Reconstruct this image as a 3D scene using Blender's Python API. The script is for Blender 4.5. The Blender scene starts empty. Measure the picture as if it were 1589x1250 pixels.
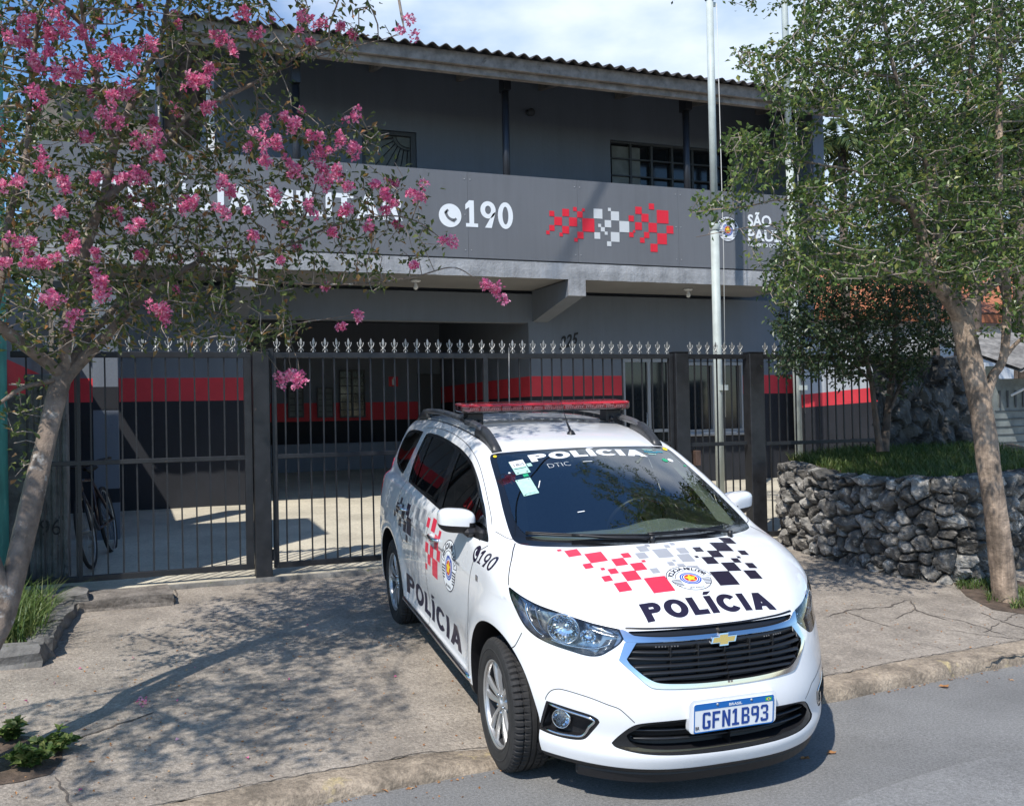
import bpy, bmesh, math, random
import numpy as np
from mathutils import Vector, Matrix
rad = math.radians
SC = bpy.context.scene
COL = SC.collection
# ---------------------------------------------------------------- camera
F_PX, YAW, PITCH, ROLL, CAM_H = 1482.1, rad(20.8735), rad(-.759), rad(1.175), 1.749
def cam_rows():
    fw = np.array([math.sin(YAW)*math.cos(PITCH), math.cos(YAW)*math.cos(PITCH), -math.sin(PITCH)])
    r = np.array([math.cos(YAW), -math.sin(YAW), 0.0]); d = np.cross(fw, r)
    return (math.cos(ROLL)*r+math.sin(ROLL)*d, -math.sin(ROLL)*r+math.cos(ROLL)*d, fw)
_r, _d, _f = cam_rows()
cam = bpy.data.cameras.new('camera'); camo = bpy.data.objects.new('camera', cam); COL.objects.link(camo)
cam.sensor_width = 36; cam.sensor_fit = 'HORIZONTAL'; cam.lens = 36*F_PX/1589
cam.clip_start = .05; cam.clip_end = 5000
M = Matrix(((_r[0], -_d[0], -_f[0], 0), (_r[1], -_d[1], -_f[1], 0), (_r[2], -_d[2], -_f[2], CAM_H), (0, 0, 0, 1)))
camo.matrix_world = M
SC.camera = camo
# ---------------------------------------------------------------- sky, sun, exposure
SUN_TRAVEL_AZ = 43.0      # degrees from +X towards +Y in which shadows fall
SUN_ELEV = 52.0
world = bpy.data.worlds.new('World'); SC.world = world; world.use_nodes = True
nt = world.node_tree; nt.nodes.clear()
wo = nt.nodes.new('ShaderNodeOutputWorld'); bg = nt.nodes.new('ShaderNodeBackground')
sky = nt.nodes.new('ShaderNodeTexSky'); sky.sky_type = 'NISHITA'; sky.sun_disc = False
sky.sun_elevation = rad(SUN_ELEV); sky.sun_rotation = rad(90-(SUN_TRAVEL_AZ+180))
sky.air_density = 1.0; sky.dust_density = .35; sky.ozone_density = 3.0; sky.altitude = 700
# thin cirrus / cumulus veil mixed into the sky by direction
tc = nt.nodes.new('ShaderNodeTexCoord'); mp = nt.nodes.new('ShaderNodeMapping')
mp.inputs['Scale'].default_value = (1.6, 1.6, 3.6); mp.inputs['Location'].default_value = (3.1, .4, .2)
ns = nt.nodes.new('ShaderNodeTexNoise'); ns.inputs['Scale'].default_value = 1.5; ns.inputs['Detail'].default_value = 9; ns.inputs['Roughness'].default_value = .55
dt = nt.nodes.new('ShaderNodeVectorMath'); dt.operation = 'DOT_PRODUCT'
ca = rad(41.); ce = rad(20)
dt.inputs[1].default_value = (math.sin(ca)*math.cos(ce), math.cos(ca)*math.cos(ce), math.sin(ce))
mr = nt.nodes.new('ShaderNodeMapRange'); mr.inputs[1].default_value = .855; mr.inputs[2].default_value = .965; mr.inputs[3].default_value = 0.0; mr.inputs[4].default_value = .50
ad = nt.nodes.new('ShaderNodeMath'); ad.operation = 'ADD'
cr = nt.nodes.new('ShaderNodeMapRange'); cr.inputs[1].default_value = .56; cr.inputs[2].default_value = .95; cr.inputs[3].default_value = 0; cr.inputs[4].default_value = .9
cr.interpolation_type = 'SMOOTHSTEP'
mx = nt.nodes.new('ShaderNodeMix'); mx.data_type = 'RGBA'; mx.inputs[7].default_value = (6.6, 7.2, 7.9, 1)
nt.links.new(tc.outputs['Generated'], mp.inputs['Vector']); nt.links.new(mp.outputs[0], ns.inputs['Vector'])
nt.links.new(tc.outputs['Generated'], dt.inputs[0]); nt.links.new(dt.outputs['Value'], mr.inputs[0])
nt.links.new(mr.outputs[0], ad.inputs[0]); nt.links.new(ns.outputs['Fac'], ad.inputs[1])
nt.links.new(ad.outputs[0], cr.inputs[0]); nt.links.new(cr.outputs[0], mx.inputs[0])
hs = nt.nodes.new('ShaderNodeHueSaturation'); hs.inputs['Saturation'].default_value = 1.16; hs.inputs['Value'].default_value = 1.18
nt.links.new(sky.outputs[0], hs.inputs['Color'])
n2 = nt.nodes.new('ShaderNodeTexNoise'); n2.inputs['Scale'].default_value = 3.2; n2.inputs['Detail'].default_value = 6; nt.links.new(mp.outputs[0], n2.inputs['Vector'])
cl2 = nt.nodes.new('ShaderNodeMix'); cl2.data_type = 'RGBA'; cl2.inputs[6].default_value = (3.3, 4.4, 5.9, 1); cl2.inputs[7].default_value = (6.2, 6.8, 7.6, 1)
r2_ = nt.nodes.new('ShaderNodeMapRange'); r2_.inputs[1].default_value = .38; r2_.inputs[2].default_value = .62; nt.links.new(n2.outputs['Fac'], r2_.inputs[0]); nt.links.new(r2_.outputs[0], cl2.inputs[0]); nt.links.new(cl2.outputs[2], mx.inputs[7])
nt.links.new(hs.outputs[0], mx.inputs[6]); nt.links.new(mx.outputs[2], bg.inputs['Color'])
bg.inputs['Strength'].default_value = .125
nt.links.new(bg.outputs[0], wo.inputs['Surface'])
sun = bpy.data.lights.new('sun', 'SUN'); sun.energy = 3.9; sun.angle = rad(.53); sun.color = (1, .955, .89)
suno = bpy.data.objects.new('sun', sun); COL.objects.link(suno)
_t = Vector((math.cos(rad(SUN_TRAVEL_AZ))*math.cos(rad(SUN_ELEV)), math.sin(rad(SUN_TRAVEL_AZ))*math.cos(rad(SUN_ELEV)), -math.sin(rad(SUN_ELEV))))
suno.rotation_euler = _t.to_track_quat('-Z', 'Y').to_euler(); suno.location = (-8, -8, 20)
SC.view_settings.view_transform = 'Standard'; SC.view_settings.look = 'None'
SC.view_settings.exposure = .42; SC.view_settings.gamma = 1; SC.view_settings.use_curve_mapping = False
SC.render.resolution_x, SC.render.resolution_y = 1024, 805
SC.cycles.max_bounces = 8; SC.cycles.transparent_max_bounces = 12
# ---------------------------------------------------------------- helpers
def pix(u, v):
    "direction of the line of sight through photo pixel u, v (used only to measure places)"
    return _r*((u-794.5)/F_PX)+_d*((v-625)/F_PX)+_f
CAMP = np.array([0, 0, CAM_H])
def at_y(u, v, Y): d = pix(u, v); return CAMP+d*(Y/d[1])
def at_z(u, v, Z): d = pix(u, v); return CAMP+d*((Z-CAM_H)/d[2])
def gz(Y): return .06+.063*(Y-4.6)
def tag(o, label=None, cat=None, group=None, kind=None):
    if label: o['label'] = label
    if cat: o['category'] = cat
    if group: o['group'] = group
    if kind: o['kind'] = kind
    return o
def empty(name, loc=(0, 0, 0), rz=0.0, parent=None):
    o = bpy.data.objects.new(name, None); COL.objects.link(o); o.location = loc; o.rotation_euler = (0, 0, rz); o.empty_display_size = .1
    if parent: o.parent = parent
    return o
class MB:
    "collects shapes for ONE mesh object"
    def __init__(s): s.v = []; s.f = []; s.m = []; s.k = 0; s.sm = []
    def add(s, vs, fs, smooth=False):
        b = len(s.v); s.v += [tuple(map(float, p)) for p in vs]
        for f in fs: s.f.append(tuple(b+i for i in f)); s.m.append(s.k); s.sm.append(smooth)
        return s
    def mat(s, k): s.k = k; return s
    def box(s, x0, x1, y0, y1, z0, z1, bev=0.0, T=None):
        x0, x1 = min(x0, x1), max(x0, x1); y0, y1 = min(y0, y1), max(y0, y1); z0, z1 = min(z0, z1), max(z0, z1)
        b = min(bev, (x1-x0)*.45, (y1-y0)*.45, (z1-z0)*.45)
        if b <= 0:
            vs = [(x0, y0, z0), (x1, y0, z0), (x1, y1, z0), (x0, y1, z0), (x0, y0, z1), (x1, y0, z1), (x1, y1, z1), (x0, y1, z1)]
            fs = [(3, 2, 1, 0), (4, 5, 6, 7), (0, 1, 5, 4), (1, 2, 6, 5), (2, 3, 7, 6), (3, 0, 4, 7)]
        else:
            vs = []; idx = {}
            for cx_ in (0, 1):
                for cy_ in (0, 1):
                    for cz_ in (0, 1):
                        X = (x0, x1)[cx_]; Y = (y0, y1)[cy_]; Z = (z0, z1)[cz_]
                        sx, sy, sz = (b, -b)[cx_], (b, -b)[cy_], (b, -b)[cz_]
                        for a, p in (('x', (X, Y+sy, Z+sz)), ('y', (X+sx, Y, Z+sz)), ('z', (X+sx, Y+sy, Z))):
                            idx[(cx_, cy_, cz_, a)] = len(vs); vs.append(p)
            I = lambda *k: idx[k]
            fs = []
            for c in (0, 1):
                q = [I(c, 0, 0, 'x'), I(c, 1, 0, 'x'), I(c, 1, 1, 'x'), I(c, 0, 1, 'x')]; fs.append(tuple(q if c else q[::-1]))
                q = [I(0, c, 0, 'y'), I(0, c, 1, 'y'), I(1, c, 1, 'y'), I(1, c, 0, 'y')]; fs.append(tuple(q if c else q[::-1]))
                q = [I(0, 0, c, 'z'), I(1, 0, c, 'z'), I(1, 1, c, 'z'), I(0, 1, c, 'z')]; fs.append(tuple(q if c else q[::-1]))
            for a in (0, 1):
                for c in (0, 1):
                    q = [I(0, a, c, 'y'), I(1, a, c, 'y'), I(1, a, c, 'z'), I(0, a, c, 'z')]; fs.append(tuple(q if (a ^ c) == 0 and True else q[::-1]))
                    q = [I(a, 0, c, 'x'), I(a, 1, c, 'x'), I(a, 1, c, 'z'), I(a, 0, c, 'z')]; fs.append(tuple(q[::-1] if (a ^ c) == 0 else q))
                    q = [I(a, c, 0, 'x'), I(a, c, 1, 'x'), I(a, c, 1, 'y'), I(a, c, 0, 'y')]; fs.append(tuple(q if (a ^ c) == 0 else q[::-1]))
            for a in (0, 1):
                for c in (0, 1):
                    for e in (0, 1):
                        q = (I(a, c, e, 'x'), I(a, c, e, 'y'), I(a, c, e, 'z')); fs.append(q if (a+c+e) % 2 == 1 else q[::-1])
        if T is not None: vs = [tuple(T @ Vector(p)) for p in vs]
        return s.add(vs, fs)
    def tube(s, pts, r, n=8, smooth=True, caps=True, up=None):
        pts = [Vector(p) for p in pts]; m = len(pts)
        rs = r if hasattr(r, '__len__') else [r]*m
        t = (pts[1]-pts[0]).normalized(); ref = Vector(up) if up else (Vector((0, 0, 1)) if abs(t.z) < .9 else Vector((1, 0, 0)))
        a = t.cross(ref).normalized(); vs = []
        for i in range(m):
            t = (pts[min(i+1, m-1)]-pts[max(i-1, 0)]).normalized()
            a = (a-t*a.dot(t)).normalized(); b = t.cross(a)
            for k in range(n):
                w = 2*math.pi*k/n; vs.append(tuple(pts[i]+(a*math.cos(w)+b*math.sin(w))*rs[i]))
        fs = [(i*n+k, i*n+(k+1) % n, (i+1)*n+(k+1) % n, (i+1)*n+k) for i in range(m-1) for k in range(n)]
        if caps: fs += [tuple(range(n))[::-1], tuple((m-1)*n+k for k in range(n))]
        return s.add(vs, fs, smooth)
    def lathe(s, prof, origin, axis, n=32, smooth=True):
        "profile of (radius, offset along axis)"
        ax = Vector(axis).normalized(); ref = Vector((0, 0, 1)) if abs(ax.z) < .9 else Vector((1, 0, 0))
        a = ax.cross(ref).normalized(); b = ax.cross(a); o = Vector(origin); vs = []
        for (r, h) in prof:
            for k in range(n):
                w = 2*math.pi*k/n; vs.append(tuple(o+ax*h+(a*math.cos(w)+b*math.sin(w))*r))
        fs = [(i*n+k, i*n+(k+1) % n, (i+1)*n+(k+1) % n, (i+1)*n+k) for i in range(len(prof)-1) for k in range(n)]
        return s.add(vs, fs, smooth)
    def prism(s, poly, fr, th, smooth=False):
        "2-D outline poly extruded by th; fr maps (u, v, w) to 3-D"
        n = len(poly)
        vs = [fr(u, v, 0) for u, v in poly]+[fr(u, v, th) for u, v in poly]
        fs = [tuple(range(n))[::-1], tuple(range(n, 2*n))]+[(i, (i+1) % n, n+(i+1) % n, n+i) for i in range(n)]
        return s.add(vs, fs, smooth)
    def build(s, name, mat, parent=None, fix=True):
        me = bpy.data.meshes.new(name); me.from_pydata(s.v, [], s.f)
        mats = mat if isinstance(mat, (list, tuple)) else [mat]
        for k in mats: me.materials.append(k)
        me.polygons.foreach_set('material_index', s.m); me.polygons.foreach_set('use_smooth', s.sm)
        if fix:
            bm = bmesh.new(); bm.from_mesh(me); bmesh.ops.recalc_face_normals(bm, faces=bm.faces); bm.to_mesh(me); bm.free()
        me.update()
        o = bpy.data.objects.new(name, me); COL.objects.link(o)
        if parent: o.parent = parent
        return o
def copy_tree(o, parent=None):
    c = o.copy(); COL.objects.link(c)
    c.parent = parent
    for ch in o.children: copy_tree(ch, c)
    return c
# ---------------------------------------------------------------- materials
MAT = {}
def material(name, col=(.5, .5, .5), rough=.6, metal=0.0, noise=None, bump=None, spots=None, coat=0.0, spec=.5, emit=None, fine=None, streak=None, attr=None):
    """noise = (scale, amount[, colour2]), bump = (scale, strength, distance), spots=(scale, threshold, colour)"""
    m = bpy.data.materials.new(name); m.use_nodes = True; t = m.node_tree; p = t.nodes['Principled BSDF']
    p.inputs['Base Color'].default_value = (*col, 1); p.inputs['Roughness'].default_value = rough; p.inputs['Metallic'].default_value = metal
    p.inputs['Coat Weight'].default_value = coat; p.inputs['Coat Roughness'].default_value = .03; p.inputs['Specular IOR Level'].default_value = spec
    if emit: p.inputs['Emission Color'].default_value = (*emit[0], 1); p.inputs['Emission Strength'].default_value = emit[1]
    tc_ = t.nodes.new('ShaderNodeTexCoord'); src = tc_.outputs['Object']
    out = None
    if noise:
        n1 = t.nodes.new('ShaderNodeTexNoise'); n1.inputs['Scale'].default_value = noise[0]; n1.inputs['Detail'].default_value = 8; n1.inputs['Roughness'].default_value = .62
        t.links.new(src, n1.inputs['Vector'])
        c2 = noise[2] if len(noise) > 2 else tuple(max(0, c*(1-noise[1])) for c in col)
        rp = t.nodes.new('ShaderNodeMapRange'); rp.inputs[1].default_value = .36; rp.inputs[2].default_value = .66
        mxx = t.nodes.new('ShaderNodeMix'); mxx.data_type = 'RGBA'; mxx.inputs[6].default_value = (*c2, 1)
        mxx.inputs[7].default_value = (*[min(1, c*(1+noise[1]*.35)) for c in col], 1)
        t.links.new(n1.outputs['Fac'], rp.inputs[0]); t.links.new(rp.outputs[0], mxx.inputs[0]); out = mxx.outputs[2]
        r2 = t.nodes.new('ShaderNodeMapRange'); r2.inputs[3].default_value = max(0, rough-.09); r2.inputs[4].default_value = min(1, rough+.09)
        t.links.new(n1.outputs['Fac'], r2.inputs[0]); t.links.new(r2.outputs[0], p.inputs['Roughness'])
    if spots:
        n2 = t.nodes.new('ShaderNodeTexNoise'); n2.inputs['Scale'].default_value = spots[0]; n2.inputs['Detail'].default_value = 4; n2.inputs['Roughness'].default_value = .7
        t.links.new(src, n2.inputs['Vector'])
        r3 = t.nodes.new('ShaderNodeMapRange'); r3.inputs[1].default_value = spots[1]; r3.inputs[2].default_value = spots[1]+.07
        t.links.new(n2.outputs['Fac'], r3.inputs[0])
        m3 = t.nodes.new('ShaderNodeMix'); m3.data_type = 'RGBA'; m3.inputs[7].default_value = (*spots[2], 1)
        if out: t.links.new(out, m3.inputs[6])
        else: m3.inputs[6].default_value = (*col, 1)
        t.links.new(r3.outputs[0], m3.inputs[0]); out = m3.outputs[2]
    def mult(sock, fac_sock):
        mm_ = t.nodes.new('ShaderNodeMix'); mm_.data_type = 'RGBA'; mm_.blend_type = 'MULTIPLY'; mm_.inputs[0].default_value = 1
        if sock: t.links.new(sock, mm_.inputs[6])
        else: mm_.inputs[6].default_value = (*col, 1)
        t.links.new(fac_sock, mm_.inputs[7]); return mm_.outputs[2]
    for prm, sc3 in ((fine, (1, 1, 1)), (streak, (1, 1, .07))):
        if prm:
            mpp = t.nodes.new('ShaderNodeMapping'); mpp.inputs['Scale'].default_value = sc3; t.links.new(src, mpp.inputs[0])
            n5 = t.nodes.new('ShaderNodeTexNoise'); n5.inputs['Scale'].default_value = prm[0]; n5.inputs['Detail'].default_value = 3; n5.inputs['Roughness'].default_value = .8; t.links.new(mpp.outputs[0], n5.inputs['Vector'])
            r5 = t.nodes.new('ShaderNodeMapRange'); r5.inputs[1].default_value = .3; r5.inputs[2].default_value = .7; r5.inputs[3].default_value = 1-prm[1]; r5.inputs[4].default_value = 1+prm[1]*.8; r5.clamp = True
            t.links.new(n5.outputs['Fac'], r5.inputs[0]); out = mult(out, r5.outputs[0])
    if attr:
        at_ = t.nodes.new('ShaderNodeAttribute'); at_.attribute_name = attr; out = mult(out, at_.outputs['Color'])
    if out: t.links.new(out, p.inputs['Base Color'])
    if bump:
        n4 = t.nodes.new('ShaderNodeTexNoise'); n4.inputs['Scale'].default_value = bump[0]; n4.inputs['Detail'].default_value = 6; n4.inputs['Roughness'].default_value = .65
        t.links.new(src, n4.inputs['Vector'])
        b = t.nodes.new('ShaderNodeBump'); b.inputs['Strength'].default_value = bump[1]; b.inputs['Distance'].default_value = bump[2]
        t.links.new(n4.outputs['Fac'], b.inputs['Height']); t.links.new(b.outputs[0], p.inputs['Normal'])
    MAT[name] = m
    return m
def glass_mat(name, tint=(.7, .8, .75), ior=1.5, extra=0.0, rough=0.0):
    m = bpy.data.materials.new(name); m.use_nodes = True; t = m.node_tree; t.nodes.clear()
    o = t.nodes.new('ShaderNodeOutputMaterial'); g = t.nodes.new('ShaderNodeBsdfGlossy'); g.inputs['Roughness'].default_value = rough
    tr = t.nodes.new('ShaderNodeBsdfTransparent'); tr.inputs['Color'].default_value = (*tint, 1)
    fr = t.nodes.new('ShaderNodeFresnel'); fr.inputs['IOR'].default_value = ior
    a = t.nodes.new('ShaderNodeMath'); a.operation = 'MULTIPLY_ADD'; a.inputs[1].default_value = 1.5; a.inputs[2].default_value = extra; a.use_clamp = True
    mxx = t.nodes.new('ShaderNodeMixShader'); t.links.new(fr.outputs[0], a.inputs[0]); t.links.new(a.outputs[0], mxx.inputs[0])
    t.links.new(tr.outputs[0], mxx.inputs[1]); t.links.new(g.outputs[0], mxx.inputs[2]); t.links.new(mxx.outputs[0], o.inputs['Surface'])
    MAT[name] = m
    return m
def text_tris(s, size=1.0, bold=0.0, sx=1.0, spacing=1.0, shear=0.0):
    "built-in letter shapes as flat triangles: (points Nx2 centred on x, tris)"
    c = bpy.data.curves.new('tmp', 'FONT'); c.body = s; c.size = size; c.offset = bold; c.space_character = spacing; c.shear = shear
    c.align_x = 'CENTER'; c.fill_mode = 'FRONT'; c.resolution_u = 3
    o = bpy.data.objects.new('tmp', c); COL.objects.link(o)
    dg = bpy.context.evaluated_depsgraph_get(); me = bpy.data.meshes.new_from_object(o.evaluated_get(dg))
    me.calc_loop_triangles()
    P = np.array([(v.co.x*sx, v.co.y) for v in me.vertices]); T = [tuple(t.vertices) for t in me.loop_triangles]
    bpy.data.objects.remove(o); bpy.data.curves.remove(c); bpy.data.meshes.remove(me)
    return P, T
def flat_shape(pts, tris, fr, th=0.0):
    m = MB(); m.add([fr(u, v) for u, v in pts], tris); return m
# ---------------------------------------------------------------- heavy sign-writer's capitals, drawn as polygons
def heavy_glyph(ch, t=.26, h=.20, w=None):
    R_ = lambda a, b, c, d: [(a, b), (c, b), (c, d), (a, d)]
    def ring(cx, cy, rx, ry, a0, a1, n=26):
        out = []
        for i in range(n):
            A0, A1 = rad(a0+(a1-a0)*i/n), rad(a0+(a1-a0)*(i+1)/n)
            out.append([(cx+rx*math.cos(A0), cy+ry*math.sin(A0)), (cx+rx*math.cos(A1), cy+ry*math.sin(A1)), (cx+(rx-t)*math.cos(A1), cy+(ry-h)*math.sin(A1)), (cx+(rx-t)*math.cos(A0), cy+(ry-h)*math.sin(A0))])
        return out
    if ch == 'P' or ch == 'R':
        w = .80; y0 = .40; m_x = w-.30; out = [R_(0, 0, t, 1), R_(t, 1-h, m_x, 1), R_(t, y0, m_x, y0+h*.9)]
        ry = (1-y0)/2; out += [[(m_x+.30*math.cos(rad(a)), y0+ry+ry*math.sin(rad(a))), (m_x+.30*math.cos(rad(b)), y0+ry+ry*math.sin(rad(b))), (m_x+max(.0, .30-t)*math.cos(rad(b)), y0+ry+(ry-h)*math.sin(rad(b))), (m_x+max(.0, .30-t)*math.cos(rad(a)), y0+ry+(ry-h)*math.sin(rad(a)))] for a, b in [(-90+18*i, -72+18*i) for i in range(10)]]
        if ch == 'R': out.append([(t+.10, y0), (t+.10+t*1.0, y0), (w+.06, 0), (w+.06-t*1.15, 0)])
        return out, w+(.06 if ch == 'R' else 0)
    if ch == 'O': w = .98; return ring(w/2, .5, w/2, .52, 0, 360, 32), w
    if ch == '0': w = .72; return ring(w/2, .5, w/2, .51, 0, 360, 28), w
    if ch == 'C': w = .92; return ring(.49, .5, .49, .52, 38, 322, 28), w
    if ch == 'L': w = .68; return [R_(0, 0, t, 1), R_(t, 0, w, h)], w
    if ch == 'I': return [R_(0, 0, t, 1)], t
    if ch == 'Í': return [R_(0, 0, t, 1), [(.02, 1.07), (t*.72, 1.07), (t+.16, 1.27), (t*.45, 1.27)]], t
    if ch == 'T': w = .78; return [R_(0, 1-h, w, 1), R_(w/2-t/2, 0, w/2+t/2, 1-h)], w
    if ch == 'M': w = 1.05; return [R_(0, 0, t, 1), R_(w-t, 0, w, 1), [(t, 1), (t, .45), (w/2, .0), (w/2, .50)], [(w-t, 1), (w/2, .50), (w/2, .0), (w-t, .45)]], w
    if ch == 'A':
        w = .98; a = t*1.0; s_ = w/2-a/2; yi = (w/2-1.08*t)/s_; L = [(0, 0), (1.08*t, 0), (w/2, yi), (w/2, 1), (w/2-a/2, 1)]
        xi = lambda y: 1.08*t+s_*y
        return [L, [(w-x, y) for x, y in L][::-1], [(xi(.19), .19), (w-xi(.19), .19), (w-xi(.37), .37), (xi(.37), .37)]], w
    if ch == '1': return [R_(.18, 0, .18+t, 1), [(.18, 1), (.18, .74), (0, .64), (0, .84)], R_(.02, 0, .18, h*.8), R_(.18+t, 0, .36+t, h*.8)], .38+t
    if ch == '9':
        w = .72; o = ring(w/2, .68, w/2, .33, 0, 360, 26)
        return o+[[(w-t*.62, .55), (w, .62), (.52, .0), (.20, .0)]], w
    return [], .35
def heavy_word(s, u0, u1, v0, cap, mat='em_black', lay=0, t=.26, h=.20, gap=.12, shear=0.0):
    polys = []; x = 0
    for ch in s:
        if ch == ' ': x += .42; continue
        g, w = heavy_glyph(ch, t, h); polys += [[(px_+x, py_) for px_, py_ in p] for p in g]; x += w+gap
    x -= gap; pts = []; F = []
    for p in polys:
        b = len(pts); pts += [(u0+(u1-u0)*a/x+shear*c*cap, v0+c*cap) for a, c in p]
        for i in range(1, len(p)-1): F.append((b, b+i, b+i+1)) if len(p) != 5 else None
        if len(p) == 5: F += [(b, b+1, b+2), (b, b+2, b+4), (b+2, b+3, b+4)]
    return (pts, F, mat, lay)
# ================================================================ MATERIALS OF THE SETTING
rng = random.Random(7); nr = np.random.RandomState(11)
material('asphalt', (.255, .250, .240), .88, noise=(1.3, .20), bump=(150, 1.0, .010), spots=(95, .60, (.32, .31, .29)), fine=(70, .38))
material('asphalt_pale', (.272, .267, .257), .88, noise=(1.6, .18), bump=(150, 1.0, .010), spots=(95, .60, (.36, .35, .33)), fine=(70, .38))
material('pavement', (.355, .305, .25), .92, noise=(3.1, .30), bump=(60, 1.0, .012), spots=(80, .62, (.50, .47, .42)), fine=(45, .42))
material('kerb', (.36, .29, .215), .92, noise=(5, .45), bump=(60, 1.0, .012), spots=(3.2, .64, (.48, .38, .20)), fine=(40, .35))
material('crack', (.12, .10, .083), .95, noise=(30, .5))
material('yard', (.55, .50, .39), .9, noise=(1.1, .25), bump=(50, .5, .008), spots=(30, .66, (.36, .33, .27)), fine=(30, .22))
material('soil', (.12, .085, .06), .95, noise=(14, .5), bump=(40, .8, .02))
material('facade_panel', (.152, .157, .168), .45, noise=(.7, .07), bump=(2.0, .06, .01), streak=(7, .07))
material('wall_gray', (.160, .182, .215), .8, noise=(.9, .08), bump=(35, .5, .006), streak=(5, .06))
material('wall_red', (.64, .04, .055), .7, noise=(2.2, .14), bump=(35, .35, .004))
material('wall_black', (.016, .018, .024), .8, noise=(2.5, .3), bump=(35, .35, .004))
material('ledge', (.36, .37, .385), .8, noise=(3.5, .3), bump=(25, .9, .010), streak=(9, .16))
material('soffit', (.22, .22, .22), .85, noise=(1.2, .15))
material('roof_tile', (.16, .145, .14), .9, noise=(3.2, .5), bump=(40, .5, .006), spots=(9, .6, (.085, .08, .078)))
material('old_wood', (.30, .265, .235), .85, noise=(7, .4), bump=(30, .6, .006), spots=(5, .63, (.14, .12, .105)))
material('steel_black', (.020, .021, .024), .42, noise=(9, .4), spots=(17, .67, (.075, .055, .045)))
material('pole_black', (.02, .022, .028), .4)
material('silver', (.46, .455, .43), .46, metal=.6, noise=(14, .25))
material('frame_gray', (.30, .31, .32), .5)
material('frame_dark', (.05, .055, .06), .5)
material('window_dark', (.012, .016, .02), .08, spec=.6)
material('curtain', (.20, .22, .21), .85, noise=(6, .3))
material('white_paint', (.80, .81, .82), .5)
material('sign_red', (.72, .02, .04), .45)
material('sign_white', (.80, .83, .85), .45)
material('sign_gray', (.62, .64, .65), .45)
material('galvanised', (.48, .53, .50), .55, noise=(5, .15), bump=(14, .1, .004))
material('cord', (.55, .55, .52), .7)
material('turquoise', (.10, .42, .34), .8, noise=(3, .3), bump=(25, .6, .01), spots=(6, .62, (.25, .5, .42)))
material('old_concrete', (.235, .225, .21), .92, noise=(5, .5), bump=(22, .9, .02), spots=(8, .6, (.09, .085, .08)))
material('slab_old', (.24, .21, .18), .92, noise=(5, .45), bump=(30, .9, .012), fine=(40, .3))
material('kerb_stone', (.20, .19, .175), .92, noise=(5, .45), bump=(18, .9, .02), spots=(9, .62, (.11, .12, .07)))
material('black_paint', (.012, .012, .013), .6)
material('rust', (.10, .06, .045), .8, noise=(12, .4))
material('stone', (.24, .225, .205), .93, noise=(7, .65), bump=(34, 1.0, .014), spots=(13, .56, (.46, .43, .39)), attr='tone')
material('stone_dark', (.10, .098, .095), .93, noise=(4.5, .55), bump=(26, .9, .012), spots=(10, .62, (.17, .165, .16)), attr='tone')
material('terracotta', (.42, .15, .07), .85, noise=(5, .35))
material('house_white', (.62, .66, .70), .8, noise=(1.4, .12))
material('fence_wood', (.20, .17, .14), .85, noise=(6, .4))
glass_mat('pane', (.35, .38, .38), 1.5, .03)
m_ = MAT
# ================================================================ GROUND, ROAD, PAVEMENT, KERB
def grid_mesh(name, xs, ys, zf, mat, kind='structure', extra=None):
    nx, ny = len(xs), len(ys)
    X, Y = np.meshgrid(xs, ys); Z = zf(X, Y)
    vs = np.stack([X, Y, Z], -1).reshape(-1, 3)
    fs = [(j*nx+i, j*nx+i+1, (j+1)*nx+i+1, (j+1)*nx+i) for j in range(ny-1) for i in range(nx-1)]
    m = MB(); m.add(vs, fs, True)
    if extra: extra(m)
    o = m.build(name, mat, fix=False); tag(o, kind=kind)
    return o
def kerb_y(x): return 4.36+.092*x+.012*np.sin(x*1.7)
def lump(X, Y, s=1.0, seed=0):
    a = seed*1.7
    return s*(np.sin(X*1.9+a)*np.cos(Y*1.3+.5*a)+.5*np.sin(X*4.1+Y*2.7+a)+.3*np.sin(X*8.3-Y*6.1+2*a))
def drive_dip(X): return np.clip(np.minimum((X-1.25)/.35, (3.75-X)/.35), 0, 1)
def gzn(X, Y): return gz(Y)+lump(X, Y, .004)-.040*drive_dip(X)*np.clip((5.25-Y)/.6, 0, 1)
grid_mesh('ground', [-600, -60, -12, 0, 12, 60, 600], [-500, -60, 0, 20, 26, 80, 900], lambda X, Y: -.12+0*X, m_['soil'])
xs = np.concatenate([[-300, -80, -30], np.arange(-12, 14.1, .25), [30, 80, 300]])
grid_mesh('road', xs, np.concatenate([[-7.5, -4, -1], np.arange(1, 6.2, .2)]), lambda X, Y: -.001*(Y-4)**2*(Y < 4)+lump(X, Y, .002, 2)-np.where(Y > 5.6, .04, 0), m_['asphalt'])
# strip of newer asphalt in the foreground: a real sheet 4 mm above
def edge_f(x): return 3.02+.155*x+.03*np.sin(x*2.3)
grid_mesh('road_patch', np.arange(-12, 14.1, .2), np.linspace(0, 1, 9), lambda X, Y: lump(X, Y, .002, 2)+.004, m_['asphalt_pale'])
op = bpy.data.objects['road_patch']
for v in op.data.vertices:
    x = v.co.x; y = -6+(float(edge_f(x))+6)*v.co.y; v.co.y = y; v.co.z = float(-.001*(y-4)**2*(y < 4)+lump(x, y, .002, 2))+.007
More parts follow.
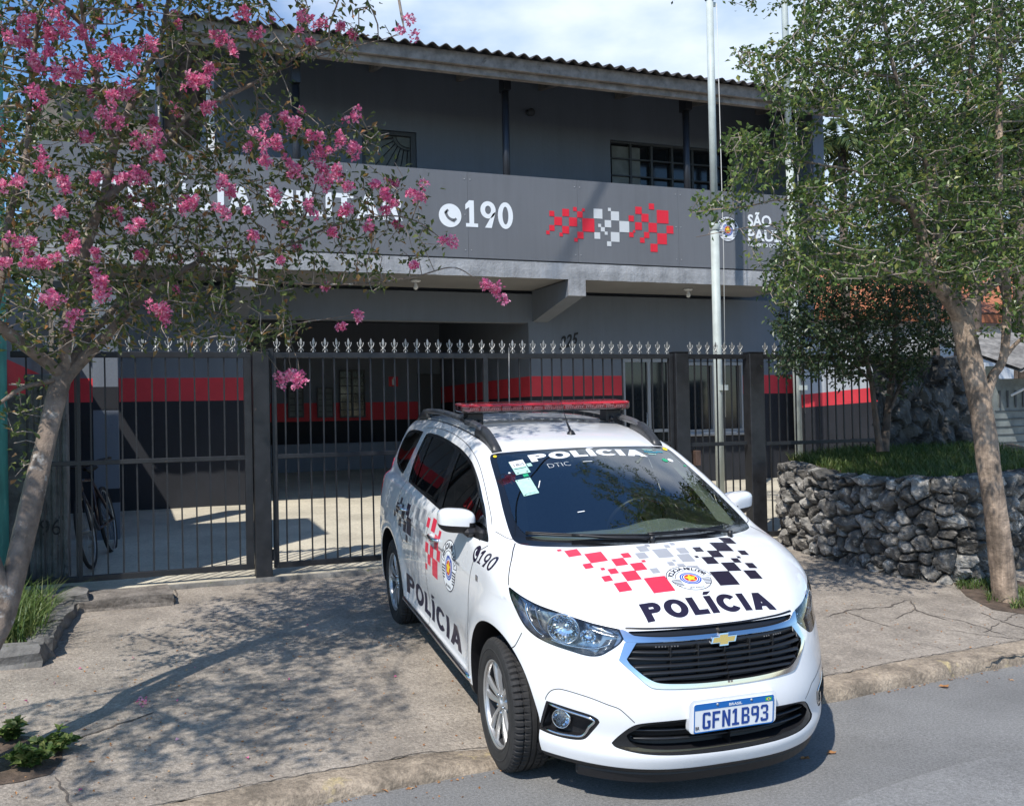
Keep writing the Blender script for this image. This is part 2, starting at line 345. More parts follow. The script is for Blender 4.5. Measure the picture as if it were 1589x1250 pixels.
# kerb: profile swept along x, rounded and slightly broken
def kerb():
    m = MB(); xk = np.concatenate([np.arange(-12, 14.01, .06)]); n = 0; prof = [(-.035, -.05), (-.03, .01), (-.018, .035), (.005, .052), (.03, .060), (.12, .062), (.175, .0625), (.20, .058)]
    vs = []
    for x in xk:
        j = ((x+.37) % 1.0); gap = .012*math.exp(-((j-.5)/.012)**2)
        w = .006*math.sin(x*9.1)+.004*math.sin(x*23.7); yk = float(kerb_y(x)); up = float(gzn(x, yk+.185))-.0615
        for (a, b) in prof: vs.append((x, yk+a+w*(b < .05)+gap*.5, b+(up if b > .02 else 0)-gap*(b > 0)+.003*math.sin(x*5.3+a*30)*(a < .1)))
    k = len(prof)
    fs = [(i*k+a, (i+1)*k+a, (i+1)*k+a+1, i*k+a+1) for i in range(len(xk)-1) for a in range(k-1)]
    m.add(vs, fs, True); o = m.build('kerb', m_['kerb']); tag(o, kind='structure')
kerb()
def ribbon_on(m, pts, w, zf, lift=.0035, jit=.012):
    "thin irregular crack ribbon lying on a ground surface"
    P = []
    for a, b in zip(pts[:-1], pts[1:]):
        a = np.array(a, float); b = np.array(b, float); L = np.linalg.norm(b-a); n = max(2, int(L/.035)); nrm = np.array([-(b-a)[1], (b-a)[0]])/L
        for i in range(n): P.append(a+(b-a)*i/n+nrm*nr.uniform(-jit, jit))
    P.append(np.array(pts[-1], float)); vs = []; k = len(P)
    for i, p in enumerate(P):
        t = P[min(i+1, k-1)]-P[max(i-1, 0)]; t = t/(np.linalg.norm(t)+1e-9); nn = np.array([-t[1], t[0]])
        ww = w*nr.uniform(.4, 1.3)*(1-.7*abs(2*i/(k-1)-1)**4)
        for s in (-1, 1):
            q = p+nn*ww*s*.5; vs.append((q[0], q[1], float(zf(q[0], q[1]))+lift))
    m.add(vs, [(2*i, 2*i+2, 2*i+3, 2*i+1) for i in range(k-1)])
def gp(u, v):
    "photo pixel on the sloping pavement"
    d = pix(u, v); t = (.06-.063*4.6-CAM_H)/(d[2]-.063*d[1]); return (d[0]*t, d[1]*t)
def cracks(m):
    m.mat(1)
    L = lambda s: [gp(*p) for p in s]
    for s, w in (([(1281, 956), (1316, 947), (1345, 944), (1380, 942), (1400, 933), (1413, 930)], 0.016), ([(1316, 950), (1345, 961), (1372, 970), (1385, 972)], .012),
                 ([(1413, 931), (1420, 946), (1440, 953), (1470, 962)], .016), ([(1420, 946), (1402, 953), (1390, 960)], .010), ([(1440, 953), (1500, 965), (1560, 985), (1589, 990)], .008),
                 ([(1520, 950), (1555, 964), (1600, 977)], .014), ([(1555, 964), (1580, 950)], .010), ([(1553, 966), (1525, 981)], .009), ([(1470, 976), (1520, 984), (1600, 992)], .008),
                 ([(1400, 996), (1440, 1000), (1470, 1008)], .006), ([(1530, 1026), (1548, 1020), (1600, 1010)], .016),
                 ([(84, 1204), (100, 1226), (112, 1250), (118, 1275)], .012), ([(296, 1250), (330, 1243), (352, 1238)], .010), ([(110, 1150), (190, 1122), (240, 1105)], .018), ([(58, 1146), (110, 1150)], .02),
                 ([(0, 1134), (60, 1146)], .012), ([(265, 940), (275, 920), (268, 905)], .012)):
        ribbon_on(m, L(s), w, gzn)
    # dark joint where kerb and slab meet
    ribbon_on(m, [(x, float(kerb_y(x))+.192) for x in np.arange(-4, 9, .8)], .006, gzn, .0035, .01)
ys = np.concatenate([np.linspace(0, 1, 48)])
def pav(m): cracks(m)
op = grid_mesh('pavement', np.arange(-14, 14.1, .12), ys, lambda X, Y: 0*X, [m_['pavement'], m_['crack']])
for v in op.data.vertices:
    y0 = float(kerb_y(v.co.x))+.185; y = y0+(8.72-y0)*v.co.y; v.co.y = y; v.co.z = float(gzn(v.co.x, y))
mc = MB(); cracks(mc)
oc = mc.build('pavement_cracks', [m_['pavement'], m_['crack']], fix=False)
bmj = bmesh.new(); bmj.from_mesh(op.data); bmj.from_mesh(oc.data); bmj.to_mesh(op.data); bmj.free(); bpy.data.objects.remove(oc)
def yz(Y): return .365+.058*(Y-8.8)
xs = np.arange(-14, 16.1, .3)
grid_mesh('yard_floor', xs, np.arange(8.72, 20.1, .3), lambda X, Y: yz(Y)+lump(X, Y, .004, 4), m_['yard'])
mb = MB(); vs = []
for x in np.arange(-14, 14.1, .1):
    w = .012*math.sin(x*7)+.008*math.sin(x*17)
    vs += [(x, 8.70+w, gz(8.7)-.02), (x, 8.70+w*.8, yz(8.72)-.006), (x, 8.73, yz(8.73)+.001)]
k = len(vs)//3; mb.add(vs, [(3*i+a, 3*i+3+a, 3*i+4+a, 3*i+1+a) for i in range(k-1) for a in range(2)], True)
tag(mb.build('yard_step', m_['kerb_stone']), kind='structure')
# ================================================================ STATION BUILDING
WY, PY = 13.3, 12.0       # wall plane, balcony front plane
B = tag(empty('police_station', (5, 13.3, .6)), 'two storey dark grey police station with long balcony sign panel and corrugated roof', 'building')
BI = Matrix.Translation((-5, -13.3, -.6))
def part(m, name, mat, parent=None, **k):
    o = m.build(name, mat, **k); o.parent = parent or B
    if (parent or B) is B: o.matrix_parent_inverse = BI
    return o
def banded(m, x0, x1, y0, y1, z0=0.45, z1=3.57, zr0=2.03, zr1=2.335):
    m.mat(1).box(x0, x1, y0, y1, z0, zr0); m.mat(2).box(x0, x1, y0, y1, zr0, zr1); m.mat(0).box(x0, x1, y0, y1, zr1, z1)
# ground-floor wall with openings
m = MB(); B3 = [m_['wall_gray'], m_['wall_black'], m_['wall_red']]
banded(m, -1.1, 1.23, WY, WY+.2)
banded(m, 5.36, 6.93, WY, WY+.2)
m.mat(0).box(1.23, 5.36, WY, WY+.2, 3.14, 3.57)
m.mat(0).box(6.93, 7.80, WY, WY+.2, 2.62, 3.57)                     # over the door
banded(m, 7.80, 8.03, WY, WY+.2)
m.mat(0).box(8.03, 9.13, WY, WY+.2, 2.56, 3.57); m.mat(1).box(8.03, 9.13, WY, WY+.2, .45, 1.40)
banded(m, 9.13, 10.6, WY, WY+.2)
part(m, 'lower_wall', B3)
# garage interior
m = MB()
m.mat(0).box(1.03, 1.23, WY+.2, 18.0, 2.335, 3.57); m.mat(2).box(1.03, 1.23, WY+.2, 18.0, 2.03, 2.335); m.mat(1).box(1.03, 1.23, WY+.2, 18.0, .5, 2.03)
m.mat(0).box(5.36, 5.56, WY+.2, 18.0, 2.335, 3.57); m.mat(2).box(5.36, 5.56, WY+.2, 18.0, 2.03, 2.335); m.mat(1).box(5.36, 5.56, WY+.2, 18.0, .5, 2.03)
m.mat(1).box(1.23, 5.36, 18.0, 18.2, .5, 1.72); m.mat(2).box(1.23, 5.36, 18.0, 18.2, 1.72, 2.06); m.mat(0).box(1.23, 5.36, 18.0, 18.2, 2.06, 3.57)
m.mat(0).box(-1.1, 10.6, WY+.2, 18.2, 3.57, 3.8)
part(m, 'garage_walls', B3)
def window(X0, X1, Z0, Z1, Y, nx, nz, fw=.035, mf='frame_gray', glass='window_dark', dep=.06, rows=None, name='window'):
    w = MB(); w.box(X0, X1, Y+.02, Y+.035, Z0, Z1)
    f = part(w, name, m_[glass]); g = MB()
    g.box(X0, X1, Y-dep, Y+.015, Z0, Z0+fw); g.box(X0, X1, Y-dep, Y+.015, Z1-fw, Z1)
    for i in range(nx+1):
        x = X0+(X1-X0)*i/nx; g.box(max(X0, x-fw/2), min(X1, x+fw/2), Y-dep+.003, Y+.012, Z0+fw, Z1-fw)
    for j in range(1, nz):
        z = Z0+(Z1-Z0)*j/nz; g.box(X0+fw, X1-fw, Y-dep+.008, Y+.010, z-fw*.3, z+fw*.3)
    fo = g.build('window_frame', m_[mf], f); return f
# openings seen deep inside the garage
for (u0, v0, u1, v1, nx, nz, gl) in ((447, 598, 470, 648, 2, 5, 'curtain'), (492, 601, 516, 648, 2, 5, 'curtain'), (527, 574, 565, 648, 2, 6, 'window_dark')):
    a = at_y(u0, v1, 17.98); b = at_y(u1, v0, 17.98); window(a[0], b[0], a[2], b[2], 17.93, nx, nz, .03, 'frame_dark', gl, .03)
a = at_y(650, 710, 17.98); b = at_y(712, 580, 17.98); m = MB(); m.box(a[0], b[0], 17.93, 17.97, .7, b[2]); d = part(m, 'door', m_['frame_dark'])
m = MB(); m.tube([(a[0]+.12, 17.88, 1.55), (a[0]+.24, 17.88, 1.55)], .015); m.build('door_handle', m_['silver'], d)
# counter / low wall inside
m = MB(); m.box(1.23, 4.9, 17.0, 17.3, .5, 1.32); part(m, 'inner_low_wall', m_['wall_gray'])
# entrance door, windows in the front wall
m = MB(); m.box(6.95, 7.78, WY+.06, WY+.10, .6, 2.60); d = part(m, 'entrance_door', m_['window_dark'])
m = MB()
for x in (6.935, 7.38, 7.745): m.box(x, x+.05, WY+.02, WY+.055, .6, 2.55)
m.box(6.935, 7.795, WY+.024, WY+.052, 2.55, 2.615); m.box(6.95, 7.79, WY+.03, WY+.05, 1.44, 1.49)
m.build('door_frame', m_['frame_gray'], d)
m = MB(); m.tube([(7.34, WY-.01, 1.3), (7.34, WY-.01, 1.75)], .012); m.build('door_handle', m_['silver'], d)
window(8.03, 9.13, 1.41, 2.55, WY+.05, 2, 1, .055, 'frame_gray')
m = MB(); m.box(7.98, 9.18, WY-.05, WY-.002, 1.36, 1.405, .008); part(m, 'window_sill', m_['ledge'])
# upper wall with door and window
m = MB(); UZ0, UZ1 = 3.85, 6.78
m.box(.89, 2.88, WY, WY+.2, UZ0, UZ1); m.box(3.68, 6.80, WY, WY+.2, UZ0, UZ1); m.box(9.05, 9.9, WY, WY+.2, UZ0, UZ1)
m.box(2.88, 3.68, WY, WY+.2, 5.86, UZ1); m.box(6.80, 9.05, WY, WY+.2, 6.02, UZ1); m.box(6.80, 9.05, WY, WY+.2, UZ0, 4.95)
m.prism([(PY+.1, UZ0), (WY, UZ0), (WY, 6.78), (PY+.1, 6.50)], lambda u, v, w: (9.7+w, u, v), .2)
part(m, 'upper_wall', m_['wall_gray'])
m = MB(); m.box(.80, .885, WY-.03, WY+.17, UZ0, 6.2); part(m, 'white_door_jamb', m_['white_paint'])
m = MB(); m.box(-.6, 9.9, 18.0, 18.2, UZ0, 6.5); m.box(9.7, 9.9, WY+.2, 18.0, UZ0, 6.5); m.box(.89, 1.09, WY+.2, 18, UZ0, 6.5); part(m, 'rear_wall', m_['wall_gray'])
# balcony door: glass with a wrought-iron sun
m = MB(); m.box(2.92, 3.62, WY+.08, WY+.11, 3.9, 5.80); d = part(m, 'balcony_door', m_['curtain'])
m = MB()
for a in ((2.885, 2.935, 3.9, 5.85), (3.60, 3.672, 3.9, 5.85), (2.935, 3.60, 5.80, 5.85)): m.box(a[0], a[1], WY+.02, WY+.075, a[2], a[3])
m.build('door_frame', m_['frame_dark'], d)
m = MB(); cxn, czn = 3.585, 5.79
for R_ in (.15, .19): m.tube([(cxn-R_*math.cos(t)*1.3, WY+.05, czn-R_*math.sin(t)) for t in np.linspace(0, math.pi/2, 9)], .007, 5)
for t in np.linspace(.12, 1.45, 7): m.tube([(cxn-.19*1.3*math.cos(t), WY+.05, czn-.19*math.sin(t)), (cxn-.62*math.cos(t)*1.05, WY+.05, czn-.9*math.sin(t))], .007, 5)
m.build('iron_grille', m_['pole_black'], d)
window(6.80, 9.05, 4.95, 6.02, WY+.09, 6, 4, .035, 'frame_dark', 'window_dark', .06)
m = MB(); m.box(6.86, 7.36, WY+.075, WY+.085, 5.0, 5.95); part(m, 'window_curtain', m_['curtain'])
# balcony slab, ledge, parapet, sign panel
m = MB(); m.box(-1.32, 9.32, PY+.002, WY-.002, 3.62, 3.83); m.box(-1.1, 9.32, WY+.002, 18, 3.8, 3.85); part(m, 'balcony_slab', m_['soffit'])
m = MB(); n = 90; vs = []
for i in range(n+1):
    x = -1.36+(9.36+1.36)*i/n; w = .004*math.sin(i*1.9)+.004*nr.uniform(-1, 1)
    vs += [(x, PY, 3.606+w*.7), (x, PY-.045+w, 3.604+w*.7), (x, PY-.05+w, 3.72), (x, PY-.045+w*.5, 3.826), (x, PY, 3.829)]
m.add(vs, [(5*i+a, 5*i+5+a, 5*i+6+a, 5*i+1+a) for i in range(n) for a in range(4)]); part(m, 'ledge', m_['ledge'])
m = MB(); m.box(-1.30, 9.30, PY+.035, PY+.14, 3.835, 4.97); part(m, 'parapet', m_['wall_gray'])
sp = MB()
pe = [-1.30, -.2, 1.0, 2.36, 4.0, 5.6, 7.2, 8.6, 9.30]
for a, b in zip(pe[:-1], pe[1:]): sp.box(a+.0015, b-.0015, PY-.012, PY+.030, 3.852, 4.990)
SIGN = part(sp, 'sign_panel', m_['facade_panel'])
m = MB()
for a in pe[1:-1]:
    for z in (3.95, 4.42, 4.89):
        for dx in (-.04, .04): m.lathe([(.001, 0), (.009, 0), (.009, .004)], (a+dx, PY-.016, z), (0, 1, 0), 8)
m.build('panel_screws', m_['frame_gray'], SIGN)
def on_sign(u, v): return (u, PY-.0165, v)
def zq(x, y): return (680+x/4.1816, 300+y/4.1816)
red = [(718,115,750,150),(802,103,846,150),(872,90,896,118),(930,100,948,118),(898,120,934,158),(750,155,800,208),(846,157,898,216),(718,205,752,246),(802,213,846,263),(698,243,720,268),(784,257,806,280),(932,163,1010,252),(900,250,940,296),(880,290,902,315),
 (1363,66,1397,108),(1275,90,1317,135),(1415,108,1490,200),(1232,145,1266,184),(1315,135,1361,186),(1274,188,1318,240),(1361,192,1415,256),(1478,212,1522,262),(1260,240,1275,256),(1236,255,1264,284),(1332,252,1366,292),(1306,288,1336,322),(1418,260,1480,332),(1374,328,1420,381)]
wht = [(1005,102,1062,166),(1098,96,1117,117),(1117,117,1170,180),(1077,176,1119,222),(1035,200,1054,220),(1052,220,1078,250),(1172,182,1236,254),(1077,250,1096,270),(1010,254,1048,297),(1117,252,1173,317),(1092,312,1120,345)]
def squares(L, mat, name):
    m = MB()
    for (x0, y0, x1, y1) in L:
        c = at_y(*zq((x0+x1)/2, (y0+y1)/2), PY); s = at_y(*zq(x1, (y0+y1)/2), PY)[0]-at_y(*zq(x0, (y0+y1)/2), PY)[0]
        m.add([(c[0]-s/2, PY-.0165, c[2]-s/2), (c[0]+s/2, PY-.0165, c[2]-s/2), (c[0]+s/2, PY-.0165, c[2]+s/2), (c[0]-s/2, PY-.0165, c[2]+s/2)], [(0, 1, 2, 3)])
    m.build(name, mat, SIGN, fix=False)
# SIGN itself carries the building offset; children keep world numbers through its identity local frame
squares(red, m_['sign_red'], 'pixel_pattern'); squares(wht, m_['sign_gray'], 'pixel_pattern')
def sign_text(s, x0, x1, zb, cap, bold, name, mat='sign_white'):
    P, T = text_tris(s, 1.0, bold); w = P[:, 0].max()-P[:, 0].min(); h = 0.73
    P = P.copy(); P[:, 0] = (P[:, 0]-P[:, 0].min())/w*(x1-x0)+x0; P[:, 1] = P[:, 1]*cap/h+zb
    m = MB(); m.add([on_sign(*p) for p in P], T); return m.build(name, m_[mat], SIGN, fix=False)
def sign_heavy(s, x0, x1, zb, cap, **k):
    pts, F, _, _ = heavy_word(s, x0, x1, zb, cap, **k); m = MB(); m.add([on_sign(*p) for p in pts], F); return m.build('lettering', m_['sign_white'], SIGN, fix=False)
a = at_y(722, 352, PY); b = at_y(795, 319, PY); sign_heavy('190', a[0], b[0], a[2], b[2]-a[2]+.03, t=.22, h=.17, gap=.10)
a = at_y(160, 343, PY); b = at_y(624, 308, PY); sign_heavy('POLÍCIA MILITAR', -.48, b[0], at_y(600, 342, PY)[2], .31, t=.25, h=.19, gap=.13)
a = at_y(1160, 375, PY); sign_text('SÃO', a[0], a[0]+.42, a[2]+.24, .17, .03, 'lettering'); sign_text('PAULO', a[0], a[0]+.78, a[2]+.02, .17, .03, 'lettering')
sign_text('GOVERNO DO ESTADO', a[0], a[0]+.78, a[2]-.07, .055, .02, 'lettering')
# phone roundel
c = at_y(680+75/4.18, 300+145/4.18, PY); R0 = .155
m = MB(); n = 40; m.add([(c[0]+R0*math.cos(2*math.pi*i/n), PY-.0165, c[2]+R0*math.sin(2*math.pi*i/n)) for i in range(n)], [tuple(range(n))])
ph = m.build('phone_roundel', m_['sign_white'], SIGN, fix=False)
def phone_shape(frm, R_, m):
    "old telephone receiver, diagonal"
    pts = []
    for t in np.linspace(-1, 1, 13):
        w = .13+.10*abs(t)**3; x = .50*t*.72; y = -.50*t*.72; b = -.16*(1-t*t)
        cxp = x+b; cyp = y+b; pts.append((cxp, cyp, w))
    L = [(x-w*.7, y-w*.7) for x, y, w in pts]; Q = [(x+w*.5, y+w*.5) for x, y, w in pts]
    for i in range(12): m.add([frm(*[R_*k for k in L[i]]), frm(*[R_*k for k in L[i+1]]), frm(*[R_*k for k in Q[i+1]]), frm(*[R_*k for k in Q[i]])], [(0, 1, 2, 3)])
    for (x, y) in ((-.36, .36), (.36, -.36)):
        a_ = .20; m.add([frm(R_*(x+dx), R_*(y+dy)) for dx, dy in ((-a_*.2, -a_*1.1), (a_*1.2, a_*.35), (a_*.6, a_*1.0), (-a_*.85, -a_*.4))], [(0, 1, 2, 3)])
m = MB(); phone_shape(lambda u, v: (c[0]+u, PY-.0195, c[2]+v), R0, m); m.build('phone_symbol', m_['facade_panel'], ph, fix=False)
material('em_blue', (.03, .08, .40), .45); material('em_red', (.55, .02, .03), .45); material('em_yellow', (.85, .60, .03), .45); material('em_black', (.02, .018, .03), .45); material('em_white', (.82, .84, .86), .45)
def emblem_layers(ink='em_black', field='em_white'):
    "round badge in a shield-like outline: list of (points, faces, material, layer)"
    L = []
    def disc(r, mat, lay, cx=0, cy=0, n=40): L.append(([(cx+r*math.cos(2*math.pi*i/n), cy+r*math.sin(2*math.pi*i/n)) for i in range(n)], [tuple(range(n))], mat, lay))
    def ring(r0, r1, mat, lay, a0=0, a1=2*math.pi, n=40):
        pt = []; fc = []
        for i in range(n+1):
            a = a0+(a1-a0)*i/n; pt += [(r0*math.cos(a), r0*math.sin(a)), (r1*math.cos(a), r1*math.sin(a))]
        for i in range(n): fc.append((2*i, 2*i+1, 2*i+3, 2*i+2))
        L.append((pt, fc, mat, lay))
    # field: wide scroll head + round body
    pt = []
    for i in range(48):
        a = 2*math.pi*i/48; r = .86+(.14 if math.sin(a) > .12 else 0); pt.append((r*math.cos(a), r*math.sin(a)))
    L.append((pt, [tuple(range(48))], field, 0))
    ring(.965, 1.0, ink, 1, .13, math.pi-.13); ring(.60, .63, ink, 1, .13, math.pi-.13)
    ring(.83, .86, ink, 1, math.pi+.05, 2*math.pi-.05)
    for s in (-1, 1):
        L.append(([(s*.60, .08), (s*.99, .13), (s*.99, .16), (s*.60, .11)], [(0, 1, 2, 3)], ink, 1))
    for k in range(5):                                           # bars either side
        y = -.02-.105*k
        for s in (-1, 1):
            xo = math.sqrt(max(0, .82**2-y*y)); xi = max(.40, .46-.0*k)
            if xo > xi: L.append(([(s*xi, y), (s*xo, y), (s*xo, y-.055), (s*xi, y-.055)], [(0, 1, 2, 3)], ink, 1))
    disc(.45, 'em_blue', 2); disc(.385, 'em_white', 3); disc(.36, 'em_blue', 4); disc(.30, 'em_white', 5); disc(.27, 'em_red', 6)
    st = []
    for i in range(10):
        a = math.pi/2+math.pi*i/5; r = .27 if i % 2 == 0 else .13; st.append((r*math.cos(a), r*math.sin(a)))
    L.append((st+[(0, 0)], [(i, (i+1) % 10, 10) for i in range(10)], 'em_yellow', 7))
    # arched words
    txt = 'POLÍCIA MILITAR'
    for i, ch in enumerate(txt):
        if ch == ' ': continue
        P, T = text_tris(ch, .30, .012, 1.0); a = rad(158)-rad(136)*i/(len(txt)-1)
        c_, s_ = math.cos(a-math.pi/2), math.sin(a-math.pi/2); q = [(x*c_-(y+.69)*s_, x*s_+(y+.69)*c_) for x, y in P]
        L.append((q, [tuple(t) for t in T], ink, 2))
    P, T = text_tris('SÃO PAULO', .12, .004); L.append(([(x, y-.72) for x, y in P], [tuple(t) for t in T], ink, 2))
    return L
EMB = emblem_layers()
ce = at_y(1128, 357, PY); m = MB(); mats = ['em_white', 'em_black', 'em_blue', 'em_red', 'em_yellow']
for pts, fc, mt, lay in EMB: m.mat(mats.index(mt)); m.add([(ce[0]+u*.20, PY-.0165-.0012*lay, ce[2]+v*.20) for u, v in pts], fc)
m.build('badge', [m_[k] for k in mats], SIGN, fix=False)
# brackets under the balcony
for x0 in (5.43, 1.02):
    m = MB(); x1 = x0+.25
    pr_ = [(PY-.02, 3.60), (PY-.02, 3.385), (WY-.002, 3.15), (WY-.002, 3.612)]
    m.prism(pr_, lambda u, v, w, x0=x0: (x0+w, u, v), .25); part(m, 'bracket', m_['ledge'] if 0 else m_['wall_gray'])
    m = MB(); m.box(x0-.003, x1+.003, PY-.052, PY-.022, 3.38, 3.612); part(m, 'bracket_face', m_['ledge'])
m = MB(); m.box(-.55, -.30, 11.2, 11.45, yz(11.2)-.02, 3.2); c0 = part(m, 'column', m_['wall_gray'])
for z0_, z1_ in ((1.9, 2.15), (.9, 1.05)): m = MB(); m.box(-.553, -.297, 11.197, 11.453, z0_, z1_); m.build('column_band', m_['wall_black'], c0)
# balcony posts
for (x, zt) in ((.186, 6.30), (1.79, 6.3), (4.605, 6.5), (7.433, 6.5), (9.28, 6.45)):
    m = MB(); m.tube([(x, PY+.1, 4.5), (x, PY+.1, zt-.35)], .05, 16); m.box(x-.05, x+.05, PY+.0, PY+.2, zt-.34, zt-.02); part(m, 'balcony_post', m_['pole_black'])
# roof
def roofpart():
    m = MB(); X0, X1 = .28, 9.95; xs_ = np.arange(X0, X1, .0177); ysr = [(11.47, 6.435), (12.6, 6.665), (14.0, 6.95), (15.9, 7.33), (18.6, 6.8)]
    vs = []
    for (y, z) in ysr:
        for x in xs_: vs.append((x, y+.004*math.sin(x*3), z+.026*math.sin(2*math.pi*x/.177)))
    n = len(xs_); k = len(vs)
    vs2 = [(x, y, z-.008) for x, y, z in vs]
    F = [(j*n+i, j*n+i+1, (j+1)*n+i+1, (j+1)*n+i) for j in range(len(ysr)-1) for i in range(n-1)]
    F2 = [tuple(k+a for a in f[::-1]) for f in F]; E_ = [(i, i+1, k+i+1, k+i) for i in range(n-1)]
    m.add(vs+vs2, F+F2+E_, True); return m
ro = part(roofpart(), 'roof', m_['roof_tile'], fix=False)
m = MB(); m.box(.32, 9.9, 11.58, 11.64, 6.26, 6.425, .006); m.box(.32, 9.9, 11.65, 11.74, 6.175, 6.31, .006); part(m, 'fascia_board', m_['old_wood'])
m = MB()
for x in np.arange(.4, 9.9, 1.3): m.prism([(11.76, 6.33), (WY-.003, 6.66), (WY-.003, 6.76), (11.76, 6.43)], lambda u, v, w, x=x: (x+w, u, v), .06)
m.prism([(12.5, 6.50), (12.56, 6.51), (12.56, 6.60), (12.5, 6.59)], lambda u, v, w: (.33+w, u, v), 9.5)
part(m, 'rafters', m_['old_wood'])
# small lamps
for (u, v) in ((645, 437), (1068, 453)):
    p = at_z(u, v, 3.60); 
    y = min(max(p[1], 12.2), 13.1); p = at_y(u, v, 12.55); x = p[0]
    m = MB(); m.lathe([(.001, 0), (.065, 0), (.07, -.02), (.04, -.035)], (x, 12.55, 3.618), (0, 0, 1), 20); f = part(m, 'soffit_lamp', m_['white_paint'])
    m = MB(); m.lathe([(.018, 0), (.022, -.03), (.034, -.06), (.03, -.085), (.012, -.1), (.001, -.102)], (x, 12.55, 3.584), (0, 0, 1), 16); m.build('bulb', m_['white_paint'], f)
p = at_y(820, 175, WY); m = MB(); m.lathe([(.001, 0), (.05, 0), (.05, -.03), (.02, -.04), (.03, -.09), (.06, -.12), (.055, -.13), (.001, -.13)], (p[0], WY, p[2]), (0, 1, .25), 16); part(m, 'wall_lamp', m_['frame_dark'])
p = at_y(872, 535, WY); P, T = text_tris('225', .26, .006, .9, shear=.3); m = MB(); m.add([(p[0]-.0+x*.85+.1, WY-.004, p[2]+y+.22*x-.03) for x, y in P], T); part(m, 'house_number', m_['black_paint'], fix=False)
# fire extinguisher sign on the back wall, and a second thing on it
a = at_y(605, 599, 17.9); b = at_y(619, 584, 17.9); m = MB(); m.box(a[0], b[0], 17.975, 17.99, a[2], b[2]); o = m.build('extinguisher_sign', m_['sign_red'])
tag(o, 'small red fire extinguisher sign on the back wall of the garage', 'sign')
m = MB(); cx_ = (a[0]+b[0])/2; cz_ = (a[2]+b[2])/2; m.box(cx_-.03, cx_+.03, 17.965, 17.972, cz_-.07, cz_+.045); m.box(cx_-.012, cx_+.03, 17.965, 17.972, cz_+.05, cz_+.075); m.build('pictogram', m_['sign_white'], o)
# ================================================================ GATE AND FENCE
GY = 8.8
def bar_section(root, x0, x1, z_bot, z_mid, n, rail_t=.05, spears=True, zt=2.362, sp_n=None, bar_t=.013):
    m = MB(); m.box(x0, x1, GY-.02, GY+.02, zt-.05, zt, .003); m.build('top_rail', m_['steel_black'], root)
    if z_mid: m = MB(); m.box(x0+.003, x1-.003, GY-.018, GY+.018, z_mid-.02, z_mid+.02, .003); m.build('middle_rail', m_['steel_black'], root)
    m = MB(); m.box(x0, x1, GY-.02, GY+.02, z_bot-.025, z_bot+.025, .003); m.build('bottom_rail', m_['steel_black'], root)
    bm_ = MB(); bm_.box(-bar_t/2, bar_t/2, -bar_t/2, bar_t/2, z_bot+.02, zt-.045); b0 = None
    for i in range(n):
        x = x0+(x1-x0)*(i+1)/(n+1)
        if b0 is None: b0 = bm_.build('bar', m_['steel_black'], root); b = b0
        else: b = b0.copy(); COL.objects.link(b); b.parent = root
        b.location = (x, GY+.003, 0); b.rotation_euler = (rng.uniform(-.004, .004), rng.uniform(-.004, .004), 0)
    if spears:
        k = sp_n or int((x1-x0)/.102)
        for i in range(k):
            x = x0+(x1-x0)*(i+.5)/k; s = SPEAR.copy(); COL.objects.link(s); s.parent = root; s.location = (x, GY, zt); s.scale = (.88, .88, .93); s.rotation_euler = (0, rng.uniform(-.05, .05), rng.uniform(-.25, .25))
def spear_mesh():
    m = MB()
    m.lathe([(.008, 0), (.012, .006), (.007, .014), (.006, .03), (.012, .036), (.012, .044), (.006, .05), (.006, .075)], (0, 0, 0), (0, 0, 1), 8)
    # blade
    o = [(0, .148), (.010, .118), (.0135, .098), (.007, .078), (-.007, .078), (-.0135, .098), (-.010, .118)]
    m.add([(x, -.0045*(1 if 0 < i else .1), z) for i, (x, z) in enumerate(o)]+[(x, .0045*(1 if 0 < i else .1), z) for i, (x, z) in enumerate(o)], [tuple(range(7)), tuple(range(13, 6, -1))]+[(i, i+7, (i+1) % 7+7, (i+1) % 7) for i in range(7)])
    for s in (-1, 1):
        m.tube([(s*.003, 0, .045), (s*.018, 0, .062), (s*.030, 0, .085), (s*.031, 0, .104), (s*.020, 0, .100)], [.0045, .005, .005, .004, .002], 6)
        m.tube([(s*.004, 0, .040), (s*.018, 0, .030), (s*.026, 0, .016), (s*.018, 0, .010)], [.004, .0045, .004, .002], 6)
    return m
SPEAR = spear_mesh().build('spear_finial', m_['silver'])
g1 = tag(empty('driveway_gate', (0, 0, 0)), 'black barred gate leaf in front of the bicycle and fluted pillar', 'gate', 'gates and fences with silver spear tips')
bar_section(g1, -1.05, .868, .455, 1.425, 15, sp_n=18)
m = MB(); m.box(.80, .866, GY-.024, GY+.024, .43, 2.33, .003); m.build('stile', m_['steel_black'], g1); m = MB(); m.box(-.56, -.53, GY-.022, GY+.022, .45, 2.32); m.build('stile', m_['steel_black'], g1)
g2 = tag(empty('driveway_gate', (0, 0, 0)), 'long black barred sliding gate behind the police car', 'gate', 'gates and fences with silver spear tips')
bar_section(g2, 1.04, 5.165, .45, 1.425, 35, sp_n=38)
for x in (1.04, 3.06, 5.125): m = MB(); m.box(x, x+.045, GY-.023, GY+.023, .43, 2.36 if x != 3.06 else 2.35, .003); m.build('stile', m_['steel_black'], g2)
m = MB(); m.box(1.02, 1.045, GY-.05, GY-.02, .50, .60); m.box(1.015, 1.06, GY-.03, GY-.022, 2.30, 2.40); m.build('hinge', m_['steel_black'], g2)
g3 = tag(empty('pedestrian_gate', (0, 0, 0)), 'narrow black pedestrian gate beside the flagpole, right of the police car roof', 'gate', 'gates and fences with silver spear tips')
bar_section(g3, 5.345, 6.075, .45, 1.40, 7, sp_n=7)
